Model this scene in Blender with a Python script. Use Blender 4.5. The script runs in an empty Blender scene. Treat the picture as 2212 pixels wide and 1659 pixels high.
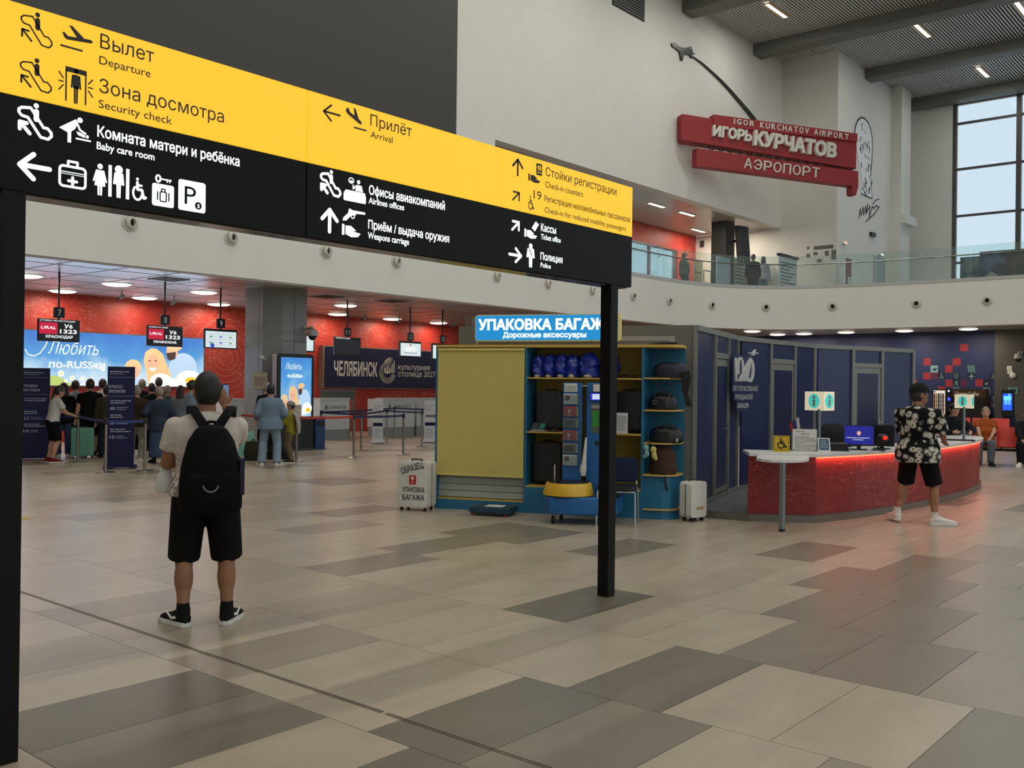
import bpy, bmesh, math, random
from mathutils import Vector, Matrix
from mathutils.geometry import tessellate_polygon, delaunay_2d_cdt
SC = bpy.context.scene
C = SC.collection
random.seed(7)
PI = math.pi

# ---------------------------------------------------------------- camera
FPX, CX, CY, EYE = 2090.0, 1106.0, 829.5, 1.66
_vx = Vector((2870 - CX, -(858 - CY), -FPX)).normalized()
_vy = Vector((-1370 - CX, -(806 - CY), -FPX))
_vy = (_vy - _vx * _vy.dot(_vx)).normalized()
_vz = _vx.cross(_vy)
ROT = Matrix((_vx, _vy, _vz))
cam_d = bpy.data.cameras.new('camera')
cam = bpy.data.objects.new('camera', cam_d)
C.objects.link(cam)
cam_d.sensor_width = 36.0
cam_d.lens = FPX / 2212 * 36.0
cam_d.clip_end = 300
cam.matrix_world = Matrix.Translation((0, 0, EYE)) @ ROT.to_4x4()
SC.camera = cam

# ---------------------------------------------------------------- world, exposure
SC.view_settings.view_transform = 'Standard'
SC.view_settings.look = 'None'
SC.view_settings.gamma = 1.0
SC.view_settings.use_curve_mapping = False
SC.view_settings.exposure = -0.08
SC.cycles.max_bounces = 6
SC.cycles.diffuse_bounces = 3
SC.cycles.adaptive_threshold = 0.05
SC.cycles.glossy_bounces = 3
SC.cycles.transparent_max_bounces = 16
wd = bpy.data.worlds.new('overcast_sky')
SC.world = wd
wd.use_nodes = True
_bg = wd.node_tree.nodes['Background']
_bg.inputs[0].default_value = (0.87, 0.95, 1.0, 1)
_bg.inputs[1].default_value = 0.93

# ---------------------------------------------------------------- helpers
def lin(c):
    if isinstance(c, str):
        c = [int(c[i:i + 2], 16) / 255 for i in (0, 2, 4)]
    return tuple((v / 12.92 if v <= 0.04045 else ((v + 0.055) / 1.055) ** 2.4) for v in c[:3]) + (1,)

MATS = {}
def M(name, col='888888', rough=0.6, metal=0.0, emit=0.0, ecol=None, noise=0.0, nscale=6.0, bump=0.0, spec=0.5, trans=0.0):
    """a procedural material: base colour with optional noise mottling and bump"""
    if name in MATS:
        return MATS[name]
    m = bpy.data.materials.new(name)
    m.use_nodes = True
    nt = m.node_tree
    b = nt.nodes['Principled BSDF']
    c = lin(col)
    b.inputs['Base Color'].default_value = c
    b.inputs['Roughness'].default_value = rough
    b.inputs['Metallic'].default_value = metal
    b.inputs['Specular IOR Level'].default_value = spec
    b.inputs['Transmission Weight'].default_value = trans
    if emit:
        b.inputs['Emission Color'].default_value = lin(ecol or col)
        b.inputs['Emission Strength'].default_value = emit
        m.cycles.emission_sampling = 'NONE'      # the lamps carry light objects of their own
    if noise or bump:
        tc = nt.nodes.new('ShaderNodeTexCoord')
        n = nt.nodes.new('ShaderNodeTexNoise')
        n.inputs['Scale'].default_value = nscale
        n.inputs['Detail'].default_value = 5
        nt.links.new(tc.outputs['Object'], n.inputs['Vector'])
        if noise:
            r = nt.nodes.new('ShaderNodeMapRange')
            r.inputs[3].default_value = 1 - noise
            r.inputs[4].default_value = 1 + noise
            r.inputs[1].default_value = 0.3
            r.inputs[2].default_value = 0.7
            nt.links.new(n.outputs['Fac'], r.inputs[0])
            mx = nt.nodes.new('ShaderNodeVectorMath')
            mx.operation = 'SCALE'
            mx.inputs[0].default_value = c[:3]
            nt.links.new(r.outputs[0], mx.inputs['Scale'])
            nt.links.new(mx.outputs[0], b.inputs['Base Color'])
        if bump:
            bp = nt.nodes.new('ShaderNodeBump')
            bp.inputs['Strength'].default_value = bump
            bp.inputs['Distance'].default_value = 0.01
            nt.links.new(n.outputs['Fac'], bp.inputs['Height'])
            nt.links.new(bp.outputs[0], b.inputs['Normal'])
    MATS[name] = m
    return m

def ray(u, v):
    return ROT @ Vector((u - CX, -(v - CY), -FPX))
CO = Vector((0, 0, EYE))
def on_z(u, v, z=0.0):
    d = ray(u, v); return CO + d * ((z - EYE) / d.z)
def on_y(u, v, y):
    d = ray(u, v); return CO + d * (y / d.y)
def on_x(u, v, x):
    d = ray(u, v); return CO + d * (x / d.x)

class MB:
    """collects shapes, then builds them as ONE mesh object"""
    def __init__(s):
        s.v = []; s.f = []
    def add(s, vs, fs, mtx=None):
        o = len(s.v)
        s.v += [tuple(mtx @ Vector(p)) if mtx is not None else tuple(p) for p in vs]
        s.f += [tuple(i + o for i in f) for f in fs]
        return s
    def box(s, x0, x1, y0, y1, z0, z1, mtx=None):
        vs = [(x, y, z) for z in (z0, z1) for y in (y0, y1) for x in (x0, x1)]
        return s.add(vs, [(0, 2, 3, 1), (4, 5, 7, 6), (0, 1, 5, 4), (2, 6, 7, 3), (0, 4, 6, 2), (1, 3, 7, 5)], mtx)
    def prism(s, poly, d0, d1, plane='xz', mtx=None):
        """extrude a 2-D polygon; plane 'xz' extrudes along y, 'xy' along z, 'yz' along x"""
        n = len(poly)
        f = {'xz': lambda a, b, d: (a, d, b), 'xy': lambda a, b, d: (a, b, d), 'yz': lambda a, b, d: (d, a, b)}[plane]
        vs = [f(a, b, d0) for a, b in poly] + [f(a, b, d1) for a, b in poly]
        tr = tessellate_polygon([[Vector((a, b, 0)) for a, b in poly]])
        fs = [tuple(t) for t in tr] + [tuple(i + n for i in reversed(t)) for t in tr]
        fs += [(i, (i + 1) % n, (i + 1) % n + n, i + n) for i in range(n)]
        return s.add(vs, fs, mtx)
    def cyl(s, p0, p1, r0, r1=None, n=16, caps=True):
        p0, p1 = Vector(p0), Vector(p1)
        r1 = r0 if r1 is None else r1
        z = (p1 - p0).normalized()
        x = z.orthogonal().normalized(); y = z.cross(x)
        vs = []
        for p, r in ((p0, r0), (p1, r1)):
            for i in range(n):
                a = 2 * PI * i / n
                vs.append(p + x * (r * math.cos(a)) + y * (r * math.sin(a)))
        fs = [(i, (i + 1) % n, n + (i + 1) % n, n + i) for i in range(n)]
        if caps:
            fs += [tuple(reversed(range(n))), tuple(range(n, 2 * n))]
        return s.add(vs, fs)
    def lathe(s, prof, c=(0, 0, 0), n=20, mtx=None, caps=True):
        """profile of (r, z) turned about z"""
        vs = [(c[0] + r * math.cos(2 * PI * i / n), c[1] + r * math.sin(2 * PI * i / n), c[2] + z) for r, z in prof for i in range(n)]
        fs = [(k * n + i, k * n + (i + 1) % n, (k + 1) * n + (i + 1) % n, (k + 1) * n + i) for k in range(len(prof) - 1) for i in range(n)]
        if caps: fs += [tuple(reversed(range(n))), tuple(range((len(prof) - 1) * n, len(prof) * n))]
        return s.add(vs, fs, mtx)
    def tube(s, pts, r, n=8):
        pts = [Vector(p) for p in pts]
        for a, b in zip(pts[:-1], pts[1:]):
            if (b - a).length > 1e-6: s.cyl(a, b, r, r, n)
        for p in pts[1:-1]: s.ball(p, (r, r, r), 6, n)
        return s
    def ball(s, c, r, m=8, n=12, mtx=None):
        if not hasattr(r, '__len__'): r = (r, r, r)
        vs = [(c[0], c[1], c[2] - r[2])]
        for k in range(1, m):
            t = PI * k / m
            for i in range(n):
                a = 2 * PI * i / n
                vs.append((c[0] + r[0] * math.sin(t) * math.cos(a), c[1] + r[1] * math.sin(t) * math.sin(a), c[2] - r[2] * math.cos(t)))
        vs.append((c[0], c[1], c[2] + r[2]))
        fs = [(0, 1 + (i + 1) % n, 1 + i) for i in range(n)]
        fs += [(1 + (k - 1) * n + i, 1 + (k - 1) * n + (i + 1) % n, 1 + k * n + (i + 1) % n, 1 + k * n + i) for k in range(1, m - 1) for i in range(n)]
        l = len(vs) - 1
        fs += [(l, 1 + (m - 2) * n + i, 1 + (m - 2) * n + (i + 1) % n) for i in range(n)]
        return s.add(vs, fs, mtx)
    def rbox(s, x0, x1, y0, y1, z0, z1, r=0.02, axis='y', k=4):
        """box with rounded corners, the profile extruded along one axis"""
        pr = {'y': (x0, x1, z0, z1), 'x': (y0, y1, z0, z1), 'z': (x0, x1, y0, y1)}[axis]
        poly = rrect(*pr, r, k)
        pl = {'y': 'xz', 'x': 'yz', 'z': 'xy'}[axis]
        dd = {'y': (y0, y1), 'x': (x0, x1), 'z': (z0, z1)}[axis]
        return s.prism(poly, dd[0], dd[1], pl)
    def stroke(s, pts, w, y0, y1, closed=False):
        """thick flat polyline in the xz plane"""
        pts = [Vector(p) for p in pts]
        if closed: pts = pts + [pts[0]]
        for a, b in zip(pts[:-1], pts[1:]):
            d = b - a
            if d.length < 1e-7: continue
            n = Vector((-d.y, d.x)).normalized() * (w / 2)
            s.prism([tuple(a + n), tuple(b + n), tuple(b - n), tuple(a - n)], y0, y1)
        for p in pts:
            s.disc(p, w / 2, y0, y1, 8)
        return s
    def disc(s, c, r, y0, y1, n=16, rz=None):
        rz = rz or r
        return s.prism([(c[0] + r * math.cos(2 * PI * i / n), c[1] + rz * math.sin(2 * PI * i / n)) for i in range(n)], y0, y1)
    def build(s, name, mat, parent=None, smooth=False, bevel=0.0, seg=2, loc=None, rz=None, angle=40):
        me = bpy.data.meshes.new(name)
        me.from_pydata(s.v, [], s.f)
        bm = bmesh.new(); bm.from_mesh(me)
        bmesh.ops.recalc_face_normals(bm, faces=bm.faces)
        if bevel:
            ed = [e for e in bm.edges if len(e.link_faces) == 2 and e.calc_face_angle(0) > 0.6]
            try: bmesh.ops.bevel(bm, geom=ed, offset=bevel, segments=seg, affect='EDGES', profile=0.6, clamp_overlap=True)
            except Exception: pass
        if smooth:
            for f in bm.faces: f.smooth = True
            for e in bm.edges:
                if len(e.link_faces) == 2 and e.calc_face_angle(0) > math.radians(angle): e.smooth = False
        bm.to_mesh(me); bm.free()
        o = bpy.data.objects.new(name, me)
        C.objects.link(o)
        if mat is not None: me.materials.append(mat)
        if parent is not None: o.parent = parent
        if loc is not None: o.location = loc
        if rz is not None: o.rotation_euler = (0, 0, rz)
        return o

def rrect(a0, a1, b0, b1, r, k=4):
    out = []
    for cx, cy, t0 in ((a1 - r, b1 - r, 0), (a0 + r, b1 - r, PI / 2), (a0 + r, b0 + r, PI), (a1 - r, b0 + r, 1.5 * PI)):
        for i in range(k + 1):
            t = t0 + PI / 2 * i / k
            out.append((cx + r * math.cos(t), cy + r * math.sin(t)))
    return out

def thing(name, label, cat, loc=(0, 0, 0), rz=0.0, group=None):
    o = bpy.data.objects.new(name, None)
    C.objects.link(o)
    o.empty_display_size = 0.1
    o.location = loc; o.rotation_euler = (0, 0, rz)
    o['label'] = label; o['category'] = cat
    if group: o['group'] = group
    return o
def tag(o, label, cat, group=None, kind=None):
    o['label'] = label; o['category'] = cat
    if group: o['group'] = group
    if kind: o['kind'] = kind
    return o
def struct(o, label=None):
    o['kind'] = 'structure'
    if label: o['label'] = label
    return o
def dup(root, loc, rz, label=None):
    r = root.copy(); C.objects.link(r); r.location = loc; r.rotation_euler = (0, 0, rz)
    if label: r['label'] = label
    for ch in list(root.children):
        c = ch.copy(); C.objects.link(c); c.parent = r
        for g in ch.children:
            d = g.copy(); C.objects.link(d); d.parent = c
    return r
def part_label(o, s):
    o['label'] = s
    return o

def _contours(s, shear=0.0, res=3):
    """the outlines of a line of lettering, as closed 2-D loops"""
    cu = bpy.data.curves.new('t', 'FONT')
    cu.body = s; cu.size = 1.0; cu.resolution_u = res; cu.shear = shear; cu.fill_mode = 'NONE'
    to = bpy.data.objects.new('t', cu); C.objects.link(to)
    dg = bpy.context.evaluated_depsgraph_get()
    me = bpy.data.meshes.new_from_object(to.evaluated_get(dg))
    nb = {}
    for e in me.edges:
        a, b = e.vertices; nb.setdefault(a, []).append(b); nb.setdefault(b, []).append(a)
    seen = set(); loops = []
    for st in range(len(me.vertices)):
        if st in seen or st not in nb: continue
        l = [st]; seen.add(st); cur = nb[st][-1] if len(nb[st]) > 1 else nb[st][0]
        # keep the order in which the points were made
        if st + 1 in nb[st]: cur = st + 1
        while cur != st and cur not in seen:
            l.append(cur); seen.add(cur)
            nx = [q for q in nb[cur] if q not in seen]
            cur = nx[0] if nx else st
        if len(l) > 2: loops.append([Vector(me.vertices[i].co[:2]) for i in l])
    bpy.data.objects.remove(to); bpy.data.curves.remove(cu); bpy.data.meshes.remove(me)
    return loops
def _area(l): return sum(l[i].x * l[(i + 1) % len(l)].y - l[(i + 1) % len(l)].x * l[i].y for i in range(len(l))) / 2
def text(parent, s, x0, z0, cap, w, y, mat, bold=0.0, depth=0.002, name='lettering', shear=0.0, split=True):
    """flat lettering in the xz plane facing -y: baseline z0, capital height cap, fitted to width w"""
    loops = _contours(s, shear)
    if not loops: return None
    a = min(p.x for l in loops for p in l); b = max(p.x for l in loops for p in l)
    kz = cap / 0.727; kx = (w / (b - a)) if w else kz
    if bold:
        nl = []
        info = [(min(p.x for p in l), max(p.x for p in l), min(p.y for p in l), max(p.y for p in l), _area(l)) for l in loops]
        for l, bb in zip(loops, info):
            cx, cy = (bb[0] + bb[1]) / 2, (bb[2] + bb[3]) / 2
            own = max((o for o in info if o[0] <= cx <= o[1] and o[2] <= cy <= o[3]), key=lambda o: abs(o[4]), default=bb)
            sg_ = 1 if own[4] > 0 else -1
            n = len(l); q = []
            for i in range(n):
                d1 = (l[i] - l[i - 1]); d2 = (l[(i + 1) % n] - l[i])
                if d1.length < 1e-9 or d2.length < 1e-9: q.append(l[i]); continue
                d1.normalize(); d2.normalize()
                nn = Vector((d1.y + d2.y, -d1.x - d2.x))
                if nn.length < 1e-6: q.append(l[i]); continue
                nn.normalize(); k = max(.5, nn.dot(Vector((d1.y, -d1.x))))
                q.append(l[i] + nn * (bold / k) * sg_)
            nl.append(q)
        loops = nl
    loops = [[Vector(((p.x - a) * kx + x0, p.y * kz + z0)) for p in l] for l in loops]
    loops.sort(key=lambda l: min(p.x for p in l))
    words = []; right = None
    for l in loops:
        lo = min(p.x for p in l); r = max(p.x for p in l)
        if right is None or (split and lo - right > .15 * kx): words.append([])
        words[-1].append(l); right = r if right is None else max(right, r)
    first = None
    for wq in words:
        pts = []; ed = []
        for l in wq:
            o = len(pts); pts += l; ed += [(o + i, o + (i + 1) % len(l)) for i in range(len(l))]
        vs, _, tr = delaunay_2d_cdt(pts, ed, [], 0, 1e-6)[:3]
        keep = []
        for t in tr:
            c = (vs[t[0]] + vs[t[1]] + vs[t[2]]) / 3
            wn = 0
            for l in wq:
                for i in range(len(l)):
                    p, q = l[i - 1], l[i]
                    if (p.y <= c.y) != (q.y <= c.y):
                        xx = p.x + (c.y - p.y) / (q.y - p.y) * (q.x - p.x)
                        if xx > c.x: wn += 1 if q.y > p.y else -1
            if wn: keep.append(tuple(t))
        cnt = {}
        for t in keep:
            for i in range(3):
                k = (t[i], t[(i + 1) % 3]); cnt[k] = cnt.get(k, 0) + 1
        n = len(vs); mb = MB()
        sides = [(k[0], k[1], k[1] + n, k[0] + n) for k in cnt if (k[1], k[0]) not in cnt] if depth > .004 else []
        mb.add([(p.x, y - depth, p.y) for p in vs] + ([(p.x, y, p.y) for p in vs] if sides else []), keep + sides)
        ob = mb.build(name, mat, parent)
        first = first or ob
    return first
def scribble(mb, x0, x1, z, h, y0, y1, rnd, seg=0.6):
    """a row of small dashes that reads as a line of print too small to make out"""
    x = x0
    while x < x1:
        w = rnd.uniform(0.5, 2.2) * h * 1.6
        e = min(x + w, x1)
        mb.box(x, e, y0, y1, z, z + h)
        x = e + h * seg
    return mb
def lines(parent, x0, x1, zs, h, y, mat, seed=1, name='print_lines', depth=0.001, short=True):
    r = random.Random(seed); mb = MB()
    for z in zs:
        e = x1 if not short or r.random() < .6 else x0 + (x1 - x0) * r.uniform(.55, .95)
        scribble(mb, x0, e, z, h, y - depth, y, r)
    o = mb.build(name, mat, parent); o['kind'] = 'stuff'
    return o
def area(name, loc, size, power, col=(1, 1, 1), rot=(0, 0, 0), parent=None, sy=None, spread=None):
    l = bpy.data.lights.new(name, 'AREA'); l.energy = power; l.color = col
    l.shape = 'RECTANGLE' if sy else 'SQUARE'; l.size = size
    if sy: l.size_y = sy
    if spread: l.spread = spread
    o = bpy.data.objects.new(name, l); C.objects.link(o); o.location = loc; o.rotation_euler = rot
    if parent: o.parent = parent
    return o
def glassmat(name, tint='d8ece8', gloss=0.12, op=0.0):
    if name in MATS: return MATS[name]
    m = bpy.data.materials.new(name); m.use_nodes = True
    nt = m.node_tree; nt.nodes.clear()
    out = nt.nodes.new('ShaderNodeOutputMaterial')
    tr = nt.nodes.new('ShaderNodeBsdfTransparent'); tr.inputs[0].default_value = lin(tint)
    gl = nt.nodes.new('ShaderNodeBsdfGlossy'); gl.inputs['Roughness'].default_value = 0.02
    df = nt.nodes.new('ShaderNodeBsdfDiffuse'); df.inputs[0].default_value = lin(tint)
    lw = nt.nodes.new('ShaderNodeLayerWeight'); lw.inputs[0].default_value = gloss
    m1 = nt.nodes.new('ShaderNodeMixShader'); m2 = nt.nodes.new('ShaderNodeMixShader')
    nt.links.new(lw.outputs['Fresnel'], m1.inputs[0]); nt.links.new(tr.outputs[0], m1.inputs[1]); nt.links.new(gl.outputs[0], m1.inputs[2])
    m2.inputs[0].default_value = op
    nt.links.new(m1.outputs[0], m2.inputs[1]); nt.links.new(df.outputs[0], m2.inputs[2])
    nt.links.new(m2.outputs[0], out.inputs[0])
    MATS[name] = m
    return m
# ================================================================ structure
WHITE = M('wall_white', 'e4e3dc', 0.75, noise=0.015, nscale=1.5)
DARKPANEL = M('dark_cladding', '3d3b37', 0.55)
GREYM = M('grey_metal', '6d7072', 0.45, 0.3)
DGREY = M('dark_grey', '3c3d3c', 0.55)
BLACK = M('black_satin', '141414', 0.35)
SOFF = M('soffit_panel', 'b9b4b0', 0.28, 0.0, noise=0.02, nscale=2)
MEZ = 5.6          # upper floor level
CEIL = 15.97
YA = 18.3

# ---- ground outside
g = MB().box(-150, 250, -250, -15.0, -0.3, -0.2).build('ground', M('apron', '6f706d', 0.9))
struct(g, 'grey concrete outside the glazed side of the hall')

# ---- floor with tiles
GROUT = M('grout', '4a443d', 0.8)
fl = MB().box(-16, 49.3, -15, 27.2, -0.10, -0.004).build('floor', GROUT)
struct(fl, 'glossy beige and taupe stone tile floor of the hall')
def tilemat(name, col, k=0.05):
    if name in MATS: return MATS[name]
    m = M(name, col, 0.3, spec=.5)
    nt = m.node_tree; b = nt.nodes['Principled BSDF']
    tc = nt.nodes.new('ShaderNodeNewGeometry')
    mp = nt.nodes.new('ShaderNodeMapping'); mp.inputs['Scale'].default_value = (0.9, 2.6, 1)
    nt.links.new(tc.outputs['Position'], mp.inputs[0])
    n1 = nt.nodes.new('ShaderNodeTexNoise'); n1.inputs['Scale'].default_value = 1.7; n1.inputs['Detail'].default_value = 6; n1.inputs['Roughness'].default_value = .62
    nt.links.new(mp.outputs[0], n1.inputs['Vector'])
    n2 = nt.nodes.new('ShaderNodeTexNoise'); n2.inputs['Scale'].default_value = 260; n2.inputs['Detail'].default_value = 1
    nt.links.new(tc.outputs['Position'], n2.inputs['Vector'])
    r = nt.nodes.new('ShaderNodeMapRange'); r.inputs[1].default_value = .3; r.inputs[2].default_value = .7
    r.inputs[3].default_value = 1 - k * 2; r.inputs[4].default_value = 1 + k * 2
    nt.links.new(n1.outputs['Fac'], r.inputs[0])
    r2 = nt.nodes.new('ShaderNodeMapRange'); r2.inputs[3].default_value = .93; r2.inputs[4].default_value = 1.07
    nt.links.new(n2.outputs['Fac'], r2.inputs[0])
    mu = nt.nodes.new('ShaderNodeMath'); mu.operation = 'MULTIPLY'
    nt.links.new(r.outputs[0], mu.inputs[0]); nt.links.new(r2.outputs[0], mu.inputs[1])
    s = nt.nodes.new('ShaderNodeVectorMath'); s.operation = 'SCALE'; s.inputs[0].default_value = lin(col)[:3]
    nt.links.new(mu.outputs[0], s.inputs['Scale']); nt.links.new(s.outputs[0], b.inputs['Base Color'])
    rr = nt.nodes.new('ShaderNodeMapRange'); rr.inputs[3].default_value = .27; rr.inputs[4].default_value = .36
    nt.links.new(n1.outputs['Fac'], rr.inputs[0]); nt.links.new(rr.outputs[0], b.inputs['Roughness'])
    return m
TONES = ['ada08c', 'a89b87', 'a29581', '938776', '7e7565', '706859']
TM = [tilemat('floor_tile_%d' % i, c) for i, c in enumerate(TONES)]
TX, TY, TX0, TY0 = 1.1875, 0.6, 3.115, 2.31
dark = set()
def cell(x, y):
    i = math.floor((x - TX0) / TX); j = math.floor((y - TY0 - (0.3 if i % 2 else 0)) / TY)
    return i, j
for x, y, t in [(2.5, 4.1, 4), (2.5, 4.7, 5), (2.5, 2.9, 5), (3.7, 2.6, 4), (3.7, 3.2, 5), (4.9, 2.9, 5), (6.1, 4.4, 5), (6.1, 2.6, 4), (6.1, 2.0, 4),
                (6.1, 1.4, 3), (7.3, 2.8, 4), (7.3, 2.3, 4), (7.3, 1.6, 3), (8.4, 3.2, 4), (8.4, 2.6, 4), (8.4, 2.0, 3), (9.6, 2.9, 4), (9.6, 2.3, 3), (10.8, 2.6, 3),
                (4.9, 1.7, 0), (4.9, 2.3, 0), (4.9, 1.1, 4), (3.7, 2.0, 0), (3.7, 1.4, 3), (2.5, 3.5, 1), (2.5, 5.3, 0), (3.7, 3.8, 0), (3.7, 4.4, 1), (3.7, 5.0, 3),
                (4.9, 3.5, 1), (4.9, 4.1, 0), (4.9, 4.7, 1), (4.9, 5.3, 2), (6.1, 3.2, 1), (6.1, 3.8, 1), (6.1, 5.0, 0), (7.3, 3.4, 1), (7.3, 4.0, 1), (8.4, 3.8, 0)]:
    dark.add((cell(x, y), t))
dark = dict(dark)
rt = random.Random(21)
def tone(i, j):
    if (i, j) in dark: return dark[(i, j)]
    return rt.choices([0, 1, 2, 3, 4], [30, 34, 24, 8, 4])[0]
cells = []
for i in range(-17, 40):
    for j in range(-30, 44):
        x0 = TX0 + i * TX; y0 = TY0 + (0.3 if i % 2 else 0) + j * TY
        if x0 < -16 or x0 + TX > 49.3 or y0 < -15 or y0 + TY > 27.2: continue
        # projected size in the photo decides which tiles are picked apart
        pts = []
        for a, b in ((x0, y0), (x0 + TX, y0), (x0 + TX, y0 + TY), (x0, y0 + TY)):
            q = ROT.transposed() @ (Vector((a, b, 0)) - CO)
            if q.z > -0.5: pts = None; break
            pts.append((CX - FPX * q.x / q.z, CY + FPX * q.y / q.z))
        ar = 0
        if pts:
            cx = sum(p[0] for p in pts) / 4; cy = sum(p[1] for p in pts) / 4
            if -60 < cx < 2270 and cy < 1720:
                ar = abs(sum(pts[k][0] * pts[(k + 1) % 4][1] - pts[(k + 1) % 4][0] * pts[k][1] for k in range(4))) / 2
        cells.append((ar, i, j, x0, y0, tone(i, j)))
cells.sort(key=lambda c: -c[0])
GAP = 0.0022
tile_me = []
for k in range(6):
    o = MB().box(GAP, TX - GAP, GAP, TY - GAP, -0.02, 0.0).build('tile', TM[k], fl)
    tile_me.append(o.data); bpy.data.objects.remove(o)
rest = [MB() for _ in range(6)]
for n, (ar, i, j, x0, y0, t) in enumerate(cells):
    if n < 300:
        o = bpy.data.objects.new('tile', tile_me[t]); C.objects.link(o); o.parent = fl; o.location = (x0, y0, 0)
    else:
        rest[t].box(x0 + GAP, x0 + TX - GAP, y0 + GAP, y0 + TY - GAP, -0.02, 0.0)
def joinmb(name, mbs, mats, parent):
    me = bpy.data.meshes.new(name); V = []; F = []; MI = []
    for k, m in enumerate(mbs):
        o = len(V); V += m.v; F += [tuple(i + o for i in f) for f in m.f]; MI += [k] * len(m.f)
    me.from_pydata(V, [], F); me.polygons.foreach_set('material_index', MI)
    for m in mats: me.materials.append(m)
    ob = bpy.data.objects.new(name, me); C.objects.link(ob); ob.parent = parent
    return ob
o = joinmb('distant_tiles', rest, TM, fl); o['kind'] = 'stuff'
# metal movement joint in the floor
jm = M('joint_brass', '8d8577', 0.35, 0.8)
jt = MB()
for a, b in ((-14, 3.63), (3.66, 17.5)):
    jt.box(3.336, 3.343, a, b, -0.01, 0.003).box(3.354, 3.361, a, b, -0.01, 0.003)
jo = jt.build('trim_1', jm); struct(jo, 'twin metal movement joint strip set in the tile floor')

# ---- walls of the big hall
w = MB().box(-16, 20.8, YA, YA + .4, 4.0, 16.2).box(20.8, 39.75, YA, YA + .4, 8.75, 16.2)
o = w.build('wall_left', WHITE); struct(o, 'tall white wall above the check-in hall')
o = MB().box(-15.6, 19.12, YA - .06, YA - .002, 6.1, 16.1).build('wall_panel', DARKPANEL); struct(o, 'large dark grey panel on the white wall')
o = MB().box(-16.4, -16, -15, 27.4, -0.1, 16.2).build('wall_back', WHITE); struct(o)
# pier with the drawing
o = MB().box(39.75, 47.9, 15.83, 19.5, MEZ, 16.2).box(39.75, 40.1, 19.5, 22.9, MEZ, 8.75).build('wall_pier', WHITE); struct(o, 'white wall pier beside the tall window')
o = MB().box(46.2, 47.5, 15.35, 15.829, MEZ, 16.0).box(46.21, 47.75, 15.1, 15.35, 9.55, 9.95).build('wall_pilaster', WHITE); struct(o, 'narrow white pilaster with a small bracket')
# end wall with window
o = MB().box(49.3, 49.7, 13.95, 27, MEZ, 16.2).box(49.3, 49.7, -15, 13.95, 15.62, 16.2).build('wall_far', WHITE); struct(o, 'pale end wall of the hall')
FR = M('window_frame', '55504f', 0.5, 0.2)
GL = glassmat('pane_glass', 'f4fbff', 0.08)
win = bpy.data.objects.new('window_1', None); C.objects.link(win); struct(win, 'tall glazed end window with dark mullions')
MB().box(49.28, 49.5, 13.78, 13.95, MEZ, 15.62).box(49.28, 49.5, -15, 13.78, 15.5, 15.62).build('window_frame', FR, win)
zs = [15.5, 14.6, 12.4, 10.15, 7.9, MEZ]
dy = 2.72
ys = [13.78 - dy * k for k in range(11)]
for y in ys[1:]:
    MB().box(49.26, 49.5, y - .10, y + .10, MEZ, 15.5).build('mullion', FR, win)
for z in zs[1:-1]:
    MB().box(49.30, 49.46, -15, 13.78, z - .05, z + .05).build('transom', FR, win)
for k, y in enumerate(ys[:-1]):
    for a, b in zip(zs[:-1], zs[1:]):
        MB().box(49.36, 49.39, ys[k + 1] + .1, y - .06, b + .05, a - .05).build('pane', GL, win)

# ---- ceiling, slats, beams
CE = M('ceiling_dark', '26272a', 0.9)
ce = MB().box(-16, 49.7, -15, 18.7, 16.2, 16.5).build('ceiling', CE); struct(ce, 'grey slatted metal ceiling high above the hall')
SLAT = M('slat_grey', 'dcdedb', 0.5)
sm = MB()
y = -14.9
while y < 18.25:
    sm.box(-16, 49.28, y, y + .055, 15.97, 16.005); y += .12
o = sm.build('slats', SLAT, ce); o['kind'] = 'stuff'
BEAM = M('beam_grey', '72726d', 0.6)
for x in (-9.3, -3.5, 2.3, 8.1, 13.85, 19.6, 25.4, 31.12, 36.88, 42.75, 48.45):
    o = MB().box(x, x + .77, -14.9, (18.29 if x < 39 else 15.82), 15.53, 16.0).box(x + .18, x + .2, -14.9, 15.8, 15.523, 15.535).build('beam', BEAM, ce)
# recessed strip lamps in the slat ceiling
LAMPW = M('lamp_warm', 'fff2e4', 0.5, emit=9.0)
LHOUS = M('lamp_housing', 'c8b08a', 0.5)
HALLP = 66
for x, y, lab in [(33.2, 15.95, 'strip lamp in the slatted ceiling nearest the aeroplane ornament'), (38.65, 12.35, 'strip lamp in the slatted ceiling above the red airport name sign'),
             (45.4, 11.85, 'strip lamp in the slatted ceiling closest to the window'), (38.6, 8.8, 'strip lamp at the top right corner of the ceiling')]:
    t = thing('ceiling_strip_lamp', lab, 'lamp', (x, y, 15.90), 0, 'ceiling strip lamps')
    MB().box(0, 1.65, -.16, -.075, 0, .05).box(0, 1.65, .075, .16, 0, .05).box(-.02, 0, -.16, .16, 0, .05).box(1.65, 1.67, -.16, .16, 0, .05).build('housing', LHOUS, t)
    MB().box(0, 1.65, -.075, .075, .012, .04).build('diffuser', LAMPW, t)
    area('lamp_light', (.8, 0, -.02), 1.5, HALLP, (1, .98, .91), (0, 0, 0), t, .3)

# the same strip lamps in the bays of the ceiling outside the picture
for bx in (-6.5, -.7, 5.1, 10.9, 16.7, 22.5, 28.3):
    for by in (14.5, 6.5, -1.5, -9.5):
        t = MB().box(0, 1.65, -.16, .16, .042, .06).build('strip_lamp', LHOUS, ce, loc=(bx, by, 15.90))
        MB().box(0, 1.65, -.075, .075, .012, .04).build('diffuser', LAMPW, t)
        area('lamp_light', (.8, 0, -.02), 1.5, HALLP * 2, (1, .98, .91), (0, 0, 0), t, .3)
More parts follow.
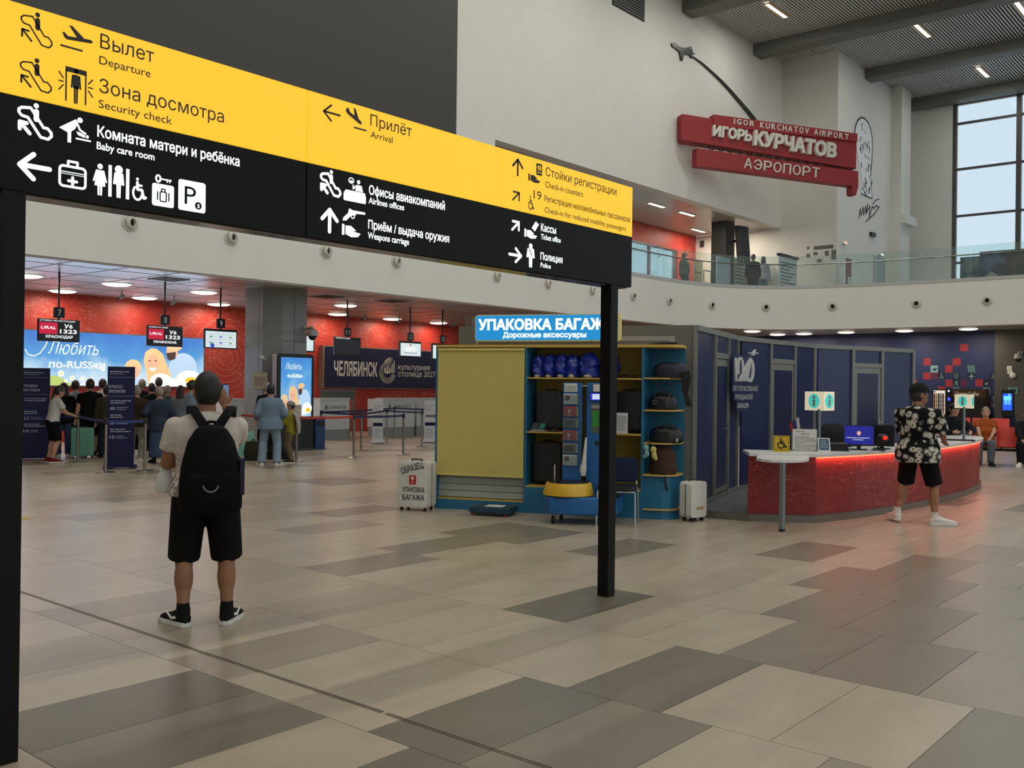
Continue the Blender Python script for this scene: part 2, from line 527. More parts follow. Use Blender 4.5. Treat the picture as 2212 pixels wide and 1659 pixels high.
# ---- mezzanine: fascia, soffit, floor
PATH = [(20.8, 18.3), (25, 18.3), (28.5, 18.3), (29.8, 18.28), (31, 18.2), (32.1, 18.0), (33.1, 17.65), (34, 17.1), (34.7, 16.4), (35.2, 15.6), (35.55, 14.6), (35.78, 13.4), (35.9, 12.2), (36, 10.8), (36.03, 9), (36.05, 5), (36.05, 0), (36.05, -14.9)]
def offs(path, d):
    out = []
    for i, p in enumerate(path):
        a = Vector(path[max(i - 1, 0)]); b = Vector(path[min(i + 1, len(path) - 1)])
        t = (b - a).normalized(); out.append((p[0] - t.y * d, p[1] + t.x * d))
    return out
def ribbon(mb, path, d0, d1, z0, z1):
    a = offs(path, d0); b = offs(path, d1); n = len(path)
    vs = [(x, y, z0) for x, y in a] + [(x, y, z0) for x, y in b] + [(x, y, z1) for x, y in a] + [(x, y, z1) for x, y in b]
    fs = []
    for i in range(n - 1):
        fs += [(i, i + 1, 2 * n + i + 1, 2 * n + i), (n + i, 3 * n + i, 3 * n + i + 1, n + i + 1), (2 * n + i, 2 * n + i + 1, 3 * n + i + 1, 3 * n + i), (i, n + i, n + i + 1, i + 1)]
    fs += [(0, 2 * n, 3 * n, n), (n - 1, 2 * n - 1, 4 * n - 1, 3 * n - 1)]
    return mb.add(vs, fs)
o = ribbon(MB(), PATH, 0, .3, 4.0, 5.56).build('wall_fascia', WHITE, smooth=True); struct(o, 'curved white balcony fascia of the upper floor')
o = ribbon(MB(), PATH, -.02, .3, 5.56, 5.67).build('trim_2', M('ledge_grey', 'b7bcb9', 0.5)); struct(o, 'pale grey ledge strip along the balcony edge')
inner = offs(PATH, .3)
poly = inner + [(49.3, -14.9), (49.3, 27.2), (-16, 27.2), (-16, 18.7), (20.8, 18.7)]
o = MB().prism(poly, 4.1, 4.25, 'xy').build('ceiling_soffit', SOFF); struct(o, 'glossy metal panel soffit over the check-in area')
o = MB().prism(poly, 5.35, MEZ, 'xy').build('floor_upper', M('upper_floor', '9a9188', .35)); struct(o, 'upper floor gallery')
# panel joints on the soffit above check-in
sj = MB()
for x in [8 + 1.2 * i for i in range(18)]: sj.box(x, x + .02, 18.7, 26.6, 4.093, 4.101)
for y in (20.2, 21.7, 23.2, 24.7): sj.box(-16, 30, y, y + .015, 4.093, 4.101)
o = sj.build('soffit_joints', M('joint_dark', '9c9692', .5)); struct(o)

# ---- check-in back wall (red print)
def redprint(name, base, ink, sx, sz, amt):
    m = bpy.data.materials.new(name); m.use_nodes = True; nt = m.node_tree; b = nt.nodes['Principled BSDF']
    b.inputs['Roughness'].default_value = .5
    tc = nt.nodes.new('ShaderNodeTexCoord')
    mp = nt.nodes.new('ShaderNodeMapping'); mp.inputs['Scale'].default_value = (sx, sx, sz)
    nt.links.new(tc.outputs['Object'], mp.inputs[0])
    n = nt.nodes.new('ShaderNodeTexNoise'); n.inputs['Scale'].default_value = 1.0; n.inputs['Detail'].default_value = 4; n.inputs['Distortion'].default_value = 1.2
    nt.links.new(mp.outputs[0], n.inputs['Vector'])
    s = nt.nodes.new('ShaderNodeMath'); s.operation = 'SUBTRACT'; s.inputs[1].default_value = .5
    a = nt.nodes.new('ShaderNodeMath'); a.operation = 'ABSOLUTE'
    l = nt.nodes.new('ShaderNodeMapRange'); l.inputs[1].default_value = .0; l.inputs[2].default_value = .022; l.inputs[3].default_value = 1; l.inputs[4].default_value = 0
    n2 = nt.nodes.new('ShaderNodeTexNoise'); n2.inputs['Scale'].default_value = 1.1
    nt.links.new(tc.outputs['Object'], n2.inputs['Vector'])
    l2 = nt.nodes.new('ShaderNodeMapRange'); l2.inputs[1].default_value = .42; l2.inputs[2].default_value = .58
    mu = nt.nodes.new('ShaderNodeMath'); mu.operation = 'MULTIPLY'; m3 = nt.nodes.new('ShaderNodeMath'); m3.operation = 'MULTIPLY'; m3.inputs[1].default_value = amt
    nt.links.new(n.outputs['Fac'], s.inputs[0]); nt.links.new(s.outputs[0], a.inputs[0]); nt.links.new(a.outputs[0], l.inputs[0])
    nt.links.new(n2.outputs['Fac'], l2.inputs[0]); nt.links.new(l.outputs[0], mu.inputs[0]); nt.links.new(l2.outputs[0], mu.inputs[1]); nt.links.new(mu.outputs[0], m3.inputs[0])
    mx = nt.nodes.new('ShaderNodeMix'); mx.data_type = 'RGBA'; mx.inputs[6].default_value = lin(base); mx.inputs[7].default_value = lin(ink)
    nt.links.new(m3.outputs[0], mx.inputs[0]); nt.links.new(mx.outputs[2], b.inputs['Base Color'])
    MATS[name] = m; return m
RED = redprint('red_formula_wall', 'b3352a', 'ee9a84', 4.0, 16.0, 1.0)
RW = 26.75
o = MB().box(-16, 40.7, RW, RW + .3, 0, 4.1).build('wall_checkin', RED); struct(o, 'red wall printed with pale handwritten formulas behind the check-in desks')
# engraved-looking circles printed on the red wall
INK = M('formula_ink', 'e08a78', .6)
rc = MB()
for cx, cz, rs in ((17.6, 2.5, (.25, .42, .6, .8, 1.0, 1.2)), (13.9, 3.35, (.12, .2))):
    for r in rs:
        rc.stroke([(cx + r * math.cos(t * PI / 24), cz + r * math.sin(t * PI / 24)) for t in range(48) if cz + r * math.sin(t * PI / 24) < 4.05], .012, RW - .002, RW - .0005)
o = rc.build('printed_circles', INK, bpy.data.objects['wall_checkin'])

# ---- blue wall at the far end under the gallery
NAVYW = M('navy_wall', '24305a', .55, noise=.03)
BX = 40.75
o = MB().box(BX, BX + .3, 9.85, 27, 0, 4.1).build('wall_blue', NAVYW); struct(o, 'navy blue end wall printed with squares and travel icons')
o = MB().box(BX - .25, BX + .3, -14.9, 9.85, 0, 4.1).build('wall_grey', M('grey_cladding', '55534e', .5)); struct(o, 'dark grey clad wall at the right')

# ---- upper lobby behind the opening
pa = on_y(1340, 520, 22.5); pb = on_y(1464, 539, 22.5)
zt = 7.9
o = MB().box(20.8, 27.5, 22.5, 22.8, MEZ, 8.75).box(27.5, pb.x, 22.5, 22.8, zt, 8.75).box(pb.x, 39.75, 22.5, 22.8, MEZ, 8.75).build('wall_lobby', RED); struct(o, 'red wall of the upper lobby')
lw = bpy.data.objects.new('window_2', None); C.objects.link(lw); struct(lw, 'wide lobby window looking outside')
MB().box(27.5, pb.x, 22.6, 22.62, MEZ, zt).build('pane', glassmat('lobby_glass', 'dfeef4', .1, .08), lw)
for x in (28.4, 30.9, 33.4, 35.9, pb.x - .05): MB().box(x - .05, x + .05, 22.55, 22.68, MEZ, zt).build('mullion', M('mull_red', '7c3034', .5), lw)
o = MB().box(20.8, 39.75, YA + .4, 22.8, 8.76, 9.0).build('ceiling_lobby', M('lobby_ceiling', 'b3aca0', .3)); struct(o, 'beige lobby ceiling')
for x, y, lab in [(32.0, 19.83, 'lobby ceiling lamp strip at the left, nearest the yellow sign'), (34.3, 19.83, 'second lobby ceiling lamp strip from the left'), (38.2, 21.5, 'lobby ceiling lamp strip left of the dark column'), (38.2, 19.7, 'lobby ceiling lamp strip right of the dark column')]:
    t = thing('lobby_lamp', lab, 'lamp', (x, y, 8.74), 0, 'lobby lamp strips')
    MB().rbox(-.55, .55, -.07, .07, -.02, .02, .06, 'z').build('diffuser', M('lobby_lamp_white', 'fff0dc', .5, emit=7), t)
    MB().rbox(-.6, .6, -.1, .1, -.012, .022, .08, 'z').build('trim_ring', WHITE, t)
    area('lamp_light', (0, 0, -.06), 1.0, 55, (1, .88, .72), (0, 0, 0), t, .12)
o = MB().rbox(36.75, 37.55, 19.35, 20.1, MEZ, 8.75, .1, 'z').build('wall_lobby_column', M('col_dark', '35342f', .5)); struct(o, 'dark column in the upper lobby')
# ---- column in the check-in area
COLM = M('column_panel', '8f9292', .4)
col = bpy.data.objects.new('wall_column', None); C.objects.link(col); struct(col, 'grey metal clad column carrying the gallery')
MB().prism([(14.5, 20.45), (14.85, 20.1), (15.6, 20.1), (15.6, 21.2), (14.5, 21.2)], 0, 4.1, 'xy').build('cladding', COLM, col)
MB().box(14.498, 14.5, 20.6, 20.61, 0, 4.1).box(15.2, 15.21, 20.096, 20.1, 0, 4.1).box(14.85, 15.6, 20.094, 20.1, 2.75, 2.76).build('panel_joint', DGREY, col)
MB().box(14.9, 15.6, 20.06, 20.1, .0, 1.2).build('cladding_plinth', DGREY, col)

# ---- soffit downlights
DL = M('downlight_glow', 'fff1d8', .5, emit=4.0)
def downlight(x, y, lab, grp, pw=26):
    t = thing('downlight', lab, 'lamp', (x, y, 4.1), 0, grp)
    MB().lathe([(.34, -.012), (.40, -.012), (.40, .0), (.34, .0), (.34, -.012)], n=24, caps=False).build('rim', M('rim_white', 'd8d6d0', .4), t)
    MB().lathe([(.335, 0.0), (.33, -.02), (.27, -.045), (.15, -.06), (.02, -.065)], n=24).build('diffuser', DL, t)
    area('lamp_light', (0, 0, -.11), .5, pw, (1, .87, .7), (0, 0, 0), t)
rows = [(9.8, 22.95), (11.97, 22.95), (14.4, 22.95), (16.9, 22.95), (19.27, 22.95), (21.7, 22.95), (24.1, 22.95), (9.7, 26.0), (12.05, 26.0), (14.4, 26.0), (16.86, 26.05), (19.2, 26), (21.5, 26), (24.1, 26.1), (26.5, 26.1)]
names = ['beside the left sign post', 'right of hanging screen seven', 'left of hanging screen nine', 'hidden behind the grey column', 'above hanging screen eleven', 'between screens eleven and twelve', 'above hanging screen thirteen',
         'by the wall at far left', 'behind the pole of screen seven', 'by the wall between screens seven and eight', 'behind the pole of screen nine', 'by the wall behind the grey column', 'by the wall behind screen eleven', 'by the wall left of screen twelve', 'by the wall behind screen thirteen']
for (x, y), n in zip(rows, names):
    if n.startswith('hidden') or n in ('between screens eleven and twelve', 'above hanging screen thirteen', 'by the wall behind the grey column'):
        continue
    downlight(x, y, 'round warm downlight in the check-in soffit, ' + n, 'check-in downlights')
for (x, y), n in zip([(36.9, 18.2), (39.5, 18.3), (39.5, 17.1), (39.3, 15.2), (39.4, 12.9), (39.35, 10.5)], ['leftmost, above the hundred-years emblem', 'second from the left', 'third from the left', 'fourth from the left', 'fifth from the left', 'rightmost, beside the grey wall']):
    downlight(x, y, 'round warm downlight over the blue wall, ' + n, 'blue wall downlights', 45)
# ================================================================ wayfinding sign on two posts
SY = 4.36
SBLK = M('sign_black', '0c0c0c', .45, spec=.15)
SYEL = M('sign_yellow', 'd8a81c', .4, emit=.80, ecol='f7c022')
SWHT = M('sign_white', 'e8f2ee', .4, emit=1.08, ecol='f0fbf6')
SDRK = M('sign_brown_print', '1d1405', .5)
sg = thing('wayfinding_sign', 'long yellow and black illuminated direction sign on two black posts', 'sign', (0, 0, 0))
POST = M('post_black', '121110', .45, spec=.15)
for x in (1.755, 6.372):
    MB().box(x, x + .1, SY, SY + .1, 0, 2.49).build('post', POST, sg, bevel=.003)
MB().box(1.722, 6.655, SY + .006, SY + .175, 2.486, 3.303).build('sign_box', SBLK, sg, bevel=.004)
X1 = on_y(661, 351, SY).x; X2 = on_y(1083, 330, SY).x
for a, b in ((1.724, X1 - .004), (X1 + .004, X2 - .003), (X2 + .003, 6.653)):
    part_label(MB().box(a, b, SY - .006, SY + .006, 2.899, 3.300).build('yellow_panel', SYEL, sg), 'glowing yellow panel')
for a, b in ((1.724, X1 - .004), (X1 + .004, 6.653)):
    part_label(MB().box(a, b, SY - .006, SY + .006, 2.488, 2.896).build('black_panel', SBLK, sg), 'black panel with white symbols')
MB().box(1.75, 6.64, SY + .03, SY + .15, 2.478, 2.486).build('underside_strip', M('sign_under', '4a3f36', .12, .6), sg)
Z1 = lambda x, y: (x / 3.16, y / 3.16)
Z2 = lambda x, y: (640 + x / 2.9105, 150 + y / 2.9105)
YT = SY - .0065
def stx(Z, s, x0, top, base, x1, v1, mat, bold):
    a = on_y(*Z(x0, base), SY); t = on_y(*Z(x0, top), SY); e = on_y(*Z(x1, v1), SY)
    return text(sg, s, a.x, a.z, t.z - a.z, e.x - a.x, YT, mat, bold, .0015)
Dk, Wh = SDRK, SWHT
for r in [('Вылет', 678, 228, 328, 1045, 420, Dk, .0), ('Departure', 672, 378, 437, 1022, 520, Dk, .002), ('Зона досмотра', 672, 533, 630, 1522, 825, Dk, 0), ('Security check', 668, 677, 735, 1168, 840, Dk, .002),
          ('Комната матери и ребёнка', 660, 857, 932, 1628, 1125, Wh, .022), ('Baby care room', 655, 965, 1017, 1048, 1085, Wh, .018)]:
    stx(Z1, *r)
for r in [('Прилёт', 460, 280, 352, 720, 412, Dk, 0), ('Arrival', 462, 385, 428, 600, 455, Dk, .002), ('Офисы авиакомпаний', 452, 727, 785, 928, 878, Wh, .022), ('Airlines offices', 450, 802, 842, 672, 880, Wh, .018),
          ('Приём / выдача оружия', 447, 945, 1000, 955, 1085, Wh, .022), ('Weapons carriage', 445, 1020, 1062, 703, 1095, Wh, .018), ('Стойки регистрации', 1562, 612, 668, 2008, 785, Dk, 0), ('Check-in counters', 1560, 700, 740, 1797, 790, Dk, .002),
          ('19', 1487, 755, 812, 1535, 825, Dk, 0), ('Регистрация маломобильных пассажиров', 1555, 790, 828, 2093, 955, Dk, .006), ('Check-in for reduced mobility passengers', 1557, 862, 898, 2067, 1008, Dk, .002),
          ('Кассы', 1533, 968, 1015, 1627, 1030, Wh, .022), ('Ticket office', 1533, 1032, 1066, 1657, 1085, Wh, .018), ('Полиция', 1530, 1150, 1195, 1668, 1210, Wh, .022), ('Police', 1531, 1212, 1243, 1594, 1250, Wh, .018)]:
    stx(Z2, *r)

class Icon:
    """a flat pictogram drawn in a unit square and placed on a panel"""
    def __init__(s, x0, z0, w, h, y, d=.0015):
        s.x0, s.z0, s.w, s.h, s.y, s.d = x0, z0, w, h, y, d; s.m = MB()
    def p(s, q): return (s.x0 + q[0] * s.w, s.z0 + q[1] * s.h)
    def poly(s, pts): s.m.prism([s.p(q) for q in pts], s.y - s.d, s.y); return s
    def line(s, pts, w=.07, closed=False): s.m.stroke([s.p(q) for q in pts], w * min(s.w, s.h), s.y - s.d, s.y, closed); return s
    def dot(s, c, r, k=16): q = s.p(c); s.m.disc(q, r * min(s.w, s.h), s.y - s.d, s.y, k); return s
    def rr(s, x0, x1, z0, z1, r): s.m.prism(rrect(s.x0 + x0 * s.w, s.x0 + x1 * s.w, s.z0 + z0 * s.h, s.z0 + z1 * s.h, r * min(s.w, s.h)), s.y - s.d, s.y); return s
    def build(s, parent, mat, name='pictogram'): return s.m.build(name, mat, parent)
def ic(Z, xl, xr, yt, yb):
    c = (xl + xr) / 2; cy = (yt + yb) / 2
    l = on_y(*Z(xl, cy), SY).x; r = on_y(*Z(xr, cy), SY).x
    return Icon(l, on_y(*Z(c, yb), SY).z, r - l, on_y(*Z(c, yt), SY).z - on_y(*Z(c, yb), SY).z, YT)
def circ(cx, cy, r, n=16, a0=0, a1=2 * PI): return [(cx + r * math.cos(a0 + (a1 - a0) * i / n), cy + r * math.sin(a0 + (a1 - a0) * i / n)) for i in range(n + 1)]
def escalator(i, w):
    i.line([(.10, .84), (.36, .88), (.74, .40), (.86, .40), (.97, .30), (.98, .20), (.88, .10), (.66, .12), (.28, .60), (.10, .62), (.02, .70), (.02, .78)], w, True)
    i.dot((.52, .97), .075); i.rr(.45, .60, .52, .88, .07)
    i.line([(.34, .16), (.05, .44)], w * 1.3); i.line([(.05, .24), (.05, .44), (.25, .43)], w * 1.3); return i
def arrow(i, ang, w=.17):
    c, s_ = math.cos(ang), math.sin(ang)
    T = lambda x, y: (.5 + c * x - s_ * y, .5 + s_ * x + c * y)
    i.line([T(-.45, 0), T(.42, 0)], w); i.line([T(.02, .4), T(.42, 0), T(.02, -.4)], w); return i
def man(i, x=.5, sc=1.0, w=.3):
    i.dot((x, .92), .10 * sc * (i.h / min(i.w, i.h)) * .8); i.rr(x - w / 2, x + w / 2, .42, .82, .05); i.poly([(x - w * .36, .5), (x - w * .04, .5), (x - w * .04, 0), (x - w * .30, 0)]); i.poly([(x + w * .04, .5), (x + w * .36, .5), (x + w * .30, 0), (x + w * .04, 0)])
    i.line([(x - w * .55, .78), (x - w * .72, .45)], w * .3); i.line([(x + w * .55, .78), (x + w * .72, .45)], w * .3); return i
def wheelchair(i, w=.09):
    i.dot((.42, .92), .09); i.line([(.42, .78), (.44, .48), (.72, .48), (.86, .14), (.98, .18)], w * 1.3); i.line([(.43, .66), (.7, .66)], w); i.line(circ(.44, .33, .29, 14, 2.2, 6.1), w); return i
def hand(i, x0=0, z0=0, w=1, h=.4):
    i.poly([(x0, z0 + h * .1), (x0 + .12 * w, z0 + h * .1), (x0 + .12 * w, z0 + h), (x0, z0 + h)])
    i.poly([(x0 + .18 * w, z0 + h * .9), (x0 + .45 * w, z0 + h * .95), (x0 + .75 * w, z0 + h * .6), (x0 + .55 * w, z0 + h * .5), (x0 + .98 * w, z0 + h * .42), (x0 + .85 * w, z0 + h * .1), (x0 + .5 * w, z0), (x0 + .18 * w, z0 + h * .2)]); return i
escalator(ic(Z1, 135, 355, 95, 330), .045).build(sg, Dk)
escalator(ic(Z1, 130, 350, 408, 640), .045).build(sg, Dk)
escalator(ic(Z1, 118, 352, 715, 960), .085).build(sg, Wh)
escalator(ic(Z2, 147, 275, 640, 808), .10).build(sg, Wh)
PLANE = [(.05, .66), (.12, .68), (.22, .56), (.50, .60), (.25, 1.0), (.36, 1.0), (.72, .64), (.93, .66), (1.0, .6), (.95, .53), (.2, .42), (.12, .47)]
i = ic(Z1, 408, 630, 190, 362); i.poly(PLANE).line([(.02, .13), (.66, .13)], .07).build(sg, Dk)
i = ic(Z2, 305, 437, 250, 385); i.poly([(.0, .78), (.06, .95), (.14, .93), (.2, .78), (.42, .66), (.38, 1.02), (.46, 1.0), (.62, .56), (.72, .5), (.78, .36), (.68, .34), (.1, .66)]).line([(.42, .12), (.98, .12)], .07).build(sg, Dk)
i = ic(Z1, 392, 632, 470, 710)
i.poly([(.2, .86), (.8, .86), (.8, 1.0), (.2, 1.0)]).line([(.22, .9), (.22, .04)], .04).line([(.78, .9), (.78, .04)], .04)
man(i, .5, .75, .17)
for a in (-.5, 0, .5):
    i.line([(.14, .55 + a * .2), (.02, .55 + a * .5)], .035).line([(.86, .55 + a * .2), (.98, .55 + a * .5)], .035)
i.build(sg, Dk)
i = ic(Z1, 398, 612, 800, 985)
i.dot((.66, .92), .10).poly([(.52, .92), (.60, .82), (.50, .55), (.38, .44), (.38, .02), (.27, .02), (.27, .38), (.0, .5)]).line([(.56, .8), (.66, .56), (.84, .46)], .07).line([(.55, .22), (1.0, .22)], .06).poly([(.55, .48), (.6, .36), (.82, .30), (.82, .4), (.68, .46)]).dot((.9, .36), .06).build(sg, Wh)
arrow(ic(Z1, 110, 345, 1035, 1245), PI, .16).build(sg, Wh)
i = ic(Z1, 390, 590, 1095, 1290)
i.line(rrect(.06, .94, .06, .76, .12), .085, True).line([(.34, .8), (.34, .94), (.66, .94), (.66, .8)], .085).line([(.08, .56), (.92, .56)], .03).line([(.08, .49), (.92, .49)], .02).line([(.36, .26), (.64, .26)], .1).line([(.5, .13), (.5, .39)], .1).build(sg, Wh)
i = ic(Z1, 632, 722, 1120, 1335)
i.dot((.5, .92), .2).poly([(.3, .80), (.7, .80), (.92, .30), (.08, .30)]).poly([(.32, .34), (.47, .34), (.47, 0), (.34, 0)]).poly([(.53, .34), (.68, .34), (.66, 0), (.53, 0)]).line([(.25, .78), (.03, .45)], .13).line([(.75, .78), (.97, .45)], .13).build(sg, Wh)
for a, b, c, d in ((735, 757, 1128, 1343), (855, 877, 1155, 1362)):
    i = ic(Z1, a, b, c, d); i.poly([(0, 0), (1, 0), (1, 1), (0, 1)]).build(sg, Wh)
man(ic(Z1, 770, 840, 1143, 1352), .5, 1.7, .62).build(sg, Wh)
wheelchair(ic(Z1, 888, 992, 1212, 1372), .13).build(sg, Wh)
i = ic(Z1, 1033, 1182, 1195, 1412)
i.rr(0, 1, 0, .70, .1).line(circ(.27, .86, .10, 12), .075).line([(.38, .86), (.86, .86)], .06).line([(.80, .86), (.80, .79)], .05).line([(.68, .86), (.68, .79)], .05).build(sg, Wh)
i.m = MB(); i.y -= .0016; i.line(rrect(.36, .64, .16, .46, .05), .05, True).line([(.42, .46), (.42, .55), (.58, .55), (.58, .46)], .05).line([(.24, .2), (.24, .44)], .05).line([(.76, .2), (.76, .44)], .05).build(sg, SBLK, 'suitcase_symbol')
i = ic(Z1, 1212, 1397, 1238, 1445); i.rr(0, 1, 0, 1, .08).build(sg, Wh)
i.m = MB(); i.y -= .0016; i.dot((.73, .22), .125).build(sg, SBLK, 'coin_symbol')
text(sg, 'P', i.x0 + i.w * .22, i.z0 + i.h * .22, i.h * .62, i.w * .42, i.y, SBLK, .0, .001)
text(sg, '$', i.x0 + i.w * .685, i.z0 + i.h * .155, i.h * .13, i.w * .09, i.y - .0016, Wh, .0, .001)
arrow(ic(Z2, 158, 275, 215, 338), PI, .10).build(sg, Dk)
i = ic(Z2, 293, 433, 690, 835)
i.rr(0, 1, 0, .35, .06).poly([(.02, .36), (.98, .36), (.94, .47), (.1, .47)]).dot((.66, .90), .09).poly([(.52, .50), (.86, .50), (.80, .76), (.56, .76)]).line([(.54, .7), (.42, .56), (.42, .72)], .06).line(circ(.33, .9, .11, 14), .04).line([(.30, .87), (.37, .87)], .07).build(sg, Wh)
arrow(ic(Z2, 145, 263, 870, 1028), PI / 2, .17).build(sg, Wh)
i = ic(Z2, 283, 427, 880, 1058)
i.poly([(.28, .98), (.36, 1.0), (.42, .96), (1.0, .96), (1.0, .88), (.62, .86), (.55, .78), (.40, .78), (.18, .56), (.02, .54), (.06, .66), (.26, .84)]).line(circ(.46, .74, .07, 10), .03)
hand(i, 0, 0, .82, .42); i.build(sg, Wh)
arrow(ic(Z2, 1350, 1425, 558, 672), PI / 2, .13).build(sg, Dk)
arrow(ic(Z2, 1345, 1410, 755, 840), PI / 4, .13).build(sg, Dk)
i = ic(Z2, 1455, 1540, 600, 715); i.rr(.58, 1, .48, 1.12, .05); hand(i, 0, 0, .9, .42); i.build(sg, Dk)
i.m = MB(); i.y -= .0016; i.line(circ(.79, .88, .12, 12), .045).line([(.67, .88), (.91, .88)], .04).line([(.66, .62), (.92, .62)], .04).build(sg, SYEL, 'passport_symbol')
wheelchair(ic(Z2, 1450, 1490, 795, 885), .09).build(sg, Dk)
arrow(ic(Z2, 1340, 1408, 940, 1028), PI / 4, .18).build(sg, Wh)
i = ic(Z2, 1430, 1520, 955, 1065); i.poly([(.5, .62), (.78, 1.04), (1.0, .9), (.72, .46)]); hand(i, 0, 0, .9, .5); i.build(sg, Wh)
arrow(ic(Z2, 1330, 1415, 1115, 1220), 0, .17).build(sg, Wh)
i = man(ic(Z2, 1445, 1492, 1100, 1245), .5, 1.5, .62); i.build(sg, Wh)
i.m = MB(); i.y -= .0016; i.line([(.28, .78), (.66, .5)], .07).build(sg, SBLK, 'shoulder_belt')
# ================================================================ people
def cloth(name, col='808080', col2=None, scale=30, rough=.85, kind='noise', amt=.5):
    """fabric: plain colour with fine weave, or a two-tone print"""
    if name in MATS: return MATS[name]
    if not col2: return M(name, col, rough, noise=.06, nscale=40, bump=.15, spec=.2)
    m = M(name, col, rough, spec=.2)
    nt = m.node_tree; b = nt.nodes['Principled BSDF']
    tc = nt.nodes.new('ShaderNodeTexCoord')
    mx = nt.nodes.new('ShaderNodeMix'); mx.data_type = 'RGBA'; mx.inputs[6].default_value = lin(col); mx.inputs[7].default_value = lin(col2)
    if kind == 'rings':
        mp = nt.nodes.new('ShaderNodeMapping'); mp.inputs['Scale'].default_value = (1, 1, 1.05)
        n0 = nt.nodes.new('ShaderNodeTexNoise'); n0.inputs['Scale'].default_value = 16
        ad = nt.nodes.new('ShaderNodeVectorMath'); ad.operation = 'MULTIPLY_ADD'; ad.inputs[1].default_value = (.05, .05, .05)
        nt.links.new(tc.outputs['Object'], n0.inputs['Vector']); nt.links.new(n0.outputs['Color'], ad.inputs[0]); nt.links.new(tc.outputs['Object'], ad.inputs[2])
        nt.links.new(ad.outputs[0], mp.inputs[0])
        v = nt.nodes.new('ShaderNodeTexVoronoi'); v.inputs['Scale'].default_value = scale; v.inputs['Randomness'].default_value = .7
        nt.links.new(mp.outputs[0], v.inputs['Vector'])
        r = nt.nodes.new('ShaderNodeValToRGB'); r.color_ramp.interpolation = 'CONSTANT'
        e = r.color_ramp.elements; e[0].position = 0; e[0].color = (0, 0, 0, 1); e[1].position = .13; e[1].color = (1, 1, 1, 1)
        q = e.new(.40); q.color = (0, 0, 0, 1); q = e.new(.47); q.color = (1, 1, 1, 1); q = e.new(.50); q.color = (0, 0, 0, 1)
        nt.links.new(v.outputs['Distance'], r.inputs[0]); nt.links.new(r.outputs[0], mx.inputs[0])
    elif kind == 'lowprint':
        n = nt.nodes.new('ShaderNodeTexNoise'); n.inputs['Scale'].default_value = scale; n.inputs['Detail'].default_value = 3
        nt.links.new(tc.outputs['Object'], n.inputs['Vector'])
        a = nt.nodes.new('ShaderNodeMapRange'); a.inputs[1].default_value = .50; a.inputs[2].default_value = .54
        nt.links.new(n.outputs['Fac'], a.inputs[0])
        sp = nt.nodes.new('ShaderNodeSeparateXYZ'); nt.links.new(tc.outputs['Object'], sp.inputs[0])
        g = nt.nodes.new('ShaderNodeMapRange'); g.inputs[1].default_value = 1.32; g.inputs[2].default_value = 1.02; g.inputs[3].default_value = 0; g.inputs[4].default_value = .75
        nt.links.new(sp.outputs['Z'], g.inputs[0])
        mu = nt.nodes.new('ShaderNodeMath'); mu.operation = 'MULTIPLY'; nt.links.new(a.outputs[0], mu.inputs[0]); nt.links.new(g.outputs[0], mu.inputs[1])
        nt.links.new(mu.outputs[0], mx.inputs[0])
    else:
        n = nt.nodes.new('ShaderNodeTexNoise'); n.inputs['Scale'].default_value = scale; n.inputs['Detail'].default_value = 4
        nt.links.new(tc.outputs['Object'], n.inputs['Vector'])
        a = nt.nodes.new('ShaderNodeMapRange'); a.inputs[1].default_value = .45; a.inputs[2].default_value = .55; a.inputs[4].default_value = amt
        nt.links.new(n.outputs['Fac'], a.inputs[0]); nt.links.new(a.outputs[0], mx.inputs[0])
    nt.links.new(mx.outputs[2], b.inputs['Base Color'])
    return m
SKIN = M('skin_tan', '96694f', .55, noise=.05, nscale=8, spec=.3)
SKIN2 = M('skin_light', 'bd8f78', .55, noise=.05, nscale=8, spec=.3)
HAIRB = M('hair_black', '17130f', .5, bump=.4, nscale=90)
HAIRG = M('hair_grey', '8d8378', .6, bump=.4, nscale=90)
HAIRD = M('hair_brown', '2e2219', .5, bump=.4, nscale=90)

def loft(mb, rings, n=18):
    """rings of (centre, half-axis a, half-axis b); closed at both ends"""
    vs = []
    for c, a, b in rings:
        for i in range(n):
            t = 2 * PI * i / n; vs.append(c + a * math.cos(t) + b * math.sin(t))
    fs = [(k * n + i, k * n + (i + 1) % n, (k + 1) * n + (i + 1) % n, (k + 1) * n + i) for k in range(len(rings) - 1) for i in range(n)]
    fs += [tuple(reversed(range(n))), tuple(range((len(rings) - 1) * n, len(rings) * n))]
    return mb.add(vs, fs)
def remesh(mb, name, mat, parent, vox=.014, it=3, holes=None):
    me = bpy.data.meshes.new('tmp'); me.from_pydata([tuple(p) for p in mb.v], [], mb.f)
    o = bpy.data.objects.new('tmp', me); C.objects.link(o)
    md = o.modifiers.new('r', 'REMESH'); md.mode = 'VOXEL'; md.voxel_size = vox; md.use_smooth_shade = True
    if it:
        s = o.modifiers.new('s', 'SMOOTH'); s.factor = .5; s.iterations = it
    dg = bpy.context.evaluated_depsgraph_get()
    nm = bpy.data.meshes.new_from_object(o.evaluated_get(dg))
    bpy.data.objects.remove(o); bpy.data.meshes.remove(me)
    nm.name = name; nm.materials.clear()
    for p in nm.polygons: p.use_smooth = True
    if mat: nm.materials.append(mat)
    ob = bpy.data.objects.new(name, nm); C.objects.link(ob); ob.parent = parent
    return ob
def ik(a, b, l1, l2, pole):
    d = b - a; L = min(d.length, (l1 + l2) * .999)
    d = d.normalized()
    x = (l1 * l1 - l2 * l2 + L * L) / (2 * L)
    h = math.sqrt(max(l1 * l1 - x * x, 0))
    p = (pole - d * pole.dot(d))
    p = p.normalized() if p.length > 1e-5 else d.orthogonal().normalized()
    return a + d * x + p * h, a + d * L
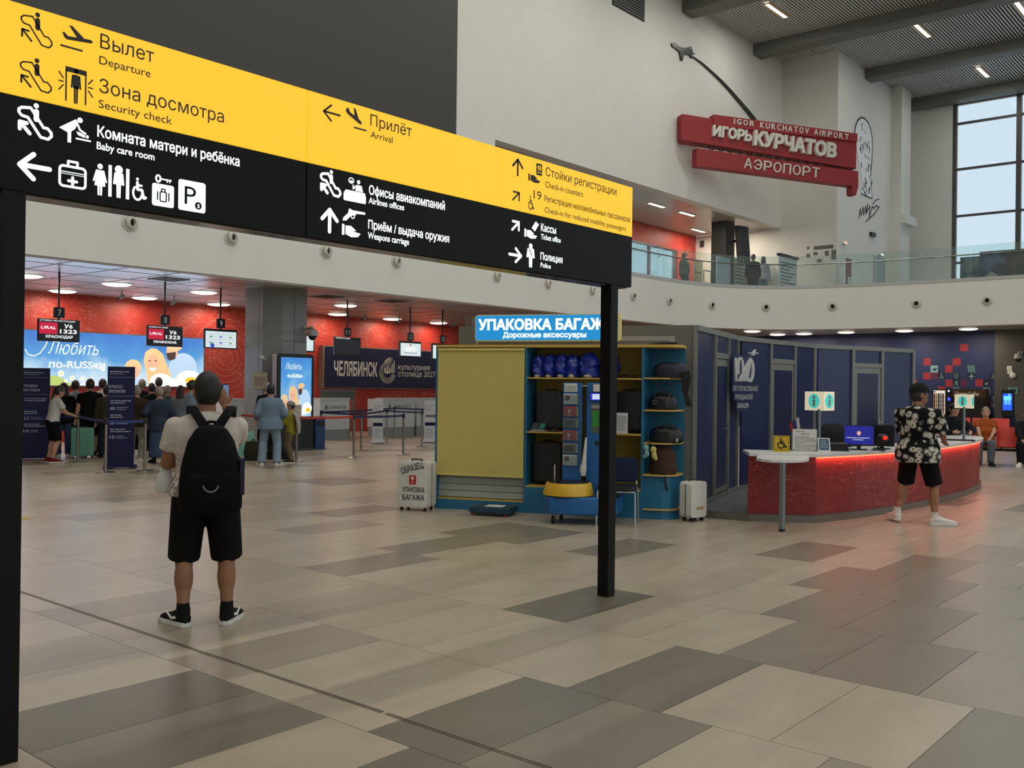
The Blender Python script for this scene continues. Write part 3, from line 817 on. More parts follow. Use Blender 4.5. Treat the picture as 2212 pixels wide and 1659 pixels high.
def limb(mb, a, b, r0, r1, n=14, ends=True):
    mb.cyl(a, b, r0, r1, n)
    if ends: mb.ball(a, r0, 8, n); mb.ball(b, r1, 8, n)
def shoe(parent, foot, ang, up_mat, sole_mat, s=1.0, tick=None, lift=0.0, name='shoe'):
    R = Matrix.Translation((foot[0], foot[1], lift)) @ Matrix.Rotation(ang, 4, 'Z')
    out = [(-.036, -.085), (-.042, -.03), (-.040, .04), (-.050, .11), (-.040, .17), (-.008, .195), (.025, .185), (.044, .14), (.046, .08), (.036, .0), (.040, -.05), (.030, -.09), (0, -.10)]
    up = MB(); rg = []
    for t, w, h, zc in ((-.098, .018, .03, .04), (-.08, .034, .045, .05), (-.04, .039, .060, .060), (.0, .040, .062, .055), (.05, .042, .046, .045), (.10, .047, .034, .038), (.15, .043, .026, .034), (.185, .022, .014, .028)):
        rg.append((Vector((0, t * s, zc * s)), Vector((w * s, 0, 0)), Vector((0, 0, h * s * .8))))
    loft(up, rg, 14)
    up.cyl(Vector((0, -.045 * s, .06 * s)), Vector((0, -.05 * s, .115 * s)), .042 * s, .040 * s, 14)
    up.v = [tuple(R @ Vector(p)) for p in up.v]
    sh = up.build(name, up_mat, parent, smooth=True, angle=70)
    so = MB().prism([(a * s * 1.06, b * s * 1.03) for a, b in out], 0, .030 * s, 'xy')
    so.v = [tuple(R @ Vector(p)) for p in so.v]
    so.build('sole', sole_mat, sh, bevel=.006)
    if tick:
        for sd in (-1, 1):
            k = MB()
            pts = [(-.03, .050), (.02, .040), (.075, .078), (.015, .056), (-.02, .066)]
            x = sd * .0465 * s
            k.add([(x, a * s, b * s) for a, b in pts] + [(x * .8, a * s, b * s) for a, b in pts], [tuple(range(5)), (9, 8, 7, 6, 5)] + [(i, (i + 1) % 5, 5 + (i + 1) % 5, 5 + i) for i in range(5)])
            k.v = [tuple(R @ Vector(p)) for p in k.v]
            k.build('tick_mark', tick, sh)
    return sh

def person(label, loc, rz, H=1.75, g=1.0, skin=None, feet=((-.11, 0), (.11, 0)), fang=(.25, -.25), hands=None, poles=None, lean=0.0, hyaw=0.0, hpitch=0.0,
           top=('tee', None), bottom=('pants', None), hair=('short', None), shoes=(None, None), vox=.018, hip=None, belly=0.0, knees=None, socks=None, group=None, tick=None, sh=1.0, hem=None, lift=(0, 0), cat='person', flare=1.0, leg_end=None):
    skin = skin or SKIN
    s = H / 1.75
    root = thing('person', label, cat, loc, rz, group)
    hipz = .93 * s
    hc = Vector(hip) if hip else Vector(((feet[0][0] + feet[1][0]) / 2 * .6, (feet[0][1] + feet[1][1]) / 2 * .6, hipz))
    Rl = Matrix.Rotation(-lean, 3, 'X')
    def T(x, y, z):      # torso point, z measured from the floor of a standing figure of 1.75 m
        return hc + Rl @ Vector((x * s, y * s, (z - .93) * s))
    def ring(z, rx, ry, yo=0.0, k=0.0):
        return (T(0, yo, z), Rl @ Vector(((rx * g + k) * s, 0, 0)), Rl @ Vector((0, (ry * g + k) * s, 0)))
    body = MB()
    tr = [(.84, .10, .08, 0), (.88, .16, .11, -.01), (.96, .168, .118, -.008), (1.05, .15, .105, .004 + belly * .5), (1.15, .152, .108 + belly * .5, .006 + belly * .4), (1.25, .162, .115, .004), (1.34, .172 * sh, .112, 0), (1.41, .160 * sh, .090, -.005), (1.445, .115 * sh, .072, -.008), (1.475, .07, .06, -.008)]
    loft(body, [ring(*q) for q in tr])
    # neck and head
    nk = T(0, 0, 1.46); hd = nk + Rl @ Vector((0, .012 * s, .165 * s))
    Rh = Rl @ Matrix.Rotation(hyaw, 3, 'Z') @ Matrix.Rotation(-hpitch, 3, 'X')
    Hm = Matrix.Translation(nk) @ Rh.to_4x4() @ Matrix.Translation((0, .012 * s, .166 * s)) @ Matrix.Scale(1.16, 4)
    limb(body, T(0, -.012, 1.42), nk + Rh @ Vector((0, .0, .12 * s)), .060 * s * g ** .5, .055 * s)
    body.ball((0, 0, 0), (.073 * s, .092 * s, .108 * s), 12, 16, Hm)
    body.ball((0, .022 * s, -.068 * s), (.056 * s, .066 * s, .054 * s), 10, 14, Hm)
    body.ball((0, .088 * s, -.015 * s), (.013 * s, .020 * s, .026 * s), 6, 8, Hm)
    body.ball((0, .083 * s, -.068 * s), (.024 * s, .014 * s, .010 * s), 6, 8, Hm)
    for e in (-1, 1): body.ball((e * .074 * s, -.008 * s, -.012 * s), (.013 * s, .022 * s, .034 * s), 6, 8, Hm)
    # arms
    arms = []
    for e, k in ((-1, 0), (1, 1)):
        a = T(e * (.178 * sh * (g ** .55)), -.005, 1.395)
        w = Vector(hands[k]) if hands and hands[k] is not None else T(e * .255 * g ** .6, .05, .80)
        pl = Vector(poles[k]) if poles and poles[k] is not None else Vector((e * .35, -1, -.3))
        el, w = ik(a, w, .29 * s, .255 * s, pl)
        limb(body, a - Vector((e * .012 * s, 0, .026 * s)), el, .046 * s * g ** .6, .042 * s * g ** .5); limb(body, el, w, .043 * s * g ** .5, .029 * s)
        d = (w - el).normalized(); sx = d.cross(Vector((0, 1, .2))); sx = (sx if sx.length > .1 else d.orthogonal()).normalized(); up = sx.cross(d)
        pm = w + d * .055 * s
        body.ball((0, 0, 0), (.040 * s, .018 * s, .056 * s), 8, 12, Matrix((( sx.x, up.x, d.x, pm.x), (sx.y, up.y, d.y, pm.y), (sx.z, up.z, d.z, pm.z), (0, 0, 0, 1))))
        for f, (off, ln) in enumerate(((-.030, .062), (-.010, .072), (.010, .068), (.029, .052))):
            k0 = w + d * .098 * s + sx * off * s; k1 = k0 + (d * .8 + up * .35 * e) * ln * .5 * s; k2 = k1 + (d * .45 + up * .8 * e) * ln * .5 * s
            limb(body, k0, k1, .0095 * s, .009 * s, 8); limb(body, k1, k2, .009 * s, .0075 * s, 8)
        t0 = w + d * .03 * s - sx * .034 * s * e; t1 = t0 + (d * .6 - sx * .7 * e) * .045 * s
        limb(body, t0, t1, .012 * s, .009 * s, 8); limb(body, t1, t1 + (d * .9 + up * .3 * e) * .03 * s, .009 * s, .008 * s, 8)
        arms.append((a, el, w))
    # legs
    legs = []
    for e, k in ((-1, 0), (1, 1)):
        a = hc + Vector((e * .095 * s * g ** .5, 0, -.03 * s)); f = feet[k]
        ax_, ay_ = (f[0] + math.sin(fang[k]) * .05 * s, f[1] - math.cos(fang[k]) * .05 * s)
        an = Vector((ax_, ay_, .09 * s + lift[k]))
        kp = Vector(knees[k]) if knees else Vector((e * .15, 1, 0))
        kn, an = ik(a, an, .43 * s, .41 * s, kp)
        limb(body, a, kn, .088 * s * g ** .8, .057 * s * g ** .5); limb(body, kn, an, .058 * s * g ** .6, .038 * s)
        cf = kn.lerp(an, .40); cd = (an - kn).normalized()
        body.ball(cf - Vector((0, .014 * s, 0)), (.056 * s * g ** .75, .060 * s * g ** .75, .145 * s), 10, 14)
        limb(body, an, Vector((ax_, ay_, .055 * s + lift[k])), .036 * s, .030 * s)
        if shoes[0] is None:
            q = Vector((-math.sin(fang[k]), math.cos(fang[k]), 0)); limb(body, Vector((f[0], f[1], .045)) - q * .05, Vector((f[0], f[1], .03)) + q * .13, .042 * s, .03 * s)
        legs.append((a, kn, an))
    remesh(body, 'body', skin, root, vox * .72, 2)
    # eyes
    for e in (-1, 1): MB().ball((e * .030 * s, .0815 * s, .008 * s), (.012 * s, .008 * s, .007 * s), 6, 8, Hm).build('eye', M('eye_dark', '1c1512', .3), root)
    # upper garment
    kind, mat = top
    tm = MB(); hz = hem if hem is not None else (.86 if kind in ('tee', 'shirt') else .80)
    ex = {'tee': .022, 'shirt': .055, 'long': .030, 'jacket': .048}[kind]
    rr = [(hz, .170 * flare, .122 * flare, -.005), (max(hz + .06, .95), .172 * (1 + (flare - 1) * .8), .124 + belly * .3, -.002)] + [(z, rx, ry, yo) for z, rx, ry, yo in tr[3:9]] + [(1.472, .082, .07, -.008)]
    loft(tm, [ring(*q, ex if i < len(rr) - 1 else .012) for i, q in enumerate(rr)])
    slv = {'tee': .62, 'shirt': .95, 'long': 2.0, 'jacket': 2.0}[kind]
    for a, el, w in arms:
        r0 = .062 * s * g ** .6 + ex * .55; r1 = .050 * s * g ** .5 + ex * .7
        a = a - Vector((0, 0, .018 * s)); r0 *= .86
        if slv <= 1:
            tm.ball(a, r0, 8, 14); tm.cyl(a, a.lerp(el, slv), r0, r1 + .006, 16)
        else:
            limb(tm, a, el, r0, r1); tm.cyl(el, el.lerp(w, .97), r1, .036 * s + ex * .5, 14); tm.ball(el, r1, 8, 14)
    remesh(tm, {'tee': 't_shirt', 'shirt': 'shirt', 'long': 'long_sleeve_top', 'jacket': 'jacket'}[kind], mat, root, vox, 3)
    cl = MB(); cl.cyl(T(0, -.008, 1.445), T(0, -.004, 1.478), .078 * s * g ** .5, .066 * s * g ** .5, 18); cl.build('collar', mat, root, smooth=True)
    # lower garment
    kind, mat = bottom
    bm_ = MB(); wz = 1.0
    loft(bm_, [ring(.80, .12, .10, -.005, .02), ring(.87, .168, .122, -.008, .022), ring(.95, .17, .122, -.006, .02), ring(wz, .162, .116, 0, .018)])
    if kind == 'skirt':
        ez = leg_end or .12
        loft(bm_, [(Vector((hc.x, hc.y, ez)), Vector((.23 * s * flare, 0, 0)), Vector((0, .20 * s * flare, 0))), (Vector((hc.x, hc.y, .55 * s)), Vector((.215 * s, 0, 0)), Vector((0, .17 * s, 0))), ring(.9, .172, .126, -.006, .022)])
    else:
        for a, kn, an in legs:
            if kind == 'shorts':
                q = leg_end if leg_end is not None else .95
                bm_.ball(a, .108 * s * g ** .7, 8, 14); bm_.cyl(a, a.lerp(kn, q), .108 * s * g ** .7, .098 * s * g ** .6, 16)
            else:
                limb(bm_, a, kn, .106 * s * g ** .7, .088 * s * g ** .6); bm_.cyl(kn, an - Vector((0, 0, .03 * s)), .088 * s * g ** .6, .074 * s * flare, 14); bm_.ball(kn, .090 * s * g ** .6, 8, 14); bm_.ball(kn.lerp(an, .38) - Vector((0, .014 * s, 0)), (.082 * s * g ** .75, .086 * s * g ** .75, .20 * s), 10, 14)
    remesh(bm_, {'shorts': 'shorts', 'pants': 'trousers', 'skirt': 'skirt'}[kind], mat, root, vox, 3)
    if shoes[0]:
        for k in (0, 1):
            shoe(root, (feet[k][0], feet[k][1]), fang[k], shoes[0], shoes[1] or shoes[0], s * 1.14, tick, lift[k])
    if socks:
        for a, kn, an in legs: MB().cyl(an + Vector((0, 0, .07 * s)), an - Vector((0, 0, .03 * s)), .043 * s, .047 * s, 14).build('sock', socks, root, smooth=True)
    # hair
    st, hm = hair[:2]
    hm = hm or HAIRB
    hb = MB().ball((0, -.006 * s, .010 * s), (.081 * s, .100 * s, .112 * s), 18, 24)
    keep = []
    for f in hb.f:
        c = sum((Vector(hb.v[i]) for i in f), Vector()) / len(f)
        y, z = c.y / s, c.z / s
        lim = (.045 if y > .05 else (-.005 if y > .0 else (-.070 if y > -.05 else -.085)))
        if z > lim: keep.append(f)
    hb.f = keep
    used = sorted({i for f in keep for i in f}); mp = {v: i for i, v in enumerate(used)}
    hb = MB().add([hb.v[i] for i in used], [tuple(mp[i] for i in f) for f in keep])
    hb.v = [tuple(Hm @ Vector(p)) for p in hb.v]
    if st == 'long':
        q = MB(); loft(q, [(Vector((0, -.045 * s, .05 * s)), Vector((.078 * s, 0, 0)), Vector((0, .062 * s, 0))), (Vector((0, -.055 * s, -.08 * s)), Vector((.088 * s, 0, 0)), Vector((0, .055 * s, 0))), (Vector((0, -.085 * s, -.22 * s)), Vector((.095 * s, 0, 0)), Vector((0, .035 * s, 0))), (Vector((0, -.095 * s, -.34 * s)), Vector((.06 * s, 0, 0)), Vector((0, .02 * s, 0)))], 14)
        hb.add([tuple(Hm @ Vector(p)) for p in q.v], q.f)
    if st == 'bun': hb.ball((0, -.10 * s, .03 * s), (.04 * s, .035 * s, .04 * s), 8, 12, Hm)
    if st == 'tail':
        q = MB(); q.cyl((0, -.095 * s, .02 * s), (0, -.12 * s, -.18 * s), .03 * s, .012 * s); hb.add([tuple(Hm @ Vector(p)) for p in q.v], q.f)
    if st != 'bald': hb.build('hair', hm, root, smooth=True, angle=80)
    if st in ('cap',):
        cp = hair[2]
        kb = MB().ball((0, -.004 * s, .022 * s), (.088 * s, .108 * s, .108 * s), 16, 22)
        kf = [f for f in kb.f if sum(kb.v[i][2] for i in f) / len(f) > .018 * s]
        us = sorted({i for f in kf for i in f}); m2 = {v: i for i, v in enumerate(us)}
        kb = MB().add([kb.v[i] for i in us], [tuple(m2[i] for i in f) for f in kf])
        kb.prism([(.068 * s * math.cos(t * PI / 8), .080 * s + .10 * s * math.sin(t * PI / 8)) for t in range(9)], .022 * s, .032 * s, 'xy')
        kb.v = [tuple(Hm @ Vector(p)) for p in kb.v]
        kb.build('cap', cp, root, smooth=True)
    return root
def facing(u, v, turn=0.0, z=0.0):
    """floor point under a pixel and the heading that looks straight away from the camera, plus a turn"""
    p = on_z(u, v, z); return p, math.atan2(p.y, p.x) - PI / 2 + turn
# ---------------------------------------------------------------- man with the backpack
WSOLE = M('sole_white', 'd9d5cb', .6); BSHOE = cloth('shoe_black', '171717'); WTICK = M('tick_white', 'e9e9e6', .5)
BLKC = cloth('black_cloth', '0a0a0b'); CREAM = cloth('cream_tee', 'cfc4b8', '5f574f', 26, kind='lowprint')
p, rz = facing(441, 1349)
man1 = person('man seen from behind with black backpack, cream t-shirt and black shorts', p, rz, 1.73, 1.22, SKIN, feet=((-.165, .03), (.165, .03)), fang=(.55, -.35),
              hands=((-.12, .30, 1.10), (.13, .30, 1.49)), poles=((-.55, -.5, -.6), (.30, .05, -1)), hyaw=.28, hpitch=-.05, top=('tee', CREAM), bottom=('shorts', BLKC),
              hair=('short', HAIRB), shoes=(BSHOE, WSOLE), vox=.011, tick=WTICK, sh=1.06, belly=.04, socks=cloth('sock_black', '141414'), leg_end=1.08, hem=.90, flare=1.08)
MP = Matrix.Translation(p) @ Matrix.Rotation(rz, 4, 'Z')
bp = thing('backpack', 'black backpack worn by the man in the cream t-shirt', 'backpack', tuple(p), rz)
BPK = M('backpack_black', '060607', .75, noise=.1, nscale=60, bump=.2, spec=.15)
bm_ = MB()
bx0 = .03
loft(bm_, [(Vector((bx0, -.25, .80)), Vector((.185, 0, 0)), Vector((0, .075, 0))), (Vector((bx0, -.255, .84)), Vector((.205, 0, 0)), Vector((0, .10, 0))), (Vector((bx0, -.26, 1.0)), Vector((.205, 0, 0)), Vector((0, .115, 0))),
           (Vector((bx0, -.255, 1.15)), Vector((.185, 0, 0)), Vector((0, .105, 0))), (Vector((bx0, -.245, 1.28)), Vector((.15, 0, 0)), Vector((0, .085, 0))), (Vector((bx0, -.235, 1.36)), Vector((.10, 0, 0)), Vector((0, .06, 0))), (Vector((bx0, -.23, 1.385)), Vector((.05, 0, 0)), Vector((0, .03, 0)))], 22)
remesh(bm_, 'bag_body', BPK, bp, .012, 2)
pk = MB(); loft(pk, [(Vector((bx0, -.335, .83)), Vector((.15, 0, 0)), Vector((0, .035, 0))), (Vector((bx0, -.345, .90)), Vector((.165, 0, 0)), Vector((0, .045, 0))), (Vector((bx0, -.345, 1.04)), Vector((.155, 0, 0)), Vector((0, .04, 0))), (Vector((bx0, -.33, 1.09)), Vector((.12, 0, 0)), Vector((0, .025, 0)))], 20)
remesh(pk, 'front_pocket', BPK, bp, .012, 2)
for e in (-1, 1):
    # wide flat straps over the shoulders, crossing towards the top handle
    st = MB(); pts = [Vector((bx0 + e * .03, -.215, 1.345)), Vector((bx0 + e * .075, -.19, 1.42)), Vector((bx0 + e * .115, -.125, 1.475)), Vector((bx0 + e * .13, -.03, 1.50)), Vector((bx0 + e * .13, .10, 1.42)), Vector((bx0 + e * .135, .175, 1.28)), Vector((bx0 + e * .15, .16, 1.10))]
    loft(st, [(q, Vector((.036, 0, 0)), Vector((0, .006, .008))) for q in pts], 10); st.build('shoulder_strap', BPK, bp, smooth=True)
MB().tube([(bx0 - .03, -.235, 1.375), (bx0 - .02, -.24, 1.405), (bx0 + .02, -.24, 1.405), (bx0 + .03, -.235, 1.375)], .009).build('carry_handle', BPK, bp)
em = MB()
em.stroke([(bx0 + 0.047 * math.cos(t), 1.0 + 0.047 * math.sin(t)) for t in [PI * 1.06 + i * PI * .88 / 14 for i in range(15)]], 0.009, -.3955, -.392)
em.build('emblem', M('emblem_grey', '9a9a98', .5), bp)
MB().rbox(bx0 + .185, bx0 + .215, -.30, -.22, .92, 1.16, .012, 'x').build('side_bottle_pocket', M('navy_pocket', '0f1430', .7), bp)
ph = thing('phone', 'phone held up in the right hand of the backpack man', 'phone', tuple(MP @ Vector((.125, .36, 1.585))), rz + .9)
MB().rbox(-.036, .036, -.004, .004, -.073, .073, .012, 'y').build('phone_body', M('phone_black', '15161a', .3), ph)
part_label(MB().box(-.032, .032, -.0055, -.004, -.066, .066).build('screen', M('phone_screen', '5f86a8', .2, emit=.5), ph), 'lit phone screen')
pbag = thing('plastic_bag', 'small white plastic bag hanging at the left side of the backpack man', 'bag', tuple(MP @ Vector((-.275, .12, .90))), rz)
q = MB(); loft(q, [(Vector((0, 0, 0)), Vector((.045, 0, 0)), Vector((0, .03, 0))), (Vector((0, 0, .03)), Vector((.062, 0, 0)), Vector((0, .045, 0))), (Vector((.004, 0, .12)), Vector((.050, 0, 0)), Vector((0, .035, 0))), (Vector((.01, 0, .19)), Vector((.022, 0, 0)), Vector((0, .015, 0)))], 16)
q.build('bag_body', M('plastic_white', 'd6d2cc', .4, bump=.6, nscale=30), pbag, smooth=True)
MB().tube([(.01, 0, .18), (.03, .04, .24), (.06, .08, .26)], .008).build('bag_handle', M('plastic_white'), pbag)

# ---------------------------------------------------------------- man in the patterned shirt at the information desk
PRINT = cloth('bw_print', '0c0c0d', 'c3bdb0', 11.0, kind='rings')
p, rz = facing(1982, 1131)
rz -= .35
man2 = person('man in black and white patterned shirt, black cap and white sneakers at the information desk', p, rz, 1.76, 1.12, SKIN, feet=((-.27, -.02), (.235, .06)), fang=(.75, -.85),
              hands=((-.16, .32, .99), (.20, .36, 1.03)), poles=((-.45, -1, -.4), (.45, -1, -.4)), hyaw=-.75, top=('shirt', PRINT), bottom=('shorts', BLKC),
              hair=('cap', HAIRD, cloth('cap_black', '191a1b')), shoes=(cloth('shoe_white', 'ddd6cb'), WSOLE), vox=.014, hem=.77, flare=1.2, sh=1.15, leg_end=.98, socks=cloth('sock_white', 'cfc8bd'), belly=.05, lift=(.03, 0))
# ================================================================ luggage wrapping stand
KO = Vector((9.464, 9.176, 0)); KR = math.atan2(-.922, .387)
KM = Matrix.Translation(KO) @ Matrix.Rotation(KR, 4, 'Z'); KI = KM.inverted()
def kl(u, v, y=0.0):
    """stand-local (x, z) where a line of sight meets the plane y"""
    o = KI @ CO; d = KI.to_3x3() @ ray(u, v); t = (y - o.y) / d.y; q = o + d * t
    return q.x, q.z
def kp(x, y, z=0.0): return tuple(KM @ Vector((x, y, z)))
KBL = M('kiosk_blue', '206a8c', .5, noise=.03); KBL2 = M('machine_blue', '1d5f9a', .35); KYE = M('kiosk_yellow_wood', 'c9a650', .5, noise=.04, nscale=12); KBK = M('kiosk_back_olive', 'a08a38', .6)
st = thing('luggage_stand', 'blue and yellow luggage wrapping stand with blind, shelves and corner rack', 'stand', tuple(KO), KR)
DP = .48
for x in (-.14, 1.13, 2.685): MB().box(x, x + .028, 0, DP, .0, 2.19).build('side_panel', KBL, st, bevel=.002)
MB().box(-.14, 3.0, -.01, DP, 2.19, 2.225).prism([(3.0, DP), (3.0, -.01), (3.08, .0), (3.15, .06), (3.19, .18), (3.19, DP)], 2.19, 2.225, 'xy').build('top_board', KYE, st)
MB().box(-.112, 2.71, DP, DP + .02, .1, 2.19).build('back_panel', KBK, st)
MB().box(2.713, 3.17, DP, DP + .02, .0, 2.19).build('corner_back_panel', KBL, st)
MB().box(-.112, 1.13, -.0, .30, 0, .13).build('plinth', KBL, st)
MB().box(1.158, 2.685, .0, .02, 0, .345).build('drawer_front', KBL, st)
MB().box(1.35, 1.37, -.012, 0, .27, .29).box(2.42, 2.44, -.012, 0, .27, .29).build('drawer_screws', GREYM, st)['kind'] = 'stuff'
for i, z in enumerate((.16, .25, .34, .43)):
    MB().box(-.112, 1.13, .10, .12, z, z + .082).build('slat', M('slatwall_pale', 'aab0a6', .5), st)
MB().box(-.112, 1.13, .13, .15, .13, 2.19).build('slat_backing', KBK, st)
MB().box(-.112, 1.13, .04, .10, .13, .15).build('slat_ledge', KYE, st)
for z in (1.775, 1.06, .345):
    MB().box(1.158, 2.685, .0, DP, z, z + .018).build('shelf', KYE, st)
for z in (1.785, 1.375, .955, .55, .115):
    MB().prism([(2.713, DP), (2.713, .0), (2.95, .0), (3.06, .04), (3.14, .14), (3.165, .28), (3.165, DP)], z, z + .018, 'xy').build('corner_shelf', KYE, st)
MB().prism([(2.713, .04), (2.95, .04), (3.05, .09), (3.11, .17), (3.13, .30), (3.13, DP), (2.713, DP)], .0, .115, 'xy').prism([(2.713, .05), (2.95, .05), (3.05, .10), (3.10, .18), (3.12, .30), (3.12, DP), (2.713, DP)], .133, .55, 'xy').build('corner_cabinet', KBL, st)
BLI = M('blind_yellow', 'c8b866', .75, noise=.03, nscale=3)
bl = MB().box(-.105, 1.125, -.012, -.006, .465, 2.15).build('roller_blind', BLI, st)
MB().cyl((-.105, -.01, 2.155), (1.125, -.01, 2.155), .022, n=12).build('blind_roller', BLI, bl, smooth=True)
MB().cyl((-.105, -.01, .466), (1.125, -.01, .466), .012, n=10).build('blind_hem_bar', BLI, bl, smooth=True)
# lit fascia sign
ls = thing('luggage_wrap_sign', 'blue illuminated sign reading luggage wrapping above the stand', 'sign', kp(0, .05, 0), KR)
a, z0 = kl(1026, 736, .05); b, z1 = kl(1340, 679, .05)
z0 = 2.275; z1 = 2.63
MB().rbox(a, b, 0, .10, z0, z1, .045, 'y').build('sign_case', M('sign_edge_yellow', 'd2c07a', .5, emit=.15), ls)
part_label(MB().rbox(a + .012, b - .03, -.006, 0, z0 + .012, z1 - .012, .035, 'y').build('sign_face', M('sign_cyan', '1f85c4', .4, emit=.75, ecol='1e8ccf'), ls), 'glowing blue sign face')
text(ls, 'УПАКОВКА БАГАЖА', kl(1035, 712, .05)[0], z0 + .155, .135, b - .09 - kl(1035, 712, .05)[0], -.007, SWHT, .045, .001)
text(ls, 'Дорожные аксессуары', kl(1087, 730, .05)[0], z0 + .05, .068, kl(1266, 728, .05)[0] - kl(1087, 730, .05)[0], -.007, SWHT, .035, .001)
for x in (.85, 2.0): MB().cyl((x, .06, 2.22 - 0), (x, .06, z0 + .01), .015, n=8).build('sign_support', GREYM, ls)

def suitcase(label, loc, rz, w, d, h, mat, wheel=.05, ribs=4, grp=None, handle=True, hm=None):
    t = thing('suitcase', label, 'suitcase', loc, rz, grp)
    MB().rbox(-w / 2, w / 2, -d / 2, d / 2, wheel, h, .045, 'y', 5).build('shell', mat, t, bevel=.012, seg=2, smooth=True)
    for k in range(ribs):
        x = -w / 2 + w * (k + 1) / (ribs + 1)
        MB().rbox(x - .012, x + .012, -d / 2 - .006, -d / 2 + .002, wheel + .06, h - .06, .01, 'y').build('rib', mat, t)
    MB().box(-w / 2 - .002, w / 2 + .002, -.006, .006, wheel + .03, h - .03).build('zip', M('zip_dark', '222222', .6), t)
    for x in (-w / 2 + .05, w / 2 - .05):
        for y in (-d / 2 + .04, d / 2 - .04):
            c = MB().cyl((x - .012, y, .025), (x + .012, y, .025), .025, n=14); c.box(x - .014, x + .014, y - .012, y + .012, .03, wheel + .005); c.build('wheel', M('wheel_black', '161616', .5), t)
    if handle: MB().tube([(-.08, 0, h - .005), (-.07, 0, h + .022), (.07, 0, h + .022), (.08, 0, h - .005)], .010).build('handle', hm or M('zip_dark'), t)
    return t
M('strap_black', '111214', .4); M('wheel_black', '161616', .5)
WHC = M('film_white', 'cfccc4', .3, noise=.05, nscale=9, bump=.5)
INKB = M('marker_black', '1b1b1b', .6); REDL = M('label_red', 'b3201f', .5); PAPER = M('paper_white', 'd5d3cf', .7)
x, z = kl(920, 1104, -.25)
s1 = suitcase('large white film-wrapped sample suitcase with handwritten lettering left of the stand', kp(-.28, -.28), KR - .05, .44, .28, .655, WHC, .05, 0)
def hand_text(par, s, x0, z0, cap, w, y, slope=0.0):
    o = text(par, s, 0, 0, cap, w, 0, INKB, .012, .001, 'handwriting', split=False); o.location = (x0, y, z0); o.rotation_euler = (0, -slope, 0); return o
hand_text(s1, 'ОБРАЗЕЦ', -.15, .485, .085, .33, -.143, .30)
hand_text(s1, 'УПАКОВКА', -.14, .255, .065, .32, -.143, .0)
hand_text(s1, 'БАГАЖА', -.14, .145, .07, .32, -.143, .02)
lb = MB().box(-.045, .055, -.1435, -.141, .355, .475).build('fragile_label', REDL, s1)
i = Icon(-.025, .375, .06, .085, -.144); i.poly([(.15, 1), (.85, 1), (.75, .55), (.56, .45), (.56, .12), (.85, .0), (.15, 0), (.44, .12), (.44, .45), (.25, .55)]).build(lb, PAPER, 'glass_symbol')
MB().box(.145, .165, -.1435, -.141, .575, .6).build('small_sticker', REDL, s1)
s2 = suitcase('small white film-wrapped suitcase right of the corner rack', kp(3.34, .10), KR + 1.0, .30, .19, .50, WHC, .05, 0)
MB().box(-.05, .06, -.1035, -.101, .155, .18).build('tape_sticker', M('tape_yellow', 'a98a3f', .6), s2)
MB().box(.06, .075, -.1035, -.101, .152, .185).build('red_sticker', REDL, s2)
# blue film-wrapped bundles on the top shelf
FILM = M('film_blue', '1a2d8c', .18, noise=.25, nscale=14, bump=.8)
bn = ['leftmost', 'second from the left', 'third from the left', 'fourth from the left', 'fifth and widest', 'rightmost, beside the sign post']
for (u0, u1, vt), nm in zip([(1150, 1180, 768), (1174, 1204, 765), (1199, 1230, 764), (1222, 1255, 767), (1251, 1296, 762), (1303, 1338, 765)], bn):
    xa, zt = kl(u0, vt, .18); xb, _ = kl(u1, vt, .18); w = (xb - xa) / 2
    q = MB(); r = random.Random(u0); h = zt - 1.793
    rg = [(Vector((0, 0, h * t)), Vector((w * k * r.uniform(.9, 1.05), 0, 0)), Vector((0, .13 * k, 0))) for t, k in ((0, .78), (.1, .95), (.2, 1.0), (.3, 1.04), (.4, 1.0), (.5, 1.05), (.6, .98), (.7, .98), (.8, .9), (.9, .78), (.96, .6), (1.0, .3))]
    loft(q, rg, 16)
    t = thing('wrapped_bundle', 'blue bundle in clear film on the top shelf, ' + nm, 'bundle', kp((xa + xb) / 2, .18, 1.793), KR, 'blue bundles on the shelf')
    q.v = [(x * (1 + .12 * math.sin(z * 38 + y * 20 + u0)), y * (1 + .12 * math.sin(z * 30 + x * 31 + u0)), z + .012 * math.sin(x * 60 + u0)) for x, y, z in q.v]
    q.build('blue_bundle', FILM, t, smooth=True, angle=25)
    k = MB(); k.lathe([(w * .3, 0), (w * .45, .02), (w * .2, .05)], (0, -.10, .0), 8); k.build('film_knot', M('film_clear', 'b8b09a', .15, bump=.6, nscale=60), t)
DCASE = M('case_black', '17181b', .45, noise=.05); DCASE2 = M('case_charcoal', '22262b', .5)
def put_case(u0, u1, vt, zs, lab, mat, y=.28, d=.24):
    xa, _ = kl(u0, vt, y - d / 2); xb, zt = kl(u1, vt, y - d / 2)
    return suitcase(lab, kp((xa + xb) / 2, y, zs), KR, xb - xa, d, max(zt - zs, .3), mat, .05, 3)
put_case(1160, 1214, 845, 1.078, 'charcoal suitcase on the middle shelf left of the brochures', DCASE2)
put_case(1152, 1211, 957, .363, 'black suitcase on the bottom shelf left of the wrapping machine', DCASE)
put_case(1325, 1386, 846, 1.078, 'black suitcase on the middle shelf right of the sign post', DCASE)
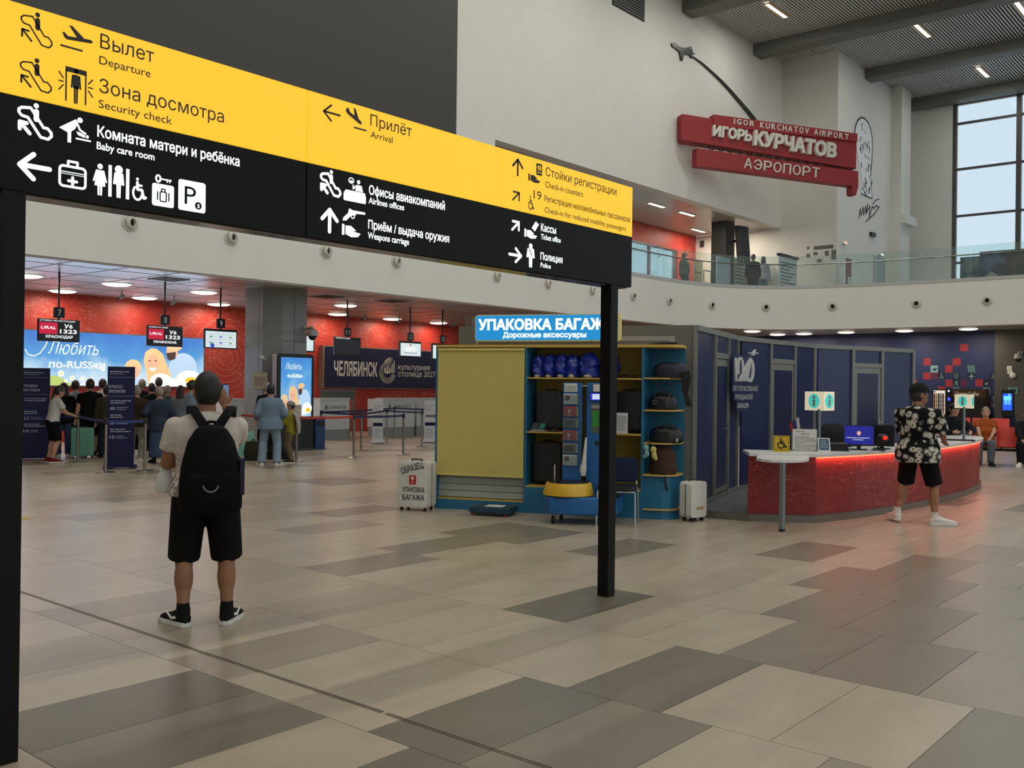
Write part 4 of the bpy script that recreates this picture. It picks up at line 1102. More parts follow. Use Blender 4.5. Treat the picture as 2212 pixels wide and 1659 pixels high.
# counting scale on the middle shelf
xa, zb = kl(1145, 932, .1); xb, zt = kl(1183, 912, .1)
t = thing('price_scale', 'small electronic price scale on the middle shelf', 'scale', kp((xa + xb) / 2, .12, 1.078), KR)
MB().prism([(-.10, 0), (.10, 0), (.10, .03), (-.10, .03)], -.08, .08).build('base', M('scale_grey', '8b8a86', .4), t, bevel=.004)
MB().add([(-.10, -.08, .03), (.10, -.08, .03), (.10, .05, .115), (-.10, .05, .115), (-.10, .07, .03), (.10, .07, .03)], [(0, 1, 2, 3), (3, 2, 5, 4), (0, 3, 4), (1, 5, 2), (0, 4, 5, 1)]).build('display_wedge', M('scale_dark', '2b2d30', .4), t)
for kx, cm in ((-.05, '4a4f52'), (.045, '2f7b62')):
    MB().add([(kx - .035, -.068, .040), (kx + .035, -.068, .040), (kx + .035, .035, .108), (kx - .035, .035, .108)], [(0, 1, 2, 3)]).build('key_field', M('keys_' + cm, cm, .5), t)
t = thing('card_reader', 'small dark card reader lying on the middle shelf', 'card reader', kp(*(kl(1198, 934, .08)[0], .08), 1.078), KR)
MB().rbox(-.05, .05, -.06, .06, 0, .035, .01, 'z').build('reader_body', DCASE, t, bevel=.004)
MB().box(-.03, .03, -.02, .04, .035, .037).build('reader_screen', M('reader_screen', '5d6a70', .3), t)
# cable on the top shelf
xa, _ = kl(1345, 812, .15)
q = MB(); r = random.Random(3); pts = []
for k in range(60):
    a = k * .42; pts.append((xa + .16 * math.cos(a * .5) + .02 * k / 60, .18 + .05 * math.sin(a), 1.806 + .018 * (1 + math.sin(a * .7)) ))
o = MB().tube(pts, .006, 6).build('cable', M('cable_dark', '2c1512', .5)); o.location = KO; o.rotation_euler = (0, 0, KR)
tag(o, 'coiled dark cable on the top shelf right of the sign post', 'cable')
# price sheet
def standing_sheet(label, x, y, z, w, h, rz=KR, lines_n=7, mat=None, name='price_sheet'):
    t = thing(name, label, 'sheet', kp(x, y, z), rz)
    MB().box(-w / 2, w / 2, 0, .004, 0, h).build('sheet', mat or PAPER, t)
    lines(t, -w / 2 + .012, w / 2 - .012, [h * (.2 + .1 * k) for k in range(lines_n)], h * .022, -.0005, INKB, int(x * 10))
    return t
xa, zb = kl(1330, 942, -.01); xb, zt = kl(1355, 895, -.01)
standing_sheet('white handwritten price sheet standing on the middle shelf edge', (xa + xb) / 2, .03, 1.078, xb - xa, zt - 1.06)

# ---------------------------------------------------------------- wrapping machine
wm = thing('wrapping_machine', 'blue luggage wrapping machine with yellow turntable and tall mast', 'machine', kp(1.55, -.62), KR)
wi = wm.matrix_basis.inverted() if False else None
YEL = M('machine_yellow', 'd3a62a', .35)
def wl(u, v, y):
    x, z = kl(u, v, y - .62); return x - 1.55, z
xa, _ = wl(1171, 1095, -.28); xb, _ = wl(1330, 1095, -.2)
prof = [(xa, -.18), (xa + .10, -.30), (xa + .38, -.30), (xb - .02, -.12), (xb, .28), (xa + .06, .28), (xa, .16)]
MB().prism(prof, .125, .335, 'xy').build('base', KBL2, wm, bevel=.018, seg=3, smooth=True)
cx = (wl(1173, 1070, -.05)[0] + wl(1281, 1070, -.05)[0]) / 2; rr_ = (wl(1281, 1070, -.05)[0] - wl(1173, 1070, -.05)[0]) / 2
MB().lathe([(rr_, .345), (rr_ * 1.0, .36), (rr_ * .9, .47), (rr_ * .86, .495)], (cx, -.02, 0), 40).build('turntable', YEL, wm, smooth=True)
MB().lathe([(rr_ * .97, .335), (rr_ * .97, .346)], (cx, -.02, 0), 32).build('turntable_gap', BLACK, wm)
MB().lathe([(rr_ * .80, .495), (rr_ * .80, .507)], (cx, -.02, 0), 36).build('rubber_mat', BLACK, wm)
for x, y in ((xa + .12, -.2), (xb - .16, -.05), (xa + .12, .2), (xb - .1, .2)):
    w_ = MB().cyl((x - .014, y, .048), (x + .014, y, .048), .048, n=18).build('caster', M('wheel_black'), wm, smooth=True)
    MB().box(x - .022, x - .016, y - .02, y + .03, .05, .125).box(x + .016, x + .022, y - .02, y + .03, .05, .125).box(x - .03, x + .03, y - .03, y + .04, .115, .126).build('caster_fork', M('chrome', 'b8b9ba', .25, 1), w_)
MB().cyl((wl(1191, 1000, .05)[0], .22, .33), (wl(1191, 1000, .05)[0], .22, wl(1191, 1003, .22)[1]), .014, n=12).build('guide_rod', M('chrome'), wm, smooth=True)
ym = .20
m0, mt = wl(1217, 826, ym); m1, _ = wl(1257, 826, ym); m2, _ = wl(1268, 826, ym); m3, _ = wl(1322, 826, ym)
MB().box(m2, m3, ym, ym + .26, .335, mt).build('mast', KBL2, wm, bevel=.006)
MB().box(m1 + .002, m2 - .002, ym + .05, ym + .2, .335, mt - .02).build('film_slot', BLACK, wm)
dr = MB().box(m0, m1, ym - .01, ym + .012, .335, mt).build('mast_door', KBL2, wm, bevel=.003)
MB().box(m1 - .02, m2 + .01, ym + .0, ym + .03, mt - .05, mt - .03).build('door_stay', M('chrome'), wm)
# screen and keypad on the mast
a, zt = wl(1275, 849, ym); b, zb = wl(1300, 865, ym)
sc_ = MB().box(a - .01, b + .06, ym - .012, ym, zb - .012, zt + .012).build('screen_bezel', BLACK, wm)
MB().box(a, b + .05, ym - .014, ym - .012, zb, zt).build('screen', M('blue_screen', '2a2fb8', .3, emit=.9), sc_)
MB().box(a + .03, b + .04, ym - .0155, ym - .014, zb + .012, zt - .012).build('screen_window', M('screen_pale', 'b9c6f2', .3, emit=.9), sc_)
a, zt = wl(1278, 872, ym); b, zb = wl(1294, 936, ym)
kpn = MB().box(a, b + .06, ym - .006, ym, zb, zt).build('keypad_panel', M('keypad_dark', '4f564e', .5), wm)
MB().box(a + .012, b + .02, ym - .009, ym - .006, zb + .08, zt - .09).build('keypad_green', M('keypad_green', '2f8a35', .5), kpn)
for k in range(4): MB().disc((b - .01, zb + .11 + .035 * k), .008, ym - .0105, ym - .009, 8).build('button', BLACK, kpn)
MB().box(a, b + .02, ym - .009, ym - .006, zt - .06, zt - .015).build('receipt_slot', M('slot_grey', '8d9088', .4), kpn)
a, zt = wl(1282, 830, ym); b, zb = wl(1296, 846, ym)
MB().box(a, b + .06, ym - .01, ym, zb, zt).build('notice', PAPER, wm)
MB().cyl((wl(1290, 957, ym)[0], ym - .03, wl(1290, 957, ym)[1]), (wl(1290, 957, ym)[0], ym, wl(1290, 957, ym)[1]), .024, n=16).build('stop_knob', BLACK, wm, smooth=True)
# brochure pockets on the open door
a0, _ = wl(1217, 850, ym - .02); a1, _ = wl(1250, 850, ym - .02)
_, zt = wl(1220, 828, ym - .02); _, zb = wl(1220, 846, ym - .02)
nt_ = MB().box(a0 + .01, a1 - .02, ym - .014, ym - .011, zb, zt).build('door_notice', PAPER, wm)
lines(nt_, a0 + .02, a1 - .03, [zb + .015 + .013 * k for k in range(5)], .004, ym - .0142, INKB, 4)
for k, (vt, vb, cm) in enumerate(((850, 873, 'd2cec8'), (878, 899, 'b23a35'), (903, 923, '5c6268'), (930, 951, 'b23a35'), (957, 978, '8c7f78'), (982, 1005, 'd2cec8'))):
    _, zt = wl(1220, vt, ym - .03); _, zb = wl(1220, vb, ym - .03)
    pc = MB().box(a0, a1, ym - .040, ym - .038, zb - .004, zt - .01).box(a0, a1, ym - .04, ym - .012, zb - .006, zb).build('pocket', glassmat('acrylic', 'e8eef0', .1, .05), wm)
    MB().box(a0 + .006, a1 - .02, ym - .033, ym - .025, zb, zt).build('leaflet', M('leaflet_' + cm, cm, .5), pc)
    MB().box(a1 - .02, a1 - .004, ym - .033, ym - .025, zb, zt - .008).build('leaflet_strip', M('leaflet_yellow', 'cdb35a', .5), pc)
    if cm == 'b23a35':
        i = Icon(a0 + .05, zb + .012, .06, .075, ym - .034); i.poly([(.15, 1), (.85, 1), (.75, .55), (.56, .45), (.56, .12), (.85, .0), (.15, 0), (.44, .12), (.44, .45), (.25, .55)]).build(pc, PAPER, 'glass_symbol')
    elif cm == 'd2cec8':
        MB().box(a0 + .03, a0 + .085, ym - .0345, ym - .033, zb + .05, zt - .025).build('leaflet_picture', M('pic_brown', '7c2b22', .5), pc)
    else:
        MB().box(a0 + .02, a1 - .05, ym - .0345, ym - .033, zb + .02, zt - .03).build('leaflet_picture', M('pic_dark', '33302f', .5), pc)
# film roll hanging in the slot
fr = thing('film_roll', 'roll of white stretch film hanging in the machine slot', 'film roll', kp(1.55 + wl(1262, 990, .1)[0], -.62 + .10, 0), KR)
_, zt = wl(1262, 945, .1); _, zb = wl(1262, 1028, .1)
q = MB(); loft(q, [(Vector((-.01, 0, zb)), Vector((.028, 0, 0)), Vector((0, .02, 0))), (Vector((-.015, 0, zb + .08)), Vector((.045, 0, 0)), Vector((0, .03, 0))), (Vector((0, 0, zb + .18)), Vector((.028, 0, 0)), Vector((0, .02, 0))), (Vector((.02, 0, zt)), Vector((.012, 0, 0)), Vector((0, .012, 0)))], 12)
q.build('film', M('film_white'), fr, smooth=True)
MB().cyl((.02, 0, zt - .02), (.02, 0, zt + .06), .01, n=8).build('roll_core', M('zip_dark'), fr)

# ---------------------------------------------------------------- visitor chair
t = thing('visitor_chair', 'navy and black visitor chair with chrome frame behind the sign post', 'chair', kp(2.50, -.55), KR + .10)
NAVYC = cloth('chair_navy', '1b2440'); BLKV = M('vinyl_black', '15161a', .45)
CH = M('chrome')
q = MB().rbox(-.23, .23, -.02, .02, .50, .80, .06, 'y', 5); q.v = [(x, y + .20 + .10 * (z - .5) - .25 * x * x * 1.2, z) for x, y, z in q.v]
q.build('backrest', NAVYC, t, bevel=.012, smooth=True)
q = MB().rbox(-.23, .23, -.22, .20, .425, .475, .06, 'z', 5); q.build('seat', BLKV, t, bevel=.015, smooth=True)
for sx in (-1, 1):
    MB().tube([(sx * .235, -.23, 0), (sx * .225, -.20, .40), (sx * .22, -.17, .418)], .012).build('leg', CH, t, smooth=True)
    MB().tube([(sx * .235, .25, 0), (sx * .225, .20, .40), (sx * .20, .22, .56), (sx * .20, .245, .70)], .012).build('leg', CH, t, smooth=True)
    MB().tube([(sx * .22, -.2, .412), (sx * .22, .2, .412)], .011).build('side_rail', CH, t, smooth=True)
MB().tube([(-.22, -.2, .412), (.22, -.2, .412)], .011).build('front_rail', CH, t, smooth=True)
# ---------------------------------------------------------------- floor scale
t = thing('platform_scale', 'dark blue platform scale on the floor before the blind', 'scale', kp(.82, -.32), KR)
SBL = M('scale_blue', '17384d', .45)
MB().box(-.27, .27, -.2, .2, .045, .11).build('platform', SBL, t, bevel=.008)
MB().box(-.25, .25, -.18, .18, .02, .045).build('frame', DGREY, t)
for x in (-.22, .22):
    for y in (-.16, .16): MB().cyl((x, y, 0), (x, y, .03), .025, n=12).build('foot', M('foot_red', '6d2a24', .5), t)
MB().box(-.10, .14, -.08, .12, .1105, .112).build('paper_sheet', PAPER, t)

# ---------------------------------------------------------------- bags on the corner rack
def bag(label, x, y, z, w, d, h, mat, prof=((0, .92), (.15, 1.0), (.5, 1.0), (.8, .9), (1.0, .62)), handles=True, rz=0.0, name='duffel_bag', cat='bag', zip_=True):
    t = thing(name, label, cat, kp(x, y, z), KR + rz)
    q = MB(); loft(q, [(Vector((0, 0, h * a)), Vector((w / 2 * k, 0, 0)), Vector((0, d / 2 * (k if a > .5 else 1), 0))) for a, k in prof], 20)
    remesh(q, 'bag_body', mat, t, .012, 4)
    if handles:
        for yy in (-d * .28, d * .28):
            MB().tube([(-w * .28, yy, h * .55), (-w * .22, yy * 1.1, h * 1.02), (-w * .08, yy * .9, h * 1.16), (w * .08, yy * .9, h * 1.16), (w * .22, yy * 1.1, h * 1.02), (w * .28, yy, h * .55)], .011).build('handle', M('strap_black', '111214', .4), t, smooth=True)
    if zip_: MB().box(-w * .32, w * .32, -.006, .006, h * .985, h * 1.0).build('zip', GREYM, t)
    return t
NYL = M('nylon_navy', '131a2c', .5, noise=.1, nscale=9, bump=.4); LEA = M('leather_black', '0e0e10', .32, noise=.1, nscale=10, bump=.4); SUE = M('suede_brown', '3d2314', .8, noise=.12, nscale=7, bump=.4)
b1 = bag('navy nylon duffel bag on the top corner shelf with hanging strap', 3.03, .17, 1.803, .46, .28, .20, NYL, handles=False)
MB().prism([(.16, .08), (.26, .09), (.28, .0), (.24, -.2), (.30, -.36), (.22, -.36), (.17, -.18), (.15, -.02)], -.165, -.150).build('hanging_strap', M('strap_black'), b1)
MB().box(-.16, -.145, -.15, -.14, -.16, .02).build('thin_strap', M('strap_black'), b1)
MB().box(.03, .045, -.18, -.172, -.14, .02).build('thin_strap', M('strap_black'), b1)
b2 = bag('black leather bag with metal ring on the second corner shelf', 2.93, .17, 1.393, .38, .26, .20, LEA, handles=True)
MB().lathe([(.022, -.003), (.026, -.003), (.026, .003), (.022, .003), (.022, -.003)], (0, 0, 0), 14, Matrix.Translation((-.08, -.135, .10)) @ Matrix.Rotation(PI / 2, 4, 'X'), False).build('metal_ring', CH, b2)
b3 = bag('black handbag with looped handles and white tag on the third corner shelf', 2.98, .16, .973, .44, .28, .20, LEA)
MB().box(.15, .17, -.15, -.147, .02, .065).build('white_tag', PAPER, b3)
b4 = bag('brown suede backpack slumped on the fourth corner shelf', 2.94, .18, .568, .36, .26, .36, SUE, prof=((0, .95), (.2, 1.05), (.4, .9), (.6, .95), (.85, .85), (1, .6)), handles=False, name='backpack', cat='backpack')
MB().prism([(.02, .04), (.05, .04), (.07, -.10), (.10, -.2), (.07, -.2), (.045, -.1)], -.165, -.158).build('hanging_strap', M('strap_black'), b4)
pl = thing('plush_keychain', 'pair of pastel plush charms hanging from the third corner shelf', 'charm', kp(2.80, -.035, .80), KR)
for x, z, m in ((-.045, .06, M('plush_blue', '7fa6a8', .9, bump=.5, nscale=60)), (.05, .04, M('plush_yellow', 'c8b86a', .9, bump=.5, nscale=60))):
    q = MB(); q.ball((x, 0, z + .05), (.04, .035, .045), 10, 12).ball((x + .01, 0, z - .02), (.036, .032, .05), 10, 12); q.ball((x + (.03 if x > 0 else -.02), 0, z - .06), (.025, .022, .03), 8, 10)
    remesh(q, 'plush_charm', m, pl, .008, 2)
MB().tube([(-.045, 0, .15), (0, 0, .175), (.05, 0, .13)], .004, 6).tube([(0, 0, .175), (0, .04, .18)], .004, 6).build('cord', M('strap_black'), pl)
lp = MB().prism([(-.17, 0), (.17, .005), (.16, .035), (.0, .03), (-.17, .012)], -.11, .11).build('laptop_sleeve', M('strap_black'))
lp.location = kp(2.93, .22, 2.226); lp.rotation_euler = (0, 0, KR); tag(lp, 'flat black pouch lying on top of the corner rack', 'pouch')
# ================================================================ information booth and desk
FRM = M('booth_frame', '83857f', .45, .3); NVP = M('booth_navy', '222e55', .3, noise=.03); NVD = M('booth_navy_deep', '1b2547', .3)
bo = thing('information_booth', 'navy panelled information booth partition with grey frames and three doors', 'booth')
PLAT = [(11.183, 6.268), (11.31, 5.594), (11.766, 4.906), (12.6, 4.70), (13.525, 4.553), (14.6, 4.46), (15.697, 4.435), (16.6, 4.45), (17.283, 4.505), (18.1, 4.60), (18.78, 4.765), (19.3, 5.02), (19.65, 5.4), (19.75, 5.9), (19.7, 6.3), (16.9, 7.2), (13.8, 7.15)]
pf = MB().prism(PLAT, 0, .085, 'xy').build('platform_edge', M('platform_edge', '6f6a60', .35, .4), bo)
MB().prism([(x + (.012 if y > 5 else 0), y + .012) for x, y in PLAT], .085, .093, 'xy').build('platform_carpet', M('carpet_grey', '56595c', .9, noise=.06, nscale=50), bo)
HB = 2.505
def pane_seg(A, B, marks, label=None):
    """one straight run of the partition; marks = [(u0, u1, kind)] in the photograph, kind panel or door"""
    A = Vector((*A, 0)); B = Vector((*B, 0)); d = (B - A); L = d.length; d.normalize(); n = Vector((-d.y, d.x, 0)); rz = math.atan2(d.y, d.x)
    def lx(u):
        r = ray(u, 900); t = (A - CO).dot(n) / r.dot(n); return ((CO + r * t) - A).dot(d)
    def bx(name, mat, *b, parent=bo):
        o = MB().box(*b).build(name, mat, parent)
        if parent is bo: o.location = A; o.rotation_euler = (0, 0, rz)
        return o
    bx('top_rail', FRM, 0, L, -.03, .05, HB - .075, HB); bx('bottom_rail', FRM, 0, L, -.03, .05, .093, .155)
    for u0, u1, kind in marks:
        a, b = max(0, lx(u0)), min(L, lx(u1))
        bx('post', FRM, b - .035, b + .035, -.035, .05, .093, HB - .02)
        if kind == 'panel':
            bx('panel', NVP, a + .03, b - .03, 0, .03, .155, HB - .075)
        else:
            bx('transom_panel', NVP, a + .03, b - .03, 0, .03, 2.19, HB - .075)
            bx('transom_rail', FRM, a, b, -.03, .05, 2.11, 2.19)
            o = bx('door', FRM, a + .035, b - .035, -.02, .035, .16, 2.10)
            MB().box(a + .13, b - .13, -.026, -.02, .26, 2.0).build('door_panel', NVD, o)
            MB().box(a + .05, b - .05, -.0215, -.019, .17, .19).box(b - .062, b - .056, -.0225, -.02, .16, 2.1).build('door_gap', DGREY, o)
            h = MB().tube([(b - .085, -.02, 1.08), (b - .085, -.07, 1.08), (b - .19, -.07, 1.08)], .011).box(b - .10, b - .07, -.026, -.018, 1.0, 1.16)
            h.build('door_handle', M('chrome'), o)
    return A, d, n, rz, lx
SA = (11.25, 6.34); SB = (13.8, 7.06); SC_ = (16.83, 7.1); SD = (19.6, 6.25)
s1_ = pane_seg(SA, SB, [(1505, 1541, 'panel'), (1541, 1570, 'door'), (1570, 1600, 'panel')])
s2_ = pane_seg(SB, SC_, [(1600, 1662, 'panel'), (1662, 1714, 'door'), (1714, 1764, 'panel')])
s3_ = pane_seg(SC_, SD, [(1764, 1840, 'panel'), (1840, 1903, 'door'), (1903, 1975, 'panel')])
# grey end wall with the pale inset, standing behind the corner rack
gd = Vector((-.412, .911, 0)); G0 = Vector((SA[0], SA[1], 0)); grz = math.atan2(-gd.y, -gd.x)
GW = M('booth_grey_wall', '6b6a65', .5)
G1 = G0 + gd * 3.3
def gb(name, mat, *b):
    o = MB().box(*b).build(name, mat, bo); o.location = G1; o.rotation_euler = (0, 0, grz); return o
gb('end_wall', GW, 0, 3.3, .02, .14, 0, HB); gb('corner_profile', FRM, 3.26, 3.31, .0, .15, 0, HB)
gb('inset_panel', M('inset_pale', '9b9a94', .5), .25, 3.02, .005, .02, .5, 2.36); gb('inset_field', GW, .3, 2.96, -.001, .006, .5, 2.30)
x0, z0 = kl(1006, 684, .75); x1, _ = kl(1021, 684, .75)
o = MB().box(x0, x1, .72, 1.4, 0, z0).build('rear_pillar', M('booth_brown', '6a5a48', .5), bo); o.location = KO; o.rotation_euler = (0, 0, KR)
# centenary emblem across the first joint
A, d, n, rz, lx = s1_
em = thing('centenary_emblem', 'silver and navy hundred-years-of-aviation emblem on the booth wall', 'emblem')
def eml(u, v):      # on the chord plane of the emblem board
    P0 = Vector((13.25, 6.78, 0)); dd = Vector((1, .17, 0)).normalized(); nn = Vector((-dd.y, dd.x, 0))
    r = ray(u, v); q = CO + r * ((P0 - CO).dot(nn) / r.dot(nn)); return (q - P0).dot(dd), q.z
P0 = Vector((13.25, 6.78, 0)); em.location = P0; em.rotation_euler = (0, 0, math.atan2(.17, 1))
SIL = M('emblem_silver', 'c9c9c6', .4); EB = M('emblem_board', '1d2750', .4)
Zb = lambda x, y: eml(1480 + x / 5.53, 660 + y / 5.53)
def ptx(pts): return [Zb(*p) for p in pts]
MB().prism(ptx([(565, 905), (890, 925), (850, 1040), (560, 1040)]), -.006, .02).build('backing_board', EB, em)
MB().prism(ptx([(585, 1040), (805, 1035), (800, 1140), (585, 1140)]), -.006, .02).build('backing_board', EB, em)
MB().prism(ptx([(610, 1140), (760, 1135), (755, 1260), (610, 1265)]), -.006, .02).build('backing_board', EB, em)
MB().prism(ptx([(575, 610), (640, 580), (700, 600), (760, 590), (830, 640), (830, 860), (790, 925), (565, 920)]), -.002, .02).build('backing_board', EB, em)
MB().prism(ptx([(582, 640), (605, 622), (607, 905), (590, 905)]), -.02, .0).build('numeral', SIL, em)
def ring2(mb, cu, cv, a, b, w, t0=0, t1=2 * PI, n=26):
    for i in range(n):
        q = []
        for t, k in ((i, 0), (i + 1, 0), (i + 1, 1), (i, 1)):
            t = t0 + (t1 - t0) * t / n; q.append(Zb(cu + (a - k * w) * math.cos(t), cv - (b - k * w * 1.2) * math.sin(t)))
        mb.prism(q, -.02, 0)
    return mb
ring2(MB(), 652, 760, 42, 145, 24, -.3, PI * 1.15).build('numeral', SIL, em)
ring2(MB(), 762, 770, 55, 148, 30, -PI * .75, PI * .55).build('numeral', SIL, em)
for k in range(4):
    MB().prism(ptx([(622 + k * 30, 905), (640 + k * 30, 905), (762 + k * 7, 645), (754 + k * 7, 640)]), -.024, -.002).build('runway_stripe', SIL, em)
MB().prism(ptx([(745, 562), (790, 560), (825, 525), (833, 530), (820, 562), (862, 562), (862, 575), (812, 578), (815, 598), (765, 598), (790, 585), (790, 575), (745, 572)]), -.024, -.002).build('aeroplane', SIL, em)
def emtext(s, x0, yb, yt, x1):
    a = Zb(x0, yb); t = Zb(x0, yt); e = Zb(x1, yb); text(em, s, a[0], a[1], t[1] - a[1], e[0] - a[0], -.0065, SIL, .01, .001)
emtext('ЛЕТ ОТЕЧЕСТВЕННОЙ', 565, 1018, 960, 858); emtext('ГРАЖДАНСКОЙ', 588, 1122, 1063, 800); emtext('АВИАЦИИ', 614, 1225, 1168, 750)

# ---------------------------------------------------------------- desk
dk = thing('information_desk', 'long curved red information desk with white top and glowing red light line', 'desk')
DP_ = [(11.33, 5.62), (11.79, 4.93), (12.6, 4.725), (13.525, 4.578), (14.6, 4.485), (15.7, 4.46), (16.6, 4.475), (17.28, 4.53), (18.1, 4.63), (18.75, 4.79), (19.25, 5.05), (19.55, 5.42)]
REDD = redprint('red_formula_desk', '7c1917', 'c4645a', 5.0, 15.0, .8)
MB_ = ribbon(MB(), DP_[:2], 0, .03, .093, .82).build('side_panel', REDD, dk)
ribbon(MB(), DP_[1:], 0, .03, .093, .80).build('front_panel', REDD, dk)
TOPW = M('desk_white', 'd2d1cd', .35)
ribbon(MB(), DP_, -.055, .62, .825, .868).build('desk_top', TOPW, dk, bevel=.004)
ribbon(MB(), DP_[1:], .03, .60, .80, .825).build('under_frame', DGREY, dk)
LED = M('led_red', 'ff5a3c', .5, emit=8, ecol='ff3b22')
part_label(ribbon(MB(), DP_[1:], -.022, -.008, .808, .823).build('light_strip', LED, dk), 'glowing red light strip')
for (ax, ay), (bx_, by) in zip(offs(DP_[1:], -.05)[:-1], offs(DP_[1:], -.05)[1:]):
    L = math.hypot(bx_ - ax, by - ay)
    l_ = area('strip_light', ((ax + bx_) / 2, (ay + by) / 2, .805), L, 1.5 * L, (1, .24, .15), (.75, 0, math.atan2(by - ay, bx_ - ax)), dk, .02)
q = MB()
for r in (.08, .15, .22, .29):
    cxy = Vector((14.05, 4.527 - .004, 0)); dd = Vector((1.075, -.095, 0)).normalized()
    for i in range(36):
        a0 = 2 * PI * i / 36; a1 = 2 * PI * (i + 1) / 36
        pp = []
        for t, k in ((a0, 0), (a1, 0), (a1, 1), (a0, 1)):
            rr = r - k * .008; w = cxy + dd * rr * math.cos(t); pp.append((w.x, w.y, .52 + rr * math.sin(t)))
        q.add(pp, [(0, 1, 2, 3)])
q.build('printed_rings', M('ring_ink', 'd0665a', .6), dk)
# half-round ledge table with its leg
lt = thing('ledge_table', 'low white half-round ledge on a grey post beside the desk', 'table')
out = [(1642, 980), (1635, 986), (1633.5, 989), (1645, 991.2), (1665, 993), (1690, 993.8), (1715, 993.6), (1735, 992.7), (1747, 991), (1748, 986), (1744, 982)]
MB().prism([tuple(on_z(u, v, .842)[:2]) for u, v in out], .806, .842, 'xy').build('ledge_top', TOPW, lt, bevel=.006)
lc = on_z(1689, 1148, 0)
MB().rbox(lc.x - .03, lc.x + .03, lc.y - .03, lc.y + .03, .02, .806, .012, 'z').build('post', M('post_alu', '7f8a8a', .35, .6), lt)
MB().rbox(lc.x - .031, lc.x + .031, lc.y - .031, lc.y + .031, 0, .03, .012, 'z').build('foot', BLACK, lt)

# ---------------------------------------------------------------- things on the desk
CAMR = lambda p: math.atan2(p[1], p[0]) - PI / 2          # heading that faces the camera
def desk_item(name, label, cat, u, v, z=.868, turn=0.0, group=None):
    p = on_z(u, v, z); return thing(name, label, cat, tuple(p), CAMR(p) + turn, group), (Vector(p) - CO).dot(ROT @ Vector((0, 0, -1))) / FPX
YP = M('placard_yellow', 'c9a81e', .5)
t, k = desk_item('access_placard', 'yellow wheelchair symbol placard on the desk', 'placard', 1688, 976)
W, Hh = 34 * k, 35 * k
MB().add([(-W / 2, 0, 0), (W / 2, 0, 0), (W / 2, .02, Hh), (-W / 2, .02, Hh), (-W / 2, .09, 0), (W / 2, .09, 0)], [(0, 1, 2, 3), (3, 2, 5, 4), (0, 3, 4), (1, 5, 2), (0, 4, 5, 1)]).build('placard', YP, t)
i = Icon(-W * .32, Hh * .2, W * .64, Hh * .66, -.001); o = wheelchair(i, .11).build(t, BLACK); o.rotation_euler = (-.09, 0, 0)
q = MB().stroke([(-W * .44, Hh * .13), (W * .44, Hh * .13), (W * .44, Hh * .95), (-W * .44, Hh * .95)], .004, -.002, -.001, True).build('border', BLACK, t); q.rotation_euler = (-.09, 0, 0)
t, k = desk_item('notice_stand', 'white printed notice in an acrylic stand on the desk', 'notice', 1738, 974)
W, Hh = 50 * k, 47 * k
MB().box(-W / 2, W / 2, 0, .006, 0.012, Hh).build('notice_sheet', PAPER, t)
MB().box(-W / 2 - .005, W / 2 + .005, -.01, .06, 0, .012).build('acrylic_foot', glassmat('acrylic'), t)
lines(t, -W * .42, W * .42, [Hh * (.12 + .075 * j) for j in range(8)], Hh * .018, -.0005, INKB, 5)
text(t, 'КУРЧАТОВ', -W * .38, Hh * .86, Hh * .05, W * .38, -.0005, INKB, .01, .0006); lines(t, -W * .15, W * .2, [Hh * .76], Hh * .03, -.0005, INKB, 8)
# flag
t, k = desk_item('desk_flag', 'small white blue and red flag on a stick behind the notice', 'flag', 1722, 968, .868)
t.location = tuple(on_z(1721, 966, .868))
zt = .40
for j, (c, n_) in enumerate((('d8d8d8', 'white'), ('1d2f7c', 'blue'), ('a3242a', 'red'))):
    x0 = -.06 + .045 * (2 - j); q = MB().prism([(x0 - .03, .22 + .005 * j), (x0 + .02, .22 + .01), (x0 - .005, .42 - .03 * j), (x0 - .045, .40 - .035 * j)], -.004, .002); q.v = [(x, y + .012 * math.sin(z * 40 + x * 30), z) for x, y, z in q.v]
    part_label(q.build('flag_stripe', M('flag_' + n_, c, .7), t), n_ + ' stripe')
MB().cyl((.03, 0, 0), (-.02, 0, .45), .004, n=8).build('flag_stick', M('flag_gold', 'b49a5a', .4), t)
t, k = desk_item('tablet_stand', 'tilted blue leaflet in a white counter stand', 'stand', 1781, 976)
W, Hh = 26 * k, 31 * k
q = MB().box(-W / 2, W / 2, 0, .008, 0, Hh).build('stand_back', TOPW, t); q.rotation_euler = (-.3, 0, .25)
p_ = MB().box(-W * .4, W * .4, -.002, 0, Hh * .12, Hh * .92).build('leaflet', M('leaflet_blue', '23506b', .4), q); lines(q, -W * .3, W * .3, [Hh * (.3 + .12 * j) for j in range(5)], Hh * .03, -.0025, PAPER, 3)
